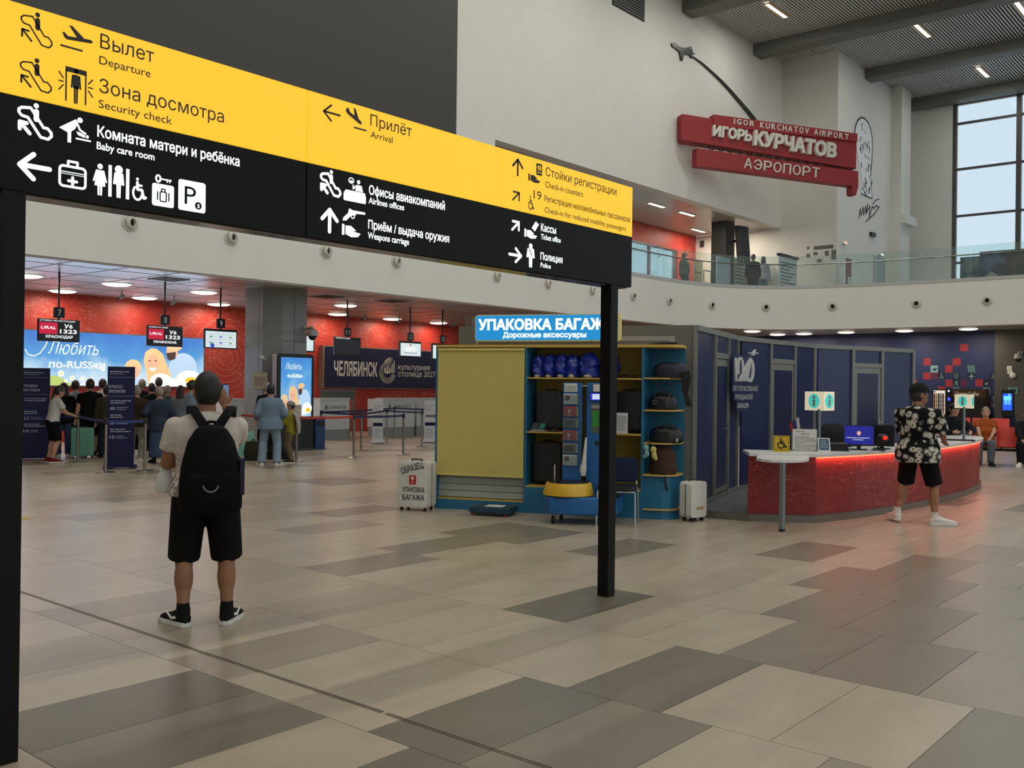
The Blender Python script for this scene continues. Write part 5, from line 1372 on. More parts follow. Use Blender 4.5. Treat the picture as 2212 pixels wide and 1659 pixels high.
def monitor(label, u, v, wpx, hpx, turn, screen, lift=9, name='monitor'):
    t, k = desk_item(name, label, 'monitor', u, v, .868, turn, 'desk monitors')
    W, Hh, z = wpx * k, hpx * k, lift * k
    MB().rbox(-W / 2, W / 2, 0, .03, z, z + Hh, .008, 'y').build('monitor_case', M('monitor_black', '14151a', .35), t)
    MB().box(-.025, .025, .02, .05, .01, z + .1).build('stand_neck', M('monitor_black'), t); MB().rbox(-.11, .11, -.06, .12, 0, .014, .04, 'z').build('stand_base', M('monitor_black'), t)
    if screen:
        o = MB().box(-W / 2 + .008, W / 2 - .008, -.002, 0, z + .02, z + Hh - .008).build('screen', M('screen_navy', '1c1e7a', .3, emit=.75, ecol='20238c'), t)
        MB().disc((0, z + Hh * .62), Hh * .09, -.003, -.002, 16, Hh * .11).build('screen_logo', M('screen_logo', 'e0a890', .4, emit=.8), o)
        lines(o, -W * .42, W * .42, [z + Hh * .38], Hh * .02, -.0025, SWHT, 2); lines(o, -W * .2, W * .2, [z + Hh * .28], Hh * .02, -.0025, SWHT, 6)
    else:
        MB().box(-W * .2, W * .2, -.02, 0, z + Hh * .3, z + Hh * .62).build('rear_cover', M('monitor_black'), t)
        MB().box(-W * .12, W * .02, -.022, -.02, z + Hh * .5, z + Hh * .56).build('rear_sticker', PAPER, t)
    return t
monitor('computer monitor with blue screen on the information desk', 1855, 972, 62, 44, .0, True)
monitor('computer monitor seen from behind on the information desk', 1904, 970, 52, 46, -.15, False, 6)
t, k = desk_item('desk_printer', 'black printer with open tray on the information desk', 'printer', 1810, 974)
W, Hh = 42 * k, 15 * k
MB().rbox(-W / 2, W / 2, -.04, .3, .0, Hh, .015, 'y').build('printer_body', M('monitor_black'), t, bevel=.006)
MB().box(-W * .42, -W * .05, -.03, .1, Hh, Hh + .012).box(.0, W * .4, -.03, .1, Hh, Hh + .016).build('paper_tray', M('tray_grey', '5b5d60', .5), t)
q = MB().box(W * .4, W * .43, -.12, .05, .02, Hh * 1.2).build('open_flap', M('monitor_black'), t); q.rotation_euler = (0, .5, 0)
t, k = desk_item('barcode_scanner', 'hands-free scanner glowing red on the desk', 'scanner', 1898, 973)
MB().rbox(-.09, .09, -.05, .05, 0, .012, .03, 'z').build('scanner_base', M('monitor_black'), t)
MB().tube([(0, 0, .01), (-.01, .0, .08), (.02, 0, .14)], .012).build('scanner_neck', M('monitor_black'), t)
MB().ball((.05, 0, .17), (.075, .05, .055), 10, 14).build('scanner_head', M('monitor_black'), t, smooth=True)
part_label(MB().ball((.075, -.03, .172), (.035, .03, .028), 8, 12).build('scanner_window', M('scan_red', 'd01a10', .2, emit=2.5), t), 'glowing red window')
t, k = desk_item('desk_keyboard', 'black keyboard and papers lying on the desk by the right info lamp', 'keyboard', 2075, 952)
MB().rbox(-.22, .22, -.07, .07, 0, .02, .015, 'z').build('keyboard_body', M('monitor_black'), t)
for a in range(9):
    MB().box(-.2 + a * .044, -.165 + a * .044, -.055, .055, .02, .026).build('key_column', M('tray_grey'), t)
# information lamps
CRM = M('lamp_cream', 'd8cdb2', .5, emit=.55, ecol='e2d6b8'); CYA = M('lamp_cyan', '49c3bd', .5, emit=.55, ecol='4ccfc9')
def info_lamp(label, u, v, wl_, wr_, hpx, poleh, turn, lampx=0):
    t, k = desk_item('info_lamp', label, 'lamp', u, v, .868, 0, 'information lamps')
    z0 = poleh * k; Hh = hpx * k; wl2, wr2 = wl_ * k, wr_ * k
    MB().cyl((0, 0, 0), (0, 0, z0 + .02), .022, n=14).build('pole', M('post_alu'), t, smooth=True); MB().lathe([(.08, 0), (.08, .012), (.03, .02)], (0, 0, 0), 20).build('base', M('post_alu'), t)
    # wedge: two faces meeting at a vertical edge in front
    e = .08; xl, xr = -wl2 + (wl2 - wr2) / 2 + lampx * k, wr2 + (wl2 - wr2) / 2 + lampx * k; xm = xl + wl2
    part_label(MB().prism([(xl, .16), (xm, -.06), (xr, .16)], z0, z0 + Hh, 'xy').build('lamp_wedge', CRM, t, bevel=.004), 'glowing cream lamp housing')
    for (a, b), nm in ((((xl, .16), (xm, -.06)), 0), (((xm, -.06), (xr, .16)), 1)):
        a = Vector((*a, 0)); b = Vector((*b, 0)); dd = (b - a); L = dd.length; ang = math.atan2(dd.y, dd.x); c = (a + b) / 2
        o = MB().disc((0, z0 + Hh / 2), min(L * .38, Hh * .38), -.004, -.001, 24).build('symbol_disc', CYA, t); o.location = (c.x, c.y, 0); o.rotation_euler = (0, 0, ang)
        o2 = MB().box(-.02, .02, -.006, -.004, z0 + Hh * .24, z0 + Hh * .58).build('letter_i_stem', M('i_bronze', '9c8f6a', .5), o)
        o3 = MB().disc((0, z0 + Hh * .70), .022, -.006, -.004, 12).build('letter_i_dot', M('i_bronze'), o)
    return t
info_lamp('cream information lamp with cyan symbols on the left of the desk', 1769, 973, 40, 22, 41, 86, 0)
info_lamp('cream information lamp with cyan symbol on the right end of the desk', 2082, 952, 33, 6, 30, 70, 0)
# office chair behind the desk
p = on_z(1800, 1000, .093); t = thing('office_chair', 'black office chair with rounded back behind the desk', 'chair', tuple(on_y(1799, 900, 5.65).to_2d()) + (.093,), CAMR((13.6, 5.75)))
q = MB().rbox(-.2, .2, -.03, .03, .58, 1.09, .17, 'y', 7); q.build('backrest', BLKV, t, bevel=.015, smooth=True)
MB().rbox(-.23, .23, -.45, .02, .42, .49, .08, 'z', 5).build('seat', BLKV, t, bevel=.015, smooth=True)
MB().cyl((0, -.2, .08), (0, -.2, .42), .03, n=12).build('gas_post', CH, t)
for a in range(5):
    MB().tube([(0, -.2, .09), (.26 * math.cos(a * 1.257), -.2 + .26 * math.sin(a * 1.257), .05)], .018).ball((.26 * math.cos(a * 1.257), -.2 + .26 * math.sin(a * 1.257), .026), .026).build('base_leg', BLKV, t)
# attendant behind the right end of the desk
_t = on_y(2052, 864, 5.45); p = Vector((_t.x, _t.y, .093)); _hz = _t.z - .093 - .80
person('attendant with dark hair sitting behind the right end of the desk', p, CAMR(p) + PI + .45, 1.66, .95, SKIN2, feet=((-.1, .35), (.1, .35)), hip=(0, 0, _hz), hands=((-.22, .38, .84), (.12, .40, .84)), poles=((-1, -.3, -.6), (1, -.3, -.6)), lean=.22, hpitch=.25,
       top=('jacket', cloth('att_black', '141519')), bottom=('pants', cloth('att_trousers', '1a1c22')), hair=('long', HAIRB), shoes=(BSHOE, None), knees=((-.1, 1, .6), (.1, 1, .6)))

# ================================================================ blue wall print, vending and seats at the far right
wb = bpy.data.objects['wall_blue']
def bw(x, y):
    q = on_x(1840 + x / 5.53, 700 + y / 5.53, BX); return q
SQR = M('square_red', '9a2f3a', .6); SQD = M('square_dark', '141a33', .6); SQT = M('square_teal', '7ea9ab', .6); SQP = M('square_plum', '5c2742', .6)
def sq(x0, x1, y0, y1, mat):
    a = bw(x0, y0); b = bw(x1, y1)
    return MB().box(BX - .006, BX, b.y, a.y, b.z, a.z).build('printed_square', mat, wb), a, b
for r in ((860, 942, 410, 495), (1205, 1300, 410, 495), (1295, 1390, 240, 322), (1115, 1205, 495, 580), (855, 940, 580, 662), (1120, 1205, 665, 747), (1475, 1565, 660, 747), (1030, 1115, 745, 832), (745, 775, 660, 742), (1650, 1668, 930, 1010)): sq(*r, SQR)
for r in ((1300, 1380, 665, 747), (942, 1028, 580, 662)): sq(*r, SQP)
for r in ((1030, 1112, 580, 662), (1208, 1292, 580, 662), (1385, 1472, 580, 662), (1655, 1716, 580, 662), (1568, 1655, 662, 747), (1205, 1295, 665, 747), (1590, 1660, 840, 925), (1590, 1650, 925, 1010), (1668, 1716, 840, 925)): sq(*r, SQD)
o, a, b = sq(940, 1028, 495, 580, SQT)
MB().box(BX - .009, BX - .006, b.y + .08, a.y - .1, b.z + .08, b.z + .16).box(BX - .009, BX - .006, b.y + .05, a.y - .2, a.z - .17, a.z - .1).build('square_detail', SQD, wb)
def stripes(x0, x1, y0, y1):
    o, a, b = sq(x0, x1, y0, y1, SQD)
    w = a.y - b.y; h = a.z - b.z
    for k in range(6):
        y = a.y - w * k / 6.2
        MB().add([(BX - .008, y, a.z), (BX - .008, y - w * .07, a.z), (BX - .008, max(y - w * .20, b.y), b.z), (BX - .008, max(y - w * .13, b.y), b.z)], [(0, 1, 2, 3)]).build('stripe', SQT, o)
for r in ((1382, 1475, 492, 578), (1565, 1655, 750, 836), (1205, 1290, 748, 785)): stripes(*r)
def wicon(x0, x1, y0, y1, kind):
    a = bw(x0, y0); b = bw(x1, y1); i = Icon(0, 0, a.y - b.y, a.z - b.z, 0)
    PL = [(.5, 1), (.57, .9), (.58, .65), (1, .42), (1, .34), (.58, .45), (.56, .18), (.7, .06), (.7, 0), (.5, .05), (.3, 0), (.3, .06), (.44, .18), (.42, .45), (0, .34), (0, .42), (.42, .65), (.43, .9)]
    if kind == 'plane': i.poly(PL)
    elif kind == 'rocket': i.line([(.5, 1), (.62, .7), (.62, .4), (.95, .12), (.6, .2), (.4, .2), (.05, .12), (.38, .4), (.38, .7)], .08, True)
    elif kind == 'bus': i.line(rrect(.1, .9, .3, 1.0, .2), .1, True).line([(.25, .1), (.4, .25)], .1).line([(.75, .1), (.6, .25)], .1).line([(.2, .6), (.8, .6)], .08)
    elif kind == 'run': i.dot((.62, .95), .1).line([(.55, .8), (.45, .45), (.7, .35), (.75, .05)], .12).line([(.45, .45), (.2, .2)], .12).line([(.2, .65), (.8, .6)], .1)
    else: i.dot((.5, .4), .28).line([(.2, .3), (.9, .55)], .12)
    o = i.build(wb, SQT, 'printed_icon'); o.location = (BX - .0065, a.y, b.z); o.rotation_euler = (0, 0, -PI / 2)
for r in ((1040, 1105, 588, 655, 'rocket'), (1222, 1275, 590, 655, 'bus'), (1395, 1465, 588, 658, 'plane'), (1665, 1716, 588, 655, 'rocket'), (1580, 1640, 680, 735, 'dot'), (1212, 1288, 672, 742, 'run'), (1595, 1658, 845, 920, 'plane'), (1675, 1716, 850, 920, 'plane'), (1680, 1716, 930, 1005, 'plane')): wicon(*r)
def far_box(u0, u1, vt, X): a = on_x(u0, vt, X); b = on_x(u1, vt, X); return a.y, b.y, a.z
WR = -PI / 2
# coffee point
y0, y1, zt = far_box(2059, 2127, 843, 39.6)
t = thing('coffee_machine', 'brown coffee vending point with lettered header against the blue wall', 'coffee machine', (39.6, y0, 0), WR)
W = y0 - y1; BRN = M('coffee_brown', '2c2019', .5)
MB().box(0, W, .05, .9, 0, zt - .25).build('cabinet', BRN, t); hd = MB().box(-.03, W + .03, 0, .5, zt - .27, zt + .05).build('header', M('coffee_header', '4a2f22', .5), t)
text(t, 'Chester Coffee', W * .06, zt - .2, .16, W * .76, -.001, M('coffee_letter', 'c9b49a', .5, emit=.2), .012, .001)
for j in range(3): MB().box(W * (.08 + .31 * j), W * (.34 + .31 * j), .02, .05, .1, zt - .45).build('door_front', M('coffee_front', '201814', .35), t)
MB().box(W * .05, W * .2, .0, .05, 1.15, 1.28).build('brew_panel', GREYM, t)
# snack machine
y0, y1, zt = far_box(2014, 2057, 840, 39.7)
t = thing('vending_machine', 'snack vending machine with lit shelves and blue keypad', 'vending machine', (39.7, y0, 0), WR)
W = y0 - y1
MB().box(0, W, .02, .85, 0, zt).build('cabinet', M('vend_black', '15161c', .4), t)
MB().box(W * .06, W * .64, .0, .02, .8, zt - .06).build('display_glow', M('vend_glow', 'd8d4c8', .5, emit=.8), t)
r = random.Random(9)
for row in range(5):
    z = .85 + row * (zt - 1.0) / 5
    MB().box(W * .06, W * .64, -.03, .0, z - .02, z).build('shelf', M('vend_black'), t)
    for c in range(5): MB().rbox(W * (.08 + .11 * c), W * (.155 + .11 * c), -.028, -.004, z, z + .14, .012, 'y').build('snack', M('snack_%d' % (c % 4), ['8f2a22', 'c3a63c', '2f2f38', '6e7f8a'][c % 4], .4), t)
MB().box(W * .72, W * .94, -.005, .02, .9, zt - .1).build('keypad_column', M('vend_dark', '10111d', .3), t)
MB().box(W * .78, W * .90, -.008, -.005, 1.35, 1.47).build('keypad_light', M('vend_blue', '2f3cff', .3, emit=3), t); MB().disc((W * .83, 1.72), .035, -.008, -.005, 12).build('coin_light', M('vend_white', 'dfe6ff', .3, emit=2), t)
# self-service terminal by the grey wall
X = 33.5
y0, y1, zt = far_box(2163, 2190, 842, X)
t = thing('service_terminal', 'dark self-service terminal with bright blue screen at the grey wall', 'terminal', (X, y0, 0), WR)
W = y0 - y1
MB().box(.02, W - .02, .06, .35, 0, .95).build('pedestal', M('term_navy', '1a2040', .4), t, bevel=.01)
MB().rbox(0, W, .0, .12, .95, zt, .03, 'y').build('head', M('vend_black'), t)
o = MB().box(W * .12, W * .88, -.004, 0, 1.12, zt - .12).build('screen', M('term_blue', '1f4fd0', .3, emit=1.3), t)
MB().box(W * .2, W * .8, -.006, -.004, zt - .33, zt - .2).build('screen_banner', M('term_cyan', '7cc4ff', .3, emit=1.2), o); MB().box(W * .25, W * .5, -.006, -.004, 1.3, 1.55).box(W * .55, W * .75, -.006, -.004, 1.3, 1.65).build('screen_tiles', M('term_cyan2', '5aa6ee', .3, emit=1.1), o)
MB().box(W * .05, W * .95, -.1, .02, .93, .97).build('tray', M('vend_black'), t)
# side locker, wall plate and detectors on the grey wall
GX = BX - .25
def gw(u, v): return on_x(u, v, GX)
a = gw(2178, 837); b = gw(2198, 851)
t = thing('wall_plate', 'framed blue notice on the grey wall behind the terminal', 'notice', (GX - .02, 0, 0)); MB().box(0, .02, b.y, a.y, b.z, a.z).build('frame', SQT, t); MB().box(-.003, 0, b.y + .05, a.y - .05, b.z + .05, a.z - .05).build('notice_field', M('notice_blue', '25405c', .5), t)
a = gw(2188, 811)
t = thing('smoke_detector', 'round white detector on the grey wall', 'detector', (GX, a.y, a.z)); MB().lathe([(.11, 0), (.11, .05), (.05, .09)], (0, 0, 0), 20, Matrix.Rotation(-PI / 2, 4, 'Y')).build('detector_body', WHITE, t, smooth=True); MB().lathe([(.13, 0), (.13, .012)], (0, 0, 0), 20, Matrix.Rotation(-PI / 2, 4, 'Y')).build('detector_ring', GREYM, t)
for j, (u, v) in enumerate(((2181, 795), (2182, 803))):
    a = gw(u, v); t = thing('wall_switch', ('upper' if j == 0 else 'lower') + ' small white box above the round detector', 'switch', (GX, a.y, a.z)); MB().rbox(-.04, 0, -.09, .09, -.08, .08, .02, 'x').build('switch_box', WHITE, t); MB().box(-.045, -.04, -.05, .05, -.03, .03).build('switch_button', PAPER, t)

# red seats
SEAT = M('seat_red', 'd23b2b', .45); LEGD = M('seat_leg', '2a2c2e', .4, .5)
def bench(label, u, v, n, turn, first=0, grp='red seat benches'):
    p = on_z(u, v, 0); t = thing('seat_bench', label, 'bench', tuple(p), CAMR(p) + turn, grp)
    for k in range(n):
        x = k * .56
        q = MB(); 
        pr = [(-.02, .43), (.42, .38), (.46, .42), (.50, .60), (.545, .86), (.525, .87), (.475, .62), (.43, .45), (.40, .41), (-.02, .455)]
        q.prism(pr, x - .25, x + .25, 'yz'); q.build('seat', SEAT, t, bevel=.006, smooth=True)
    MB().box(-.3, (n - 1) * .56 + .3, .16, .24, .32, .38).build('beam', LEGD, t)
    for x in [-.2] + ([(n - 1) * .56 + .2] if n > 1 else []) + ([(n - 1) * .28] if n > 2 else []):
        MB().tube([(x, -.06, .0), (x, .1, .2), (x, .2, .34), (x, .35, .18), (x, .48, 0)], .022).build('leg', LEGD, t, smooth=True)
    for k in range(n): MB().tube([(k * .56 - .15, .2, .36), (k * .56 - .15, .2, .40)], .02).build('bracket', LEGD, t)
    return t
bench('red airport seat bench beside the man in the orange shirt', 2120, 1004, 4, .0)
bench('red seat bench further back behind the right info lamp', 2040, 962, 4, .12)
pm = on_z(2120, 1004, 0); rzm = CAMR(pm)
MM = Matrix.Translation(pm) @ Matrix.Rotation(rzm, 4, 'Z')
q = MM @ Vector((.08, .18, 0))
person('seated man in orange polo shirt and grey trousers with a black bag', q, rzm + PI, 1.74, 1.12, SKIN2, feet=((-.12, .40), (.14, .36)), hip=(0, -.06, .53), hands=((-.10, .22, .62), (.10, .24, .62)), poles=((-1, -.4, -.6), (1, -.4, -.6)), lean=-.22, hpitch=-.05, belly=.06,
       top=('tee', cloth('polo_orange', '9a4a1c')), bottom=('pants', cloth('trousers_grey', '5c6066')), hair=('short', HAIRG), shoes=(BSHOE, None), knees=((-.12, 1, .9), (.12, 1, .9)))
q = MM @ Vector((-.42, .10, .45))
t = thing('shoulder_bag', 'large black bag standing on the red seat beside the seated man', 'bag', tuple(q), rzm)
bb = MB(); loft(bb, [(Vector((0, 0, 0)), Vector((.22, 0, 0)), Vector((0, .12, 0))), (Vector((0, .01, .2)), Vector((.23, 0, 0)), Vector((0, .12, 0))), (Vector((0, .02, .40)), Vector((.19, 0, 0)), Vector((0, .08, 0)))], 16); remesh(bb, 'bag_body', LEA, t, .016, 3)
MB().tube([(-.1, 0, .38), (-.06, 0, .5), (.06, 0, .5), (.1, 0, .38)], .012).build('handle', M('strap_black'), t)
pr_ = on_z(2216, 1008, 0)
person('seated person in dark clothes at the right picture edge', pr_ + Vector((.1, .0, 0)), CAMR(pr_) + PI, 1.75, 1.05, SKIN2, feet=((-.12, .40), (.14, .36)), hip=(0, -.1, .50), hands=((-.10, .22, .60), (.10, .24, .60)), poles=((-1, -.4, -.6), (1, -.4, -.6)), lean=-.1, top=('jacket', cloth('dark_jacket', '16171b')), bottom=('pants', cloth('dark_trousers', '14151a')), hair=('short', HAIRB), shoes=(cloth('shoe_white'), WSOLE), knees=((-.12, 1, .9), (.12, 1, .9)))
a = on_x(2205, 768, GX)
def dome_cam(name, label, loc, rz, size=1.0):
    t = thing(name, label, 'camera', loc, rz)
    MB().box(-.05 * size, .05 * size, -.02, .0, -.02 * size, .12 * size).build('wall_plate', M('cam_grey', 'a9aca8', .5), t)
    MB().tube([(0, -.02, .05 * size), (0, -.25 * size, .09 * size), (0, -.28 * size, .05 * size)], .03 * size).build('arm', M('cam_grey'), t, smooth=True)
    MB().lathe([(.03 * size, .06 * size), (.10 * size, .03 * size), (.12 * size, -.06 * size), (.115 * size, -.10 * size)], (0, -.28 * size, 0), 20).build('housing', M('cam_grey'), t, smooth=True)
    part_label(MB().ball((0, -.28 * size, -.10 * size), (.095 * size, .095 * size, .10 * size), 8, 16).build('dome', M('dome_black', '16171a', .1), t, smooth=True), 'black glass dome')
    return t
dome_cam('surveillance_camera', 'dome surveillance camera on the grey wall at the right edge', (GX, a.y, a.z), WR, 1.3)
# ================================================================ check-in area
def em(name, col, k=1.0): return M(name, col, .5, emit=k)
def skyad(name, x0, z0, z1, k=1.0):
    """back-lit print: blue sky paling downwards with soft clouds"""
    m = bpy.data.materials.new(name); m.use_nodes = True; nt = m.node_tree; b = nt.nodes['Principled BSDF']
    tc = nt.nodes.new('ShaderNodeTexCoord'); sp = nt.nodes.new('ShaderNodeSeparateXYZ'); nt.links.new(tc.outputs['Object'], sp.inputs[0])
    g = nt.nodes.new('ShaderNodeMapRange'); g.inputs[1].default_value = z1; g.inputs[2].default_value = z0; nt.links.new(sp.outputs['Z'], g.inputs[0])
    n = nt.nodes.new('ShaderNodeTexNoise'); n.inputs['Scale'].default_value = 1.3; n.inputs['Detail'].default_value = 5; nt.links.new(tc.outputs['Object'], n.inputs['Vector'])
    ad = nt.nodes.new('ShaderNodeMath'); ad.operation = 'MULTIPLY_ADD'; ad.inputs[1].default_value = .9; ad.inputs[2].default_value = -.45; nt.links.new(n.outputs['Fac'], ad.inputs[0])
    a2 = nt.nodes.new('ShaderNodeMath'); a2.operation = 'ADD'; nt.links.new(g.outputs[0], a2.inputs[0]); nt.links.new(ad.outputs[0], a2.inputs[1])
    r = nt.nodes.new('ShaderNodeValToRGB'); e = r.color_ramp.elements
    e[0].position = .0; e[0].color = lin('1f74cf'); e[1].position = 1.0; e[1].color = lin('eef6fa'); q = e.new(.45); q.color = lin('4f9fe0'); q = e.new(.75); q.color = lin('b5daf2')
    nt.links.new(a2.outputs[0], r.inputs[0]); nt.links.new(r.outputs[0], b.inputs['Emission Color']); b.inputs['Emission Strength'].default_value = k
    b.inputs['Base Color'].default_value = (.05, .06, .08, 1); m.cycles.emission_sampling = 'NONE'
    return m
AY = 26.58
ADW = em('ad_white', 'f4f8fb', 1.05); ADH = em('ad_hair', 'd9b888', .9); ADS = em('ad_skin', 'dba98c', .9); ADB = em('ad_beard', '4a3a34', .7); ADC = em('ad_shirt', 'a9c3e0', .95); ADF = em('ad_flower', 'f2b52a', 1.0); ADG = em('ad_green', 'a9bd6a', .9)
def ad_family(par, P, y, s=1.0, girl=True):
    """the printed family, drawn flat: P maps picture points to the panel plane"""
    def poly(pts, m, dy, name='printed_shape'): return MB().prism([P(*p) for p in pts], y - dy - .002, y - dy).build(name, m, par)
    def ell(cx, cy, a, b, m, dy, n=22, name='printed_shape'): return poly([(cx + a * math.cos(2 * PI * i / n), cy + b * math.sin(2 * PI * i / n)) for i in range(n)], m, dy, name)
    ell(1560, 1010, 120, 130, ADC, .001); poly([(1420, 830), (1520, 830), (1515, 900), (1480, 930), (1420, 920)], ADS, .003); poly([(1418, 880), (1500, 870), (1495, 930), (1450, 945), (1425, 925)], ADB, .005)
    ell(1490, 835, 62, 26, ADH, .004)
    poly([(1225, 940), (1240, 870), (1290, 838), (1340, 845), (1390, 890), (1430, 1000), (1470, 1090), (1400, 1060), (1340, 1120), (1260, 1150), (1250, 1050)], ADH, .006)
    ell(1300, 960, 50, 74, ADS, .008); poly([(1270, 1005), (1335, 1005), (1318, 1030), (1290, 1032)], ADW, .010); ell(1276, 945, 11, 5, ADB, .010, 10); ell(1326, 945, 11, 5, ADB, .010, 10)
    poly([(1240, 960), (1262, 885), (1300, 868), (1345, 890), (1370, 960), (1335, 900), (1290, 890)], ADH, .010)
    ell(1370, 1110, 90, 55, ADW, .009); ell(1610, 1090, 100, 60, ADW, .009); ell(1450, 1130, 180, 34, ADW, .0085)
    if girl: ell(1135, 1000, 70, 66, ADH, .003); ell(1150, 1040, 42, 50, ADS, .005); ell(1150, 1130, 110, 34, ADC, .006)
    ell(1628, 1112, 50, 26, ADF, .011)
ad = thing('advert_lightbox', 'wide blue back-lit advertising panel with a smiling family on the red wall', 'advertisement')
Z3 = lambda x, y: (x / 3.95, 540 + y / 3.95)
def AP(x, y): q = on_y(*Z3(x, y), AY); return (q.x, q.z)
xl = on_y(2, 760, AY).x; xr = AP(1740, 762)[0]; zt = 3.03; zb = 1.555
MB().box(xl - .03, xr + .03, AY + .004, RW - .005, zb - .03, zt + .03).build('lightbox_frame', GREYM, ad)
part_label(MB().box(xl, xr, AY, AY + .004, zb, zt).build('lit_face', skyad('ad_sky', xl, zb, zt, 1.0), ad), 'glowing sky print')
ad_family(ad, AP, AY)
def adt(s, x0, yb, yt, x1, bold, shear=0.0, split=True):
    a = AP(x0, yb); t = AP(x0, yt); e = AP(x1, yb); text(ad, s, a[0], a[1], t[1] - a[1], e[0] - a[0], AY - .013, ADW, bold, .001, shear=shear, split=split)
adt('Любить', 405, 885, 770, 840, -.012, .35); adt('по-RUSSки', 418, 1003, 940, 893, .010)
q = MB(); pts = [AP(215, 850), AP(235, 890), AP(290, 905), AP(340, 880), AP(385, 820), AP(410, 760)]; q.stroke(pts, .022, AY - .014, AY - .013); q.build('script_flourish', ADW, ad)
for x, y, r in ((520, 1055, 26), (615, 1092, 22), (700, 1098, 18), (880, 1020, 16), (560, 1120, 16)):
    MB().disc(AP(x, y), .07 * r / 22, AY - .004, AY - .003, 10).build('printed_flower', ADW, ad); MB().disc(AP(x, y), .028 * r / 22, AY - .006, AY - .005, 8).build('flower_eye', ADF, ad)
MB().prism([AP(410, 1080), AP(480, 1070), AP(560, 1110), AP(620, 1155), AP(410, 1155)], AY - .003, AY - .002).build('printed_meadow', ADG, ad)
area('panel_light', ((xl + xr) / 2, AY - .1, 2.3), xr - xl, 75, (.55, .78, 1), (-PI / 2, 0, 0), ad, 1.3)

# city board
cb = thing('city_board', 'navy board with white city lettering and round emblem on the red wall', 'sign')
CYB = 26.5
a = on_y(702, 748, CYB); b = on_y(698, 837, CYB); e = on_y(1010, 766, CYB)
MB().box(a.x - .06, e.x, CYB + .02, RW - .005, b.z - .03, a.z + .03).build('board_edge', M('board_edge', '8a7a6a', .5), cb)
MB().box(a.x, e.x, CYB, CYB + .02, b.z, a.z).build('board_face', M('board_navy', '16193a', .45), cb)
Z4 = lambda x, y: (500 + x / 3.95, 600 + y / 3.95)
def CP(x, y): q = on_y(*Z4(x, y), CYB); return (q.x, q.z)
BW_ = M('board_white', 'cfcdc6', .5)
def cbt(s, x0, yb, yt, x1, bold, y=CYB - .001):
    a = CP(x0, yb); t = CP(x0, yt); e = CP(x1, yb); text(cb, s, a[0], a[1], t[1] - a[1], e[0] - a[0], y, BW_, bold, .001)
cbt('ЧЕЛЯБИНСК', 876, 832, 712, 1242, .03); cbt('культурная', 1422, 782, 735, 1692, .008); cbt('столица 2027', 1422, 842, 792, 1738, .008)
q0 = CP(1332, 785); R_ = CP(1398, 785)[0] - q0[0]
for k in range(6):
    q = MB(); a0 = 2.05 - k * .17; q.stroke([(q0[0] + R_ * (-.98 + k * .27 + .55 * t * t * (1 - k * .12)), q0[1] + R_ * 1.25 * (-.2 + k * .02 + 1.05 * t * math.sqrt(max(0, 1 - (-.98 + k * .3) ** 2 * .6)))) for t in [j / 8 for j in range(9)]], R_ * .11, CYB - .003, CYB); q.build('emblem_ray', BW_, cb)
for k, r in enumerate((1.0, .82, .64)):
    q = MB(); q.stroke([(q0[0] + R_ * r * math.cos(t), q0[1] - R_ * .2 + R_ * r * 1.05 * math.sin(t)) for t in [PI * 1.05 + j * PI * .85 / 14 for j in range(15)]], R_ * .1, CYB - .003, CYB); q.build('emblem_wave', BW_, cb)
MB().prism([(q0[0] - R_ * .35, q0[1] - R_ * .35), (q0[0] + R_ * .3, q0[1] - R_ * .35), (q0[0] + R_ * .3, q0[1] + R_ * .1), (q0[0], q0[1] + R_ * .3), (q0[0] - R_ * .35, q0[1] + R_ * .1)], CYB - .003, CYB).build('emblem_house', BW_, cb)
for k in range(3): MB().box(q0[0] + R_ * (.4 + .2 * k), q0[0] + R_ * (.5 + .2 * k), CYB - .003, CYB, q0[1] - R_ * .3, q0[1] + R_ * (.9 - .3 * (k % 2))).build('emblem_chimney', BW_, cb)

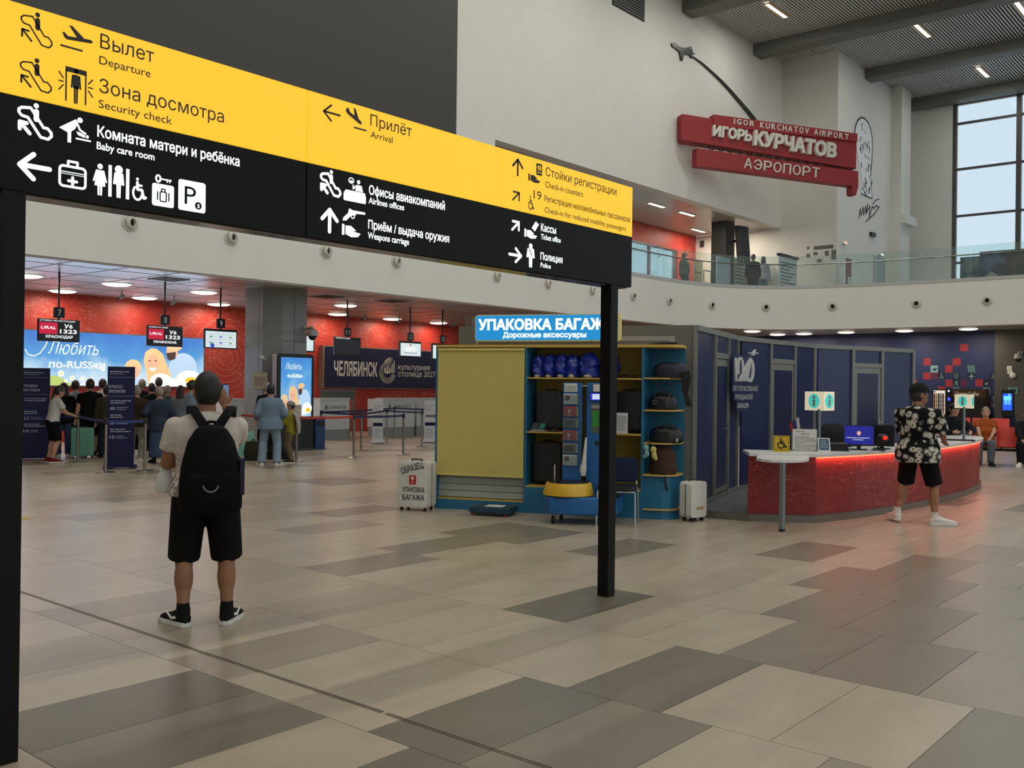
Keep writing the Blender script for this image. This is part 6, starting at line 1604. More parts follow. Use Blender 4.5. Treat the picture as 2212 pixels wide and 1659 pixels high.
# hanging check-in screens
MY = 21.6
SCB = M('screen_case', '17181c', .35); FL_RED = em('screen_red', 'c8203f', .85); SCD = M('screen_dark', '232428', .25); SCT = em('screen_text', 'eef1f4', 1.0)
def hang(num, box, lab, kind):
    a = on_y(box[0], box[1], MY); b = on_y(box[2], box[3], MY)
    zt, zb = a.z, b.z; x0, x1 = a.x, b.x; W = x1 - x0; Hh = zt - zb; xm = x0 + W * .5
    t = thing('checkin_screen', lab, 'screen', (x0, MY, 0), 0, 'hanging check-in screens')
    MB().box(0, W, 0, .06, zb, zt).build('screen_case', SCB, t, bevel=.006)
    MB().cyl((W / 2, .04, zt + .1), (W / 2, .04, 4.1), .022, n=10).build('pole', BLACK, t)
    MB().box(W / 2 - .02, W / 2 + .02, .02, .06, zt - .05, zt + .12).build('bracket', BLACK, t)
    nb = MB().rbox(W / 2 - .115, W / 2 + .115, -.0, .05, zt + .03, zt + .27, .02, 'y').build('number_plate', M('plate_black', '16161a', .4), t)
    text(nb, num, W / 2 - (.035 if len(num) == 1 else .06), zt + .075, .15, .07 if len(num) == 1 else .12, -.002, M('plate_white', 'cfd2d4', .5, emit=.25), .0, .001)
    if kind in ('ru', 'en'):
        MB().box(.02, W * .455, -.003, 0, zb + Hh * .33, zb + Hh * .84).build('airline_field', FL_RED, t)
        text(t, 'URAL', W * .06, zb + Hh * .55, Hh * .13, W * .35, -.0035, SCT, .02, .0005, shear=.25)
        text(t, 'У6', W * .62, zb + Hh * .62, Hh * .17, W * .2, -.001, SCT, .03, .0005); text(t, '1323', W * .52, zb + Hh * .38, Hh * .18, W * .40, -.001, SCT, .03, .0005)
        text(t, 'КРАСНОДАР' if kind == 'ru' else 'KRASNODAR', W * .18, zb + Hh * .16, Hh * .12, W * .65, -.001, SCT, .03, .0005)
        text(t, 'СТОЙКА РЕГИСТРАЦИИ' if kind == 'ru' else 'CHECK-IN DESK', W * .03, zb + Hh * .89, Hh * .07, W * (.85 if kind == 'ru' else .55), -.001, SCT, .01, .0005)
    elif kind == 'off':
        MB().box(.02, W - .02, -.002, 0, zb + .04, zt - .07).build('screen_glass', M('screen_grey', '34373d', .2, emit=.08, ecol='5a6270'), t)
        text(t, 'CHECK-IN DESK', W * .04, zt - .05, .035, W * .55, -.001, SCT, .01, .0005)
    else:
        o = MB().box(.03, W - .03, -.002, 0, zb + .03, zt - .06).build('screen_glass', em('screen_page', 'd3e3e6' if kind == 'page' else 'bcdbe8', .9), t)
        r = random.Random(int(num))
        if kind == 'page':
            for i in range(6):
                cx, cz = W * (.15 + .3 * (i % 3)), zb + Hh * (.25 + .3 * (i // 3)); MB().box(cx, cx + W * .08, -.004, -.002, cz, cz + Hh * .1).build('page_icon', em('page_ink%d' % (i % 3), ['7fae9a', '8f8fd0', 'b7b78a'][i % 3], .7), o)
            lines(o, W * .1, W * .9, [zb + Hh * (.2 + .13 * k) for k in range(5)], .012, -.0022, em('page_line', 'a9b7c0', .7), int(num))
            MB().disc((W * .24, zb + Hh * .16), .06, -.005, -.002, 10).build('page_figure', em('page_blue', '3a4fc0', .8), o)
        else:
            MB().box(W * .25, W * .72, -.004, -.002, zb + Hh * .38, zb + Hh * .62).build('picture_card', em('card_white', 'eef2f0', .9), o); MB().box(W * .2, W * .8, -.004, -.002, zb + Hh * .22, zb + Hh * .27).build('picture_rail', em('card_grey', '8a93a8', .7), o); MB().box(W * .46, W * .52, -.004, -.002, zb + Hh * .72, zb + Hh * .82).build('picture_crest', em('card_red', 'a8383a', .8), o)
    return t
hang('7', (83, 687, 172, 740), 'hanging check-in screen number seven with red airline field', 'ru')
hang('8', (319, 702, 394, 750), 'hanging check-in screen number eight with red airline field', 'en')
hang('9', (442, 709, 512, 755), 'hanging check-in screen number nine showing a pale page', 'page')
hang('11', (723, 727, 779, 770), 'hanging check-in screen number eleven, switched off', 'off')
hang('12', (864, 736, 910, 772), 'hanging check-in screen number twelve showing a light blue picture', 'pic')
hang('13', (934, 741, 980, 778), 'hanging check-in screen number thirteen half hidden by the stand', 'pic')
p = on_y(671, 724, MY); 
t = thing('checkin_screen', 'check-in screen peeking out behind the right side of the grey column', 'screen', (p.x - .75, MY, 0), 0, 'hanging check-in screens')
MB().box(0, .88, 0, .06, 2.56, 3.06).build('screen_case', SCB, t); MB().box(.03, .85, -.002, 0, 2.6, 3.0).build('screen_glass', em('screen_page', 'd3e3e6', .9), t); MB().cyl((.2, .04, 3.0), (.2, .04, 4.1), .02, n=8).build('pole', BLACK, t)

# counters
CW = M('counter_white', 'c9cbca', .45); CG = M('counter_grey', '8d9294', .45)
def counter(label, uL, vb, uR, txt, X=None):
    p = on_z(uL, vb, 0); q = on_z(uR, vb + .0, 0); W = on_y(uR, vb, p.y).x - p.x
    t = thing('checkin_counter', label, 'counter', (p.x, p.y, 0), 0, 'check-in counters')
    MB().box(0, W, 0, .7, .0, .30).build('kick_base', CG, t); MB().box(-.02, W + .02, -.03, .72, .30, 1.22).build('counter_front', CW, t, bevel=.01); MB().box(-.03, W + .03, -.05, .35, 1.22, 1.26).build('ledge', CW, t)
    MB().box(W + .02, W + .16, .1, .7, 0, .75).build('belt_side', GREYM, t)
    if txt:
        text(t, txt, W * .34, .93, .10, W * .54, -.031, M('counter_letter', '3a4254', .5), .02, .001)
        q = MB(); 
        for k in range(5): q.stroke([(W * .2 + .09 * math.cos(a + k * PI / 5), .98 + .09 * math.sin(a + k * PI / 5)) for a in (0, PI)], .012, -.033, -.031)
        q.build('star_emblem', M('counter_letter'), t)
    return t
counter('white check-in counter with dark lettering right of the advertising totem', 690, 951, 752, 'КУРЧАТОВ')
counter('white check-in counter with latin lettering behind the queue belts', 826, 944, 893, 'KURCHATOV')
counter('white check-in counter half hidden behind the yellow blind', 899, 940, 962, '')
counter('white check-in counter left of the grey column', 495, 963, 530, '')
p = on_y(693, 845, 24.5); q = on_y(767, 866, 24.5)
t = thing('glass_screen', 'grey framed glass screen above the check-in counter', 'screen', (p.x, 24.5, 0)); W = q.x - p.x
MB().box(0, W, 0, .02, 1.2, p.z).build('pane', glassmat('smoke_glass', '8d9a98', .15, .35), t); MB().box(-.03, W + .03, -.01, .03, p.z, p.z + .05).build('frame', GREYM, t); MB().box(.02, .08, 0, .03, 0, 1.2).box(W - .1, W - .02, 0, .03, 0, 1.2).build('posts', GREYM, t)
# belt barriers
STEEL = M('steel_brushed', 'a09c95', .28, 1.0)
def stanchion(u, v, label, col='steel'):
    p = on_z(u, v, 0)
    t = thing('belt_stanchion', label, 'stanchion', tuple(p), 0, 'queue barrier posts')
    MB().lathe([(.17, 0), (.17, .012), (.05, .028), (.03, .03)], (0, 0, 0), 24).build('base', STEEL, t, smooth=True)
    MB().cyl((0, 0, .03), (0, 0, .93), .028, n=14).build('pole', STEEL, t, smooth=True)
    MB().cyl((0, 0, .88), (0, 0, .99), .036, n=14).build('belt_head', M('belt_head', '22242c', .4), t, smooth=True)
    return p
def belt(a, b, mat, label, z=.94):
    a, b = Vector(a), Vector(b); d = (b - a); n = Vector((-d.y, d.x, 0)).normalized() * .004
    mb = MB(); N = 8; h = .05
    vs = []
    for k in range(N + 1):
        p = a.lerp(b, k / N); s = .015 * math.sin(PI * k / N)
        vs += [tuple(p + n + Vector((0, 0, z - s - h / 2))), tuple(p - n + Vector((0, 0, z - s - h / 2))), tuple(p - n + Vector((0, 0, z - s + h / 2))), tuple(p + n + Vector((0, 0, z - s + h / 2)))]
    fs = []
    for k in range(N):
        o = k * 4; fs += [(o + i, o + (i + 1) % 4, o + 4 + (i + 1) % 4, o + 4 + i) for i in range(4)]
    fs += [(0, 1, 2, 3), (N * 4 + 3, N * 4 + 2, N * 4 + 1, N * 4)]
    o = mb.add(vs, fs).build('queue_belt', mat); tag(o, label, 'belt', 'queue belts'); return o
BNV = M('belt_navy', '1b2450', .6); BRD = M('belt_red', 'b23224', .6); BLB = M('belt_blue', '2a3a78', .6)
S = {}
for k, u, v, lab in [('a', 228, 1021, 'beside the left edge of the economy class totem'), ('b', 313, 1017, 'right of the economy class totem'), ('c', 168, 998, 'before the mint green suitcase'), ('d', 764, 989, 'steel post nearest the open passage'), ('e', 780, 974, 'steel post behind the nearest one in the passage'),
                     ('f', 871, 982, 'steel post left of the sample suitcase'), ('g', 911, 965, 'steel post before the right white totem'), ('h', 693, 968, 'steel post by the blue bin'), ('i', 835, 957, 'steel post right of the left white totem'), ('j', 852, 945, 'steel post before the latin lettered counter'), ('k', 640, 996, 'steel post beside the boy in the cap')]:
    S[k] = stanchion(u, v, ('steel belt post ' + lab) if not lab.startswith('steel') else lab.replace('steel post', 'steel belt post'))
pl_ = on_z(20, 992, 0)
belt(S['c'], pl_, BLB, 'dark blue queue belt at the far left before the baggage totem'); belt(S['c'], S['a'], BLB, 'dark blue queue belt leading to the economy class totem'); belt(S['a'], S['b'], BLB, 'dark blue queue belt across the economy class totem')
belt(S['d'], S['k'], BRD, 'red queue belt running left from the passage'); belt(S['k'], on_z(520, 985, 0), BRD, 'red queue belt ending behind the backpack man'); belt(S['d'], S['f'], BNV, 'navy queue belt nearest the camera in the passage'); belt(S['e'], S['h'], BNV, 'navy queue belt in front of the first white counter')
belt(S['e'], S['i'], BNV, 'navy queue belt before the left white totem'); belt(S['i'], S['g'], BNV, 'navy queue belt between the two white totems'); belt(S['j'], S['h'], BNV, 'navy queue belt furthest back by the counters'); belt(S['j'], on_z(950, 950, 0), BNV, 'navy queue belt running behind the yellow blind')
# information totems
NT = M('totem_navy', '0d0f3c', .5, spec=.3); TPR = M('totem_print', 'a9acc0', .5)
def totem(label, u0, u1, vt, vb, rows, title, mat, ink, grp, name='info_totem', turn=0.0):
    p = on_z((u0 + u1) / 2, vb, 0); k = (Vector(p) - CO).dot(ROT @ Vector((0, 0, -1))) / FPX
    W, Hh = (u1 - u0) * k, (vb - vt) * k
    t = thing(name, label, 'totem', tuple(p), CAMR(p) + turn, grp)
    MB().box(-W / 2, W / 2, -.02, .02, .05, Hh).build('board', mat, t, bevel=.004)
    MB().box(-W * .62, W * .62, -.2, .2, .03, .06).build('base_plate', mat, t, bevel=.005)
    for x in (-W * .5, W * .5):
        for y in (-.15, .15): MB().ball((x, y, .017), .017, 6, 10).build('castor', M('chrome'), t)
    return t, W, Hh
t, W, Hh = totem('navy economy class totem at the head of the queue', 232, 287, 792, 1012, 0, '', NT, TPR, 'navy queue totems')
def rows_print(t, W, Hh, title, items, ink):
    z = Hh * .93
    lines(t, -W * .42, W * .3, [Hh * .945], Hh * .010, -.0205, ink, 3); lines(t, -W * .42, W * .12, [Hh * .925], Hh * .005, -.0205, ink, 9)
    MB().box(-W / 2 + .02, W / 2 - .02, -.0212, -.0202, Hh * .895, Hh * .897).box(-W / 2 + .02, W / 2 - .02, -.0212, -.0202, Hh * .71, Hh * .712).build('rule', ink, t)
    for k, s in enumerate(title): text(t, s, -W * .45, Hh * (.79 - .045 * k), Hh * .028, W * .7 * len(s) / 7, -.0205, ink, .02, .0006)
    zz = .66
    for num in items:
        lines(t, -W * .38, W * .36, [Hh * zz, Hh * (zz - .022)], Hh * .010, -.0205, ink, int(zz * 100))
        zz -= .085
        if num: text(t, num, -W * .40, Hh * zz, Hh * .032, W * .18, -.0205, ink, .015, .0006); lines(t, -W * .16, W * .25, [Hh * (zz + .02), Hh * (zz + .002)], Hh * .006, -.0205, ink, int(zz * 1000))
        zz -= .055
rows_print(t, W, Hh, ('КЛАСС', 'ЭКОНОМ'), ('40', '20', '10'), TPR)
t, W, Hh = totem('navy baggage drop-off totem half hidden by the left sign post', 47, 103, 795, 992, 0, '', NT, TPR, 'navy queue totems')
rows_print(t, W, Hh, ('ПРИЕМ', 'БАГАЖА'), ('', '23', '10'), TPR)
WT = M('totem_white', 'c8c9c8', .45); TPD = M('totem_dark_print', '6a6d78', .5)
for u0, u1, vt, vb, lab in ((804, 827, 865, 958, 'white information totem left of the latin lettered counter'), (916, 942, 865, 956, 'white information totem beside the yellow blind')):
    t, W, Hh = totem(lab, u0, u1, vt, vb, 0, '', WT, TPD, 'white queue totems')
    lines(t, -W * .4, W * .3, [Hh * (.86 - .05 * k) for k in range(3)], Hh * .014, -.0205, TPD, 4); MB().box(-W * .4, W * .4, -.022, -.02, Hh * .60, Hh * .66).build('baggage_picture', TPD, t); MB().box(-W * .44, W * .44, -.022, -.02, Hh * .40, Hh * .48).build('navy_band', NT, t); lines(t, -W * .4, W * .4, [Hh * (.12 + .04 * k) for k in range(6)], Hh * .012, -.0205, TPD, 6)
# digital advertising totem at the column
ty = 19.75
a = on_y(600, 763, ty); b = on_y(676, 971, ty)
t = thing('advert_totem', 'tall black digital advertising totem standing against the grey column', 'advertisement', (a.x, ty, 0))
W = b.x - a.x; Ht = a.z
MB().rbox(0, W, 0, .12, .0, Ht, .07, 'y').build('totem_case', M('totem_black', '15161a', .3), t, bevel=.01); MB().rbox(-.05, -.003, .02, .14, .0, Ht - .03, .02, 'y').build('side_profile', STEEL, t); MB().box(-.02, W + .02, -.05, .2, 0, .06).build('foot', DGREY, t)
sx0, sx1 = W * .09, W * .93; sz0 = .86; sz1 = Ht - .09
part_label(MB().box(sx0, sx1, -.003, 0, sz0, sz1).build('lit_screen', skyad('ad_sky_small', 0, sz0 - .5, sz1 + .4, 1.0), t), 'glowing sky picture')
TPm = lambda x, y: (sx0 + (x - 1060) / (1700 - 1060) * (sx1 - sx0) * 1.0, sz0 + .05 + (1160 - y) / 340 * (sz1 - sz0) * .52)
ad_family(t, TPm, -.004, girl=True)
text(t, 'Любить', sx0 + .12, sz1 - .3, .16, .5, -.006, ADW, -.012, .001, shear=.35); text(t, 'по-RUSSки', sx0 + .2, sz1 - .5, .09, .45, -.006, ADW, .02, .001)
# notice on the column, cameras, bin
a = on_y(547, 805, 20.35); b = on_y(577, 840, 20.35)
p = Vector((14.48, 20.62, 0)); a = on_x(547, 805, 14.48); b = on_x(577, 840, 14.48)
t = thing('column_notice', 'yellowed paper notice on the grey column', 'notice', (14.48, 0, 0)); MB().box(0, .01, b.y, a.y, b.z, a.z).build('sheet', M('paper_yellowed', 'b3a98c', .7), t); MB().box(-.002, 0, b.y + .06, a.y - .06, b.z + .06, a.z - .1).build('sheet_print', M('paper_print', '8d846a', .7), t)
a = on_y(650, 712, 20.08); dome_cam('surveillance_camera', 'dome surveillance camera on the grey column', (a.x + .12, 20.08, a.z - .05), 0, 1.15)
def bullet(label, u, v, Y, z=4.08):
    a = on_z(u, v, z) if Y is None else on_y(u, v, Y)
    t = thing('bullet_camera', label, 'camera', tuple(a), CAMR(a), 'small bullet cameras')
    MB().cyl((0, 0, .0), (0, 0, .25), .018, n=8).build('mount', M('cam_grey'), t); MB().cyl((-.08, -.1, -.10), (.05, .05, .0), .045, n=14).build('barrel', M('cam_grey'), t, smooth=True); MB().cyl((-.09, -.11, -.105), (-.08, -.1, -.10), .036, n=12).build('lens', BLACK, t)
for u, v, lab in ((263, 638, 'between screens seven and eight'), (376, 650, 'right of screen eight'), (788, 684, 'right of screen eleven'), (862, 692, 'left of screen twelve'), (978, 700, 'above screen thirteen')): bullet('small bullet camera under the check-in soffit, ' + lab, u, v, 24.6)
a = on_x(566, 772, 14.4); t = thing('bullet_camera', 'small bullet camera on the side of the grey column', 'camera', (14.4, a.y, a.z), -PI / 2, 'small bullet cameras'); MB().box(-.03, .03, .0, .1, -.03, .03).build('mount', M('cam_grey'), t); MB().cyl((0, -.02, .02), (.22, -.06, -.03), .045, n=14).build('barrel', M('cam_grey'), t, smooth=True); MB().cyl((.0, -.015, .022), (-.02, -.01, .028), .04, n=12).build('lens', BLACK, t)
p = on_z(684, 970, 0); t = thing('waste_bin', 'blue waste bin beside the advertising totem', 'bin', tuple(p), 0); MB().rbox(-.16, .16, -.16, .16, 0, .78, .04, 'z').build('bin_body', M('bin_blue', '1d3a63', .5), t, bevel=.01); MB().box(-.17, .17, -.17, .17, .78, .84).build('bin_lid', M('bin_blue'), t); MB().box(-.11, .11, -.172, -.165, .6, .72).build('bin_slot', BLACK, t)
# ceiling details: vents and sprinklers
for u, v, lab in ((365, 603, 'dark square ceiling vent above screen eight'), (845, 650, 'dark square ceiling vent above screen twelve'), (705, 640, 'dark square ceiling vent right of the grey column')):
    p = on_z(u, v, 4.1); t = thing('ceiling_vent', lab, 'vent', tuple(p), 0, 'soffit vents'); MB().box(-.35, .35, -.35, .35, -.02, -.001).build('vent_frame', M('vent_grey', '7c6a64', .5), t)
    for k in range(5): MB().box(-.28, .28, -.28 + k * .12, -.22 + k * .12, -.026, -.02).build('slat', DGREY, t)

# ---------------------------------------------------------------- people in the check-in area
def crowd(lab, u, vtop, Y, H, turn=0.0, **kw):
    p = on_y(u, 830, Y); p.z = 0
    # height follows from where the top of the head is seen
    q = on_y(u, vtop, Y).z; kw.setdefault('vox', .024)
    return person(lab, p, CAMR(p) + turn, max(1.2, q), group='passengers at check-in', **kw)
JN = cloth('denim', '3b4a63'); JL = cloth('denim_light', '6d7f92'); JS = cloth('denim_pale', '7f90a0'); GRY = cloth('grey_shirt', '8b95a2'); WHS = cloth('white_shirt', 'c2c1bd'); OLV = cloth('olive_jacket', '3c3624'); BRJ = cloth('brown_jacket', '33271b'); DNM = cloth('dark_denim', '2c3644'); GPT = cloth('grey_trousers', '8d8a82'); NVT = cloth('navy_top', '1c2433')
HD = (None, (.0, .3, 1.0))
crowd('woman in white t-shirt and black shorts leaning on the queue belt', 114, 832, 19.9, 1.62, -1.2, top=('tee', WHS), bottom=('shorts', BLKC), hair=('tail', HAIRB), shoes=(cloth('shoe_red', '6d2420'), WSOLE), hands=((-.15, .45, .98), (.2, .4, .95)), lean=.2, skin=SKIN2)
crowd('woman with long dark hair in black jacket behind the white t-shirt woman', 138, 827, 21.3, 1.65, .1, top=('jacket', BLKC), bottom=('pants', JN), hair=('long', HAIRB), shoes=(cloth('shoe_white'), WSOLE), skin=SKIN2)
crowd('man in light grey-blue shirt waiting in the queue', 163, 822, 21.8, 1.72, -.1, top=('long', GRY), bottom=('pants', JN), hair=('short', HAIRD), shoes=(BSHOE, None), skin=SKIN2)
crowd('stocky man in black t-shirt and shorts before the mint green suitcase', 195, 819, 21.0, 1.75, .15, g=1.25, top=('tee', BLKC), bottom=('shorts', BLKC), hair=('short', HAIRD), shoes=(BSHOE, WSOLE), skin=SKIN2)
crowd('man in white shirt left of the economy class totem', 222, 819, 22.2, 1.76, .2, g=1.1, top=('tee', WHS), bottom=('pants', NVT), hair=('short', HAIRD), shoes=(BSHOE, None), skin=SKIN2)
crowd('person in olive jacket tucked behind the economy class totem', 232, 833, 20.7, 1.65, 0, top=('jacket', OLV), bottom=('pants', NVT), hair=('short', HAIRD), shoes=(BSHOE, None), skin=SKIN2)
crowd('person in brown jacket, pale trousers and white sneakers right of the totem', 296, 833, 19.2, 1.63, -.2, top=('jacket', BRJ), bottom=('pants', GPT), hair=('short', HAIRG), shoes=(cloth('shoe_white'), WSOLE), skin=SKIN2)
crowd('grey-haired man in black jacket in the middle of the queue', 307, 820, 22.6, 1.75, 0, top=('jacket', BLKC), bottom=('pants', BLKC), hair=('short', HAIRG), shoes=(BSHOE, None), skin=SKIN2)
crowd('dark haired person in black top behind the denim jacket woman', 328, 828, 22.0, 1.7, .1, top=('long', BLKC), bottom=('pants', BLKC), hair=('short', HAIRB), shoes=(BSHOE, None), skin=SKIN2)
crowd('tall man at the back of the queue under the blonde woman of the advert', 343, 816, 23.2, 1.8, 0, top=('long', NVT), bottom=('pants', BLKC), hair=('short', HAIRD), shoes=(BSHOE, None), skin=SKIN2)
crowd('grey-haired woman in dark denim jacket and long blue skirt', 345, 836, 18.5, 1.62, .15, g=1.12, top=('jacket', DNM), bottom=('skirt', JN), hair=('short', HAIRG), shoes=(BSHOE, None), skin=SKIN2, hem=.72, hands=((-.30, .12, .95), (.24, .15, .95)))
crowd('bald man in grey top left of the backpack man', 362, 833, 21.6, 1.65, .1, top=('long', cloth('grey_top', '4a4d52')), bottom=('pants', BLKC), hair=('short', HAIRG), shoes=(BSHOE, None), skin=SKIN2)
crowd('woman with dark hair in grey top beside the backpack man', 390, 833, 20.8, 1.62, -.2, top=('long', cloth('grey_knit', '6b6f75')), bottom=('pants', JN), hair=('long', HAIRD), shoes=(BSHOE, None), skin=SKIN2)
crowd('woman with tied hair in pale denim jacket looking right', 415, 822, 19.3, 1.68, -1.0, top=('jacket', JS), bottom=('pants', JN), hair=('bun', HAIRD), shoes=(cloth('shoe_white'), WSOLE), skin=SKIN2)
p = on_z(584, 1006, 0); person('woman in pale denim jacket and wide jeans by the grey column', p, CAMR(p) - .1, 1.66, 1.06, SKIN2, feet=((-.19, 0), (.15, -.02)), fang=(.4, -.3), hands=((-.26, .15, .95), (.24, .22, 1.0)), top=('jacket', JL), bottom=('pants', JS), hair=('bun', HAIRB), shoes=(cloth('shoe_white'), WSOLE), vox=.02, hem=.78, flare=1.25, group='passengers at check-in')
p = on_z(629, 1000, 0); person('boy in grey cap and yellow top holding a paper', p, CAMR(p) + 1.35, 1.30, .95, SKIN2, feet=((-.09, 0), (.09, .05)), hands=((-.08, .30, .82), (.12, .28, .80)), top=('long', cloth('boy_yellow', '8a8428')), bottom=('pants', cloth('boy_khaki', '6a5a44')), hair=('cap', HAIRD, cloth('cap_grey', '8b857c')), shoes=(cloth('shoe_dark', '2b2622'), WSOLE), vox=.018, group='passengers at check-in')
t = thing('grey_hoodie', 'grey hoodie tied over the shoulders of the boy in the cap', 'hoodie', tuple(p), CAMR(p) + 1.35)
q = MB(); loft(q, [(Vector((0, -.15, .62)), Vector((.11, 0, 0)), Vector((0, .03, 0))), (Vector((0, -.15, .8)), Vector((.14, 0, 0)), Vector((0, .04, 0))), (Vector((0, -.11, 1.0)), Vector((.15, 0, 0)), Vector((0, .05, 0))), (Vector((0, -.04, 1.08)), Vector((.10, 0, 0)), Vector((0, .05, 0)))], 14); remesh(q, 'hoodie_cloth', cloth('hoodie_grey', '9a968f'), t, .014, 2)
p = on_z(575, 985, 0); person('man partly hidden behind the denim jacket woman', p, CAMR(p) + .3, 1.70, 1.0, SKIN2, top=('long', BLKC), bottom=('pants', BLKC), hair=('short', HAIRG), shoes=(BSHOE, None), vox=.024, group='passengers at check-in')
t = thing('paper_sheet', 'printed sheet held up beside the boy in the cap', 'sheet', tuple(on_y(636, 900, 17.4)), -.2); MB().box(-.17, .17, 0, .004, 0, .26).build('sheet', M('paper_beige', 'b5ab9c', .7), t); lines(t, -.13, .13, [.05 + .035 * k for k in range(6)], .008, -.0005, TPD, 3)
# luggage on the floor
p = on_z(178, 989, 0); suitcase('mint green suitcase standing in the queue', tuple(p), CAMR(p), .46, .28, .66, M('mint_case', '5f9c84', .45), .05, 3)
p = on_z(410, 985, 0); suitcase('pale mint suitcase beside the backpack man', tuple(on_z(530, 990, 0)), CAMR(p), .36, .24, .6, M('mint_case2', '7fb5a5', .45), .05, 3)
p = on_z(546, 995, 0)
t = thing('backpack', 'dark green travel backpack standing on the floor by the column', 'backpack', tuple(p), CAMR(p))
q = MB(); loft(q, [(Vector((0, 0, 0)), Vector((.18, 0, 0)), Vector((0, .12, 0))), (Vector((0, 0, .2)), Vector((.2, 0, 0)), Vector((0, .14, 0))), (Vector((0, 0, .42)), Vector((.15, 0, 0)), Vector((0, .1, 0)))], 16); remesh(q, 'bag_body', cloth('pack_green', '2b2c22'), t, .016, 3); MB().tube([(-.05, 0, .4), (0, 0, .47), (.05, 0, .4)], .012).build('handle', M('strap_black'), t)
p = on_z(600, 992, 0)
t = thing('travel_bag', 'dark bag lying on the floor behind the denim jacket woman', 'bag', tuple(p), CAMR(p)); q = MB(); loft(q, [(Vector((0, 0, 0)), Vector((.24, 0, 0)), Vector((0, .14, 0))), (Vector((0, 0, .16)), Vector((.24, 0, 0)), Vector((0, .14, 0))), (Vector((0, 0, .28)), Vector((.16, 0, 0)), Vector((0, .08, 0)))], 16); remesh(q, 'bag_body', cloth('bag_dark', '1c1a18'), t, .016, 3); MB().tube([(-.1, 0, .25), (-.06, 0, .36), (.06, 0, .36), (.1, 0, .25)], .01).build('handle', M('strap_black'), t)
o = MB().box(1.6, 1.75, 7.25, 7.45, 0.0005, .002).build('floor_sticker', M('sticker_yellow', 'b9a52a', .5)); o.location = on_z(52, 1120, 0) - Vector((1.68, 7.35, 0)); tag(o, 'small yellow sticker on the floor by the left sign post', 'sticker')
# ================================================================ upper part of the hall
# ---- air nozzles on the fascia
NZ = M('nozzle_cream', 'cfcbbf', .5)
def nozzle(x, y, rz, lab, turn):
    t = thing('air_nozzle', lab, 'nozzle', (x, y, 4.845), rz, 'round air nozzles on the fascia')
    Mx = Matrix.Rotation(PI / 2, 4, 'X')
    MB().lathe([(.125, 0), (.175, 0), (.175, .022), (.165, .03), (.125, .03), (.125, 0)], (0, 0, 0), 28, Mx, False).build('flange', NZ, t, smooth=True)
    Mt = Matrix.Translation((0, -.01, 0)) @ Matrix.Rotation(turn, 4, 'Z') @ Mx
    MB().lathe([(.10, -.02), (.128, .0), (.132, .04), (.118, .075), (.085, .085), (.078, .06), (.07, -.0), (.10, -.02)], (0, 0, 0), 24, Mt, False).build('jet_cup', NZ, t, smooth=True)
    MB().lathe([(.078, .03), (.078, .034)], (0, 0, 0), 20, Mt).build('jet_opening', M('nozzle_black', '0c0a09', .8), t)
NN = ['leftmost under the sign', 'second from the left under the sign', 'third from the left under the sign', 'fourth from the left under the sign', 'under the police symbol', 'left of the right sign post', 'just behind the right sign post']
for (x, n) in zip((9.8, 12.13, 14.74, 17.02, 20.94, 23.31, 25.65), NN): nozzle(x, YA, 0, 'round cream air nozzle on the white fascia, ' + n, .35)
for (u, v), n in zip([(1367, 640), (1445, 650), (1537, 660), (1654, 664), (1799, 663), (1980, 656), (2133, 649)], ['first to the right of the yellow sign', 'second to the right of the yellow sign', 'above the booth corner', 'above the booth emblem', 'middle of the curved front', 'above the patterned shirt man', 'rightmost, above the grey wall']):
    # where the line of sight meets the curved front
    best = None
    for a, b in zip(PATH[:-1], PATH[1:]):
        A = Vector((*a, 0)); B = Vector((*b, 0)); d = (B - A); nn = Vector((-d.y, d.x, 0)).normalized(); r = ray(u, v)
        if abs(r.dot(nn)) < 1e-6: continue
        q = CO + r * ((A - CO).dot(nn) / r.dot(nn)); s = (q - A).dot(d) / d.dot(d)
        if -.02 <= s <= 1.02 and (best is None): best = (q, math.atan2(d.y, d.x))
    nozzle(best[0].x, best[0].y, best[1], 'round cream air nozzle on the white fascia, ' + n, .0)

# ---- glass balustrade
bal = thing('glass_balustrade', 'frameless glass balustrade with slim handrail along the curved gallery edge', 'balustrade')
BG = glassmat('balustrade_glass', 'f0f8f6', .14, .05)
fine = []
for (a, b) in zip(PATH[:-1], PATH[1:]):
    L = math.hypot(b[0] - a[0], b[1] - a[1]); n = max(1, round(L / .55))
    for k in range(n): fine.append((a[0] + (b[0] - a[0]) * k / n, a[1] + (b[1] - a[1]) * k / n))
fine.append(PATH[-1])
i0 = 0; step = 3
mid = offs(fine, .10)
for k in range(0, len(mid) - 1, step):
    seg = mid[k:k + step + 1]
    if len(seg) < 2: continue
    a, b = Vector(seg[0]), Vector(seg[-1])
    if b.y < -4: break
    d = (b - a).normalized() * .012
    seg = [tuple(a + d)] + seg[1:-1] + [tuple(b - d)]
    ribbon(MB(), seg, -.008, .008, 5.67, 6.80).build('pane', BG, bal)
rail = offs(fine, .03)
MB().tube([(x, y, 6.48) for x, y in rail if y > -4], .024, 8).build('handrail', M('rail_steel', '8b8f8d', .3, .9), bal, smooth=True)
for k in range(1, len(rail), 3):
    if rail[k][1] > -4: MB().tube([(rail[k][0], rail[k][1], 6.48), (rail[k][0], rail[k][1], 6.40), (mid[k][0], mid[k][1], 6.40)], .012, 6).build('rail_bracket', M('rail_steel'), bal)

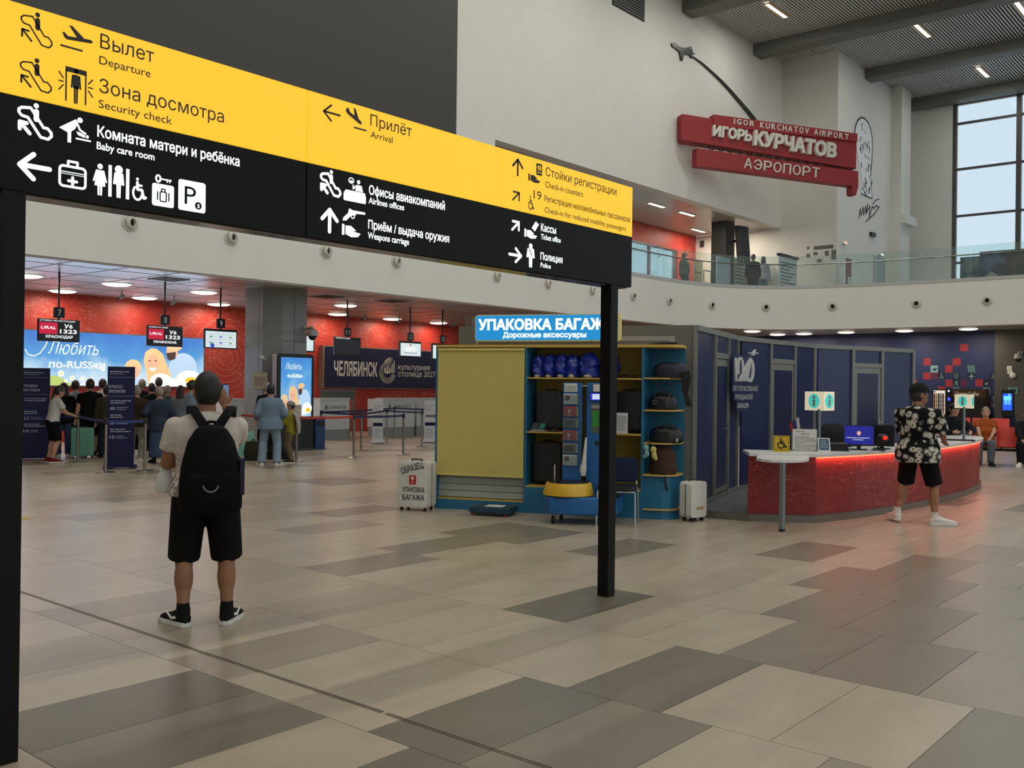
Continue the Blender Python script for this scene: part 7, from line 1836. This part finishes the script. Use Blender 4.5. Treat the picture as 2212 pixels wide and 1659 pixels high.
# ---- red name sign in the corner
NP0 = Vector((30.75, 17.90, 0)); ND = Vector((5.9, -4.13, 0)).normalized(); NNn = Vector((-ND.y, ND.x, 0))
ns = thing('airport_name_sign', 'red three-tier airport name sign with raised white letters in the hall corner', 'sign', tuple(NP0), math.atan2(ND.y, ND.x))
def nl(x, y, dy=0.0):
    r = ray(1440 + x / 2.54, 230 + y / 2.54); P = NP0 + NNn * dy; q = CO + r * ((P - CO).dot(NNn) / r.dot(NNn)); return ((q - NP0).dot(ND), q.z)
NR = M('name_red', '9a282b', .5, noise=.03); NRD = M('name_red_side', '8a2c32', .55)
def tier(name, pts, d0, d1): return MB().prism([nl(*p, d0) for p in pts], d0, d1).build(name, NR, ns, bevel=.01)
tier('main_panel', [(85, 40), (300, 75), (1043, 195), (1040, 342), (85, 183)], 0, .55)
tier('upper_panel', [(258, 43), (1048, 148), (1048, 193), (258, 104)], -.08, .30)
tier('lower_panel', [(165, 228), (1052, 355), (1052, 440), (165, 325)], .05, .45)
tier('end_return', [(1020, 436), (1052, 440), (1040, 487), (1020, 480)], .05, .45)
WL = M('letter_white', 'e2e0d6', .5)
def ntext(s, x0, y0, cap_y, x1, y1, dy, depth, bold, spaced=0):
    a = nl(x0, y0, dy); t = nl(x0, cap_y, dy); e = nl(x1, y1, dy); sl = math.atan2(e[1] - a[1], e[0] - a[0])
    L = math.hypot(e[0] - a[0], e[1] - a[1]); cap = t[1] - a[1]
    if not spaced:
        o = text(ns, s, 0, 0, cap, L, 0, WL, bold, depth, 'raised_lettering', split=False)
        o.location = (a[0], dy - .001, a[1]); o.rotation_euler = (0, -sl, 0)
        return o
    wts = [.17 if c == 'I' else 1.0 for c in s]; gap = spaced; unit = L / (sum(wts) + gap * (len(s) - 1)); x = 0
    for c, w in zip(s, wts):
        o = text(ns, c, 0, 0, cap, w * unit, 0, WL, bold, depth, 'raised_letter', split=False)
        o.location = (a[0] + x * math.cos(sl), dy - .001, a[1] + x * math.sin(sl)); o.rotation_euler = (0, -sl, 0); x += (w + gap) * unit
ntext('IGOR', 368, 95, 65, 478, 110, -.08, .03, .02, .55); ntext('KURCHATOV', 512, 117, 84, 778, 151, -.08, .03, .02, .5); ntext('AIRPORT', 808, 154, 123, 996, 182, -.08, .03, .02, .5)
ntext('ИГОРЬ', 248, 162, 108, 455, 194, 0, .14, .045); ntext('КУРЧАТОВ', 472, 212, 138, 914, 283, 0, .16, .05); ntext('АЭРОПОРТ', 422, 338, 283, 834, 393, .05, .06, .0, .28)
tr_ = MB()
for k in range(15):
    x = 220 + k * 52; a = nl(x, 205 + (x - 220) * .15, .3); b = nl(x + 26, 245 + (x - 220) * .145, .3); c = nl(x + 52, 213 + (x - 220) * .15, .3)
    tr_.tube([(a[0], .3, a[1]), (b[0], .3, b[1]), (c[0], .3, c[1])], .018, 5)
tr_.build('support_truss', M('truss_black', '232120', .6), ns)
for x in (300, 900):
    a = nl(x, 150, .5); MB().box(a[0] - .04, a[0] + .04, .4, 1.6 if x < 500 else 2.4, a[1] - .04, a[1] + .04).build('wall_arm', M('truss_black'), ns)
# ---- aeroplane ornament with its trail
Z5 = lambda x, y: on_y(1440 + x / 4.424, y / 4.424, 18.235)
pa_ = thing('aeroplane_ornament', 'dark metal aeroplane silhouette with curved vapour trail on the white wall', 'ornament', (0, 18.235, 0))
DM = M('ornament_dark', '34332e', .35, .6)
def zz(p): q = Z5(*p); return (q.x, q.z)
MB().prism([zz(p) for p in [(52, 412), (75, 405), (120, 440), (165, 457), (235, 447), (246, 456), (205, 482), (246, 467), (252, 505), (275, 510), (256, 522), (242, 522), (246, 556), (236, 546), (222, 522), (168, 515), (156, 580), (140, 570), (126, 492), (85, 457), (58, 440)]], 0, .06).build('aeroplane', DM, pa_)
cv = [(255, 540), (340, 600), (430, 680), (520, 765), (610, 860), (700, 965), (780, 1060), (850, 1150)]
top_, bot_ = [], []
for i_, (x, y) in enumerate(cv):
    w = 3 + 13 * (i_ / 7) ** 1.1; a = cv[max(0, i_ - 1)]; b = cv[min(7, i_ + 1)]; d = Vector((b[0] - a[0], b[1] - a[1])).normalized()
    top_.append(zz((x + d.y * w, y - d.x * w))); bot_.append(zz((x - d.y * w, y + d.x * w)))
MB().prism(top_ + bot_[::-1], 0, .05).build('vapour_trail', DM, pa_)
# ---- line drawing on the pier
PY = 15.825
dr_ = thing('line_drawing', 'tall line drawing of a bearded figure with signature on the white pier', 'drawing', (0, PY, 0))
def pz(x, y): q = on_y(1440 + x / 2.54, 230 + y / 2.54, PY); return (q.x, q.z)
INK2 = M('ink_line', '20242a', .6)
OUT = [(1038, 200), (1030, 150), (1036, 105), (1048, 75), (1065, 61), (1085, 66), (1105, 90), (1118, 125), (1126, 170), (1128, 215), (1122, 290), (1118, 370), (1122, 440), (1128, 505), (1095, 490), (1065, 478), (1070, 400), (1056, 320), (1044, 250)]
MB().prism([pz(*p) for p in OUT], -.012, -.002).build('drawing_ground', M('drawing_pale', 'f0f3f5', .6), dr_)
def ink(pts, w=.035): MB().stroke([pz(*p) for p in pts], w, -.018, -.012).build('ink_stroke', INK2, dr_)
ink(OUT[:10], .075); ink([(1128, 225), (1124, 300), (1118, 380)], .075); ink([(1066, 478), (1095, 492), (1127, 505), (1122, 440)], .04); ink([(1112, 480), (1118, 400), (1110, 380)], .04)
rg_ = random.Random(5)
for _ in range(34):
    y = rg_.uniform(85, 470); x = 1040 + (y - 60) * .07 + rg_.uniform(5, 62); a = rg_.uniform(.9, 1.9); L = rg_.uniform(8, 32)
    ink([(x, y), (min(x + L * math.cos(a) * .6, 1122), min(y + L * math.sin(a), 490))], rg_.choice((.04, .055, .08)))
sgn = [(1055, 612), (1062, 560), (1066, 600), (1078, 552), (1080, 596), (1092, 548), (1094, 590), (1104, 535), (1098, 580), (1115, 545), (1112, 610), (1128, 548), (1135, 560), (1148, 545), (1165, 552), (1140, 590), (1092, 632)]
MB().stroke([pz(*p) for p in sgn], .05, -.012, -.002).build('signature', INK2, dr_); MB().stroke([pz(1130, 535), pz(1145, 515), pz(1165, 508)], .04, -.012, -.002).build('signature_tick', INK2, dr_)
# ---- ventilation grille high on the white wall
vg = thing('wall_grille', 'dark louvred ventilation grille high on the white wall', 'grille', (26.6, YA - .03, 14.42))
MB().box(0, 1.95, .0, .028, 0, 1.5).build('grille_back', M('grille_dark', '2a2a29', .6), vg)
for k in range(16): MB().box(.04, 1.91, -.03, .0, .04 + .092 * k, .08 + .092 * k).build('louvre', M('grille_slat', '6f706d', .5), vg)
# ---- fittings on the pier
def pierbox(name, label, cat, u0, u1, v0, v1, mat, Y=15.83, d=.12, glow=None):
    a = on_y(u0, v0, Y); b = on_y(u1, v1, Y)
    t = thing(name, label, cat, (a.x, Y, b.z)); W, Hh = b.x - a.x, a.z - b.z
    MB().rbox(0, W, -d, -.002, 0, Hh, min(W, Hh) * .15, 'y').build('body', mat, t); MB().box(W * .15, W * .85, -d - .006, -d, Hh * .12, Hh * .88).build('front', glow or DGREY, t); return t
pierbox('loudspeaker', 'small black loudspeaker on the white pier below the signature', 'loudspeaker', 1878, 1887, 501, 513, BLACK)
pierbox('emergency_light', 'small round orange lamp low on the white pier', 'lamp', 1817, 1825, 521, 529, WHITE, glow=M('amber_glow', 'f0b48a', .4, emit=1.0))
pierbox('exit_sign', 'small white emergency exit sign over the gallery door', 'sign', 1896, 1904, 547, 554, WHITE, glow=M('exit_glow', 'f2f6f4', .4, emit=1.0))
d0 = bpy.data.objects.new('door_1', None); C.objects.link(d0); struct(d0, 'pale grey door on the gallery')
a = on_y(1888, 555, 15.83); b = on_y(1908.6, 560, 15.83)
MB().box(a.x, b.x, 15.79, 15.828, MEZ, a.z).build('door_leaf', M('door_pale', '9fa6a2', .5), d0); MB().box(a.x - .08, a.x, 15.77, 15.83, MEZ, a.z + .08).box(b.x, b.x + .08, 15.77, 15.83, MEZ, a.z + .08).box(a.x, b.x, 15.77, 15.83, a.z, a.z + .08).build('door_frame', M('door_frame_pale', 'b9bfbb', .5), d0); MB().box(b.x - .2, b.x - .1, 15.75, 15.79, 6.6, 6.66).build('door_handle', STEEL, d0)
# ---- lobby fittings and people on the gallery
p = on_y(1600, 540, 19.2)
t = thing('speaker_array', 'tall dark loudspeaker column hung on the lobby column', 'loudspeaker', (37.0, 19.05, 0), -.2)
q = MB().box(.0, .62, -.16, .08, 7.0, 8.55); q.v = [(x, y - .10 * (8.55 - z), z) for x, y, z in q.v]; q.build('cabinet', M('array_grey', '34373b', .5), t, bevel=.02)
q = MB().box(.05, .57, -.175, -.16, 7.42, 7.45); q.v = [(x, y - .10 * (8.55 - z), z) for x, y, z in q.v]; q.build('cabinet_joint', BLACK, t); MB().box(.2, .35, .05, .30, 7.9, 8.0).build('wall_bracket', BLACK, t)
def lobby_wall_box(name, label, cat, u0, u1, v0, v1, X, mat):
    a = on_x(u0, v0, X); b = on_x(u1, v1, X); t = thing(name, label, cat, (X, a.y, b.z), -PI / 2); W, Hh = a.y - b.y, a.z - b.z
    MB().box(0, W, -.1, -.002, 0, Hh).build('body', mat, t, bevel=.01); MB().box(W * .15, W * .85, -.106, -.1, Hh * .1, Hh * .9).build('front', DGREY, t); return t
lobby_wall_box('loudspeaker', 'small black loudspeaker on the pale lobby wall', 'loudspeaker', 1514, 1521, 521, 533, 39.745, BLACK)
MZ = MEZ
def gallery(lab, u, vtop, depthY, turn, **kw):
    p = on_y(u, 560, depthY); q = on_y(u, vtop, depthY).z - MZ; p.z = MZ
    return person(lab, p, CAMR(p) + turn, max(1.45, min(q, 1.9)), vox=.026, group='people on the gallery', **kw)
gallery('man in black jacket seen from behind on the gallery', 1627, 528, 18.95, 0, top=('jacket', BLKC), bottom=('pants', BLKC), hair=('short', HAIRB), shoes=(BSHOE, None), skin=SKIN2, g=1.1)
gallery('woman with long dark hair in pale coat on the gallery', 1649, 540, 18.9, 0, top=('jacket', cloth('pale_coat', '9aa0ad')), bottom=('pants', JS), hair=('long', HAIRB), shoes=(BSHOE, None), skin=SKIN2)
gallery('figure in camouflage clothing with backpack by the lobby window', 1478, 546, 20.4, -.9, top=('jacket', cloth('camo', '4a4d40', '26281f', 14, amt=1)), bottom=('pants', cloth('camo')), hair=('cap', HAIRB, cloth('camo')), shoes=(BSHOE, None), skin=SKIN2, g=1.15)
DISP = M('display_white', 'b9c4c8', .4); DST = M('display_stripe', '4a5256', .5)
def board(name, label, u0, u1, vt, Y, mat, stripes_=0, header=False):
    a = on_y(u0, vt, Y); b = on_y(u1, vt, Y); t = thing(name, label, 'display', (a.x, Y, MZ)); W, Hh = b.x - a.x, a.z - MZ
    MB().box(0, W, 0, .04, .06, Hh).build('board', mat, t); MB().box(-.02, W + .02, -.2, .24, 0, .06).build('foot', GREYM, t)
    for k in range(stripes_): MB().box(W * .06, W * (.6 + .3 * ((k * 7) % 3) / 2), -.004, 0, Hh * (.12 + .8 * k / stripes_), Hh * (.12 + .8 * k / stripes_) + .05).build('printed_stripe', DST, t)
    if header: MB().box(-.05, W + .05, -.06, .1, Hh, Hh + .1).build('header_bar', M('header_navy', '1b1e30', .5), t)
    return t
board('display_board', 'white exhibition board with header bar left of the white pier', 1684, 1722, 552, 17.1, DISP, 9, True)
board('roll_up_banner', 'pale striped display board behind the people on the gallery', 1586, 1630, 556, 19.5, M('display_pale', 'a5a9a8', .4), 9)
board('roll_up_banner', 'tall pale blue glass display at the dark lobby column', 1549, 1578, 552, 19.0, M('display_blue', '8fa6b4', .3), 0)
board('display_stand', 'grey cabinet stand beside the camouflage figure', 1500, 1518, 560, 20.8, M('cabinet_beige', 'a09c84', .5), 3)
# barrier posts on the gallery
for u, lab in ((1528, 'left'), (1556, 'right')):
    p = on_y(u, 580, 19.6); t = thing('gallery_barrier', lab + ' chrome barrier frame on the gallery', 'barrier', (p.x, 19.6, MZ)); MB().tube([(-.3, 0, 0), (-.3, 0, .95), (.3, 0, .95), (.3, 0, 0)], .022).build('frame', STEEL, t); MB().tube([(-.3, 0, .45), (.3, 0, .45)], .015).build('crossbar', STEEL, t)
# small print and icons on the pier side face
pf_ = bpy.data.objects['wall_pier']
def bxz(u, v): return on_x(u, v, 39.745)
for u0, u1, v0, v1 in ((1758, 1800, 532, 536), (1743, 1748, 533, 538), (1742, 1750, 549, 556), (1757, 1766, 545, 551), (1782, 1790, 542, 552), (1796, 1806, 540, 560), (1765, 1775, 560, 566)):
    a = bxz(u0, v0); b = bxz(u1, v1); MB().box(39.738, 39.749, b.y, a.y, b.z, a.z).build('wall_print', M('pier_print', '6d6a66', .6), pf_)
# pictures standing by the window
PT = []
for k, (u0, u1, vt, cols, lab) in enumerate([(2075, 2116, 556, ('45535c', '6d7b80'), 'grey-blue seascape canvas, leftmost of the row by the window'), (2117, 2172, 544, ('38434c', '5a6a86'), 'blue canvas with pale shape in the middle of the row by the window'), (2173, 2215, 540, ('3a3c3a', '57564c'), 'dark brown-grey canvas at the right of the row by the window')]):
    X = 40.5; a = on_x(u0 + .6, vt, X); b = on_x(u1 - .6, vt, X)
    t = thing('painting', lab, 'painting', (X, a.y, MZ), -PI / 2, 'canvases by the window'); W, Hh = a.y - b.y, a.z - MZ
    MB().box(0, W, 0, .05, 0, Hh).build('canvas', cloth('canvas_%d' % k, cols[0], cols[1], 2.2, amt=.9), t); MB().box(-.02, 0, -.01, .06, 0, Hh).box(W, W + .02, -.01, .06, 0, Hh).build('frame', DGREY, t)
    if k == 1: MB().prism([(W * .25, Hh * .2), (W * .75, Hh * .22), (W * .7, Hh * .4), (W * .45, Hh * .5), (W * .28, Hh * .4)], -.004, 0).build('pale_shape', M('canvas_pale', '8f968a', .7), t)
a = on_y(1814, 563, 15.5); t = thing('map_stand', 'red and white leaflet stand in front of the white pier', 'stand', (a.x, 15.2, MZ)); MB().box(0, .5, 0, .04, .4, 1.55).build('poster', M('poster_red', '7d2a33', .5), t); MB().box(.1, .45, -.004, 0, .5, .8).build('poster_field', PAPER, t); MB().box(-.05, .8, -.15, .25, 0, .4).build('bin_base', DGREY, t)
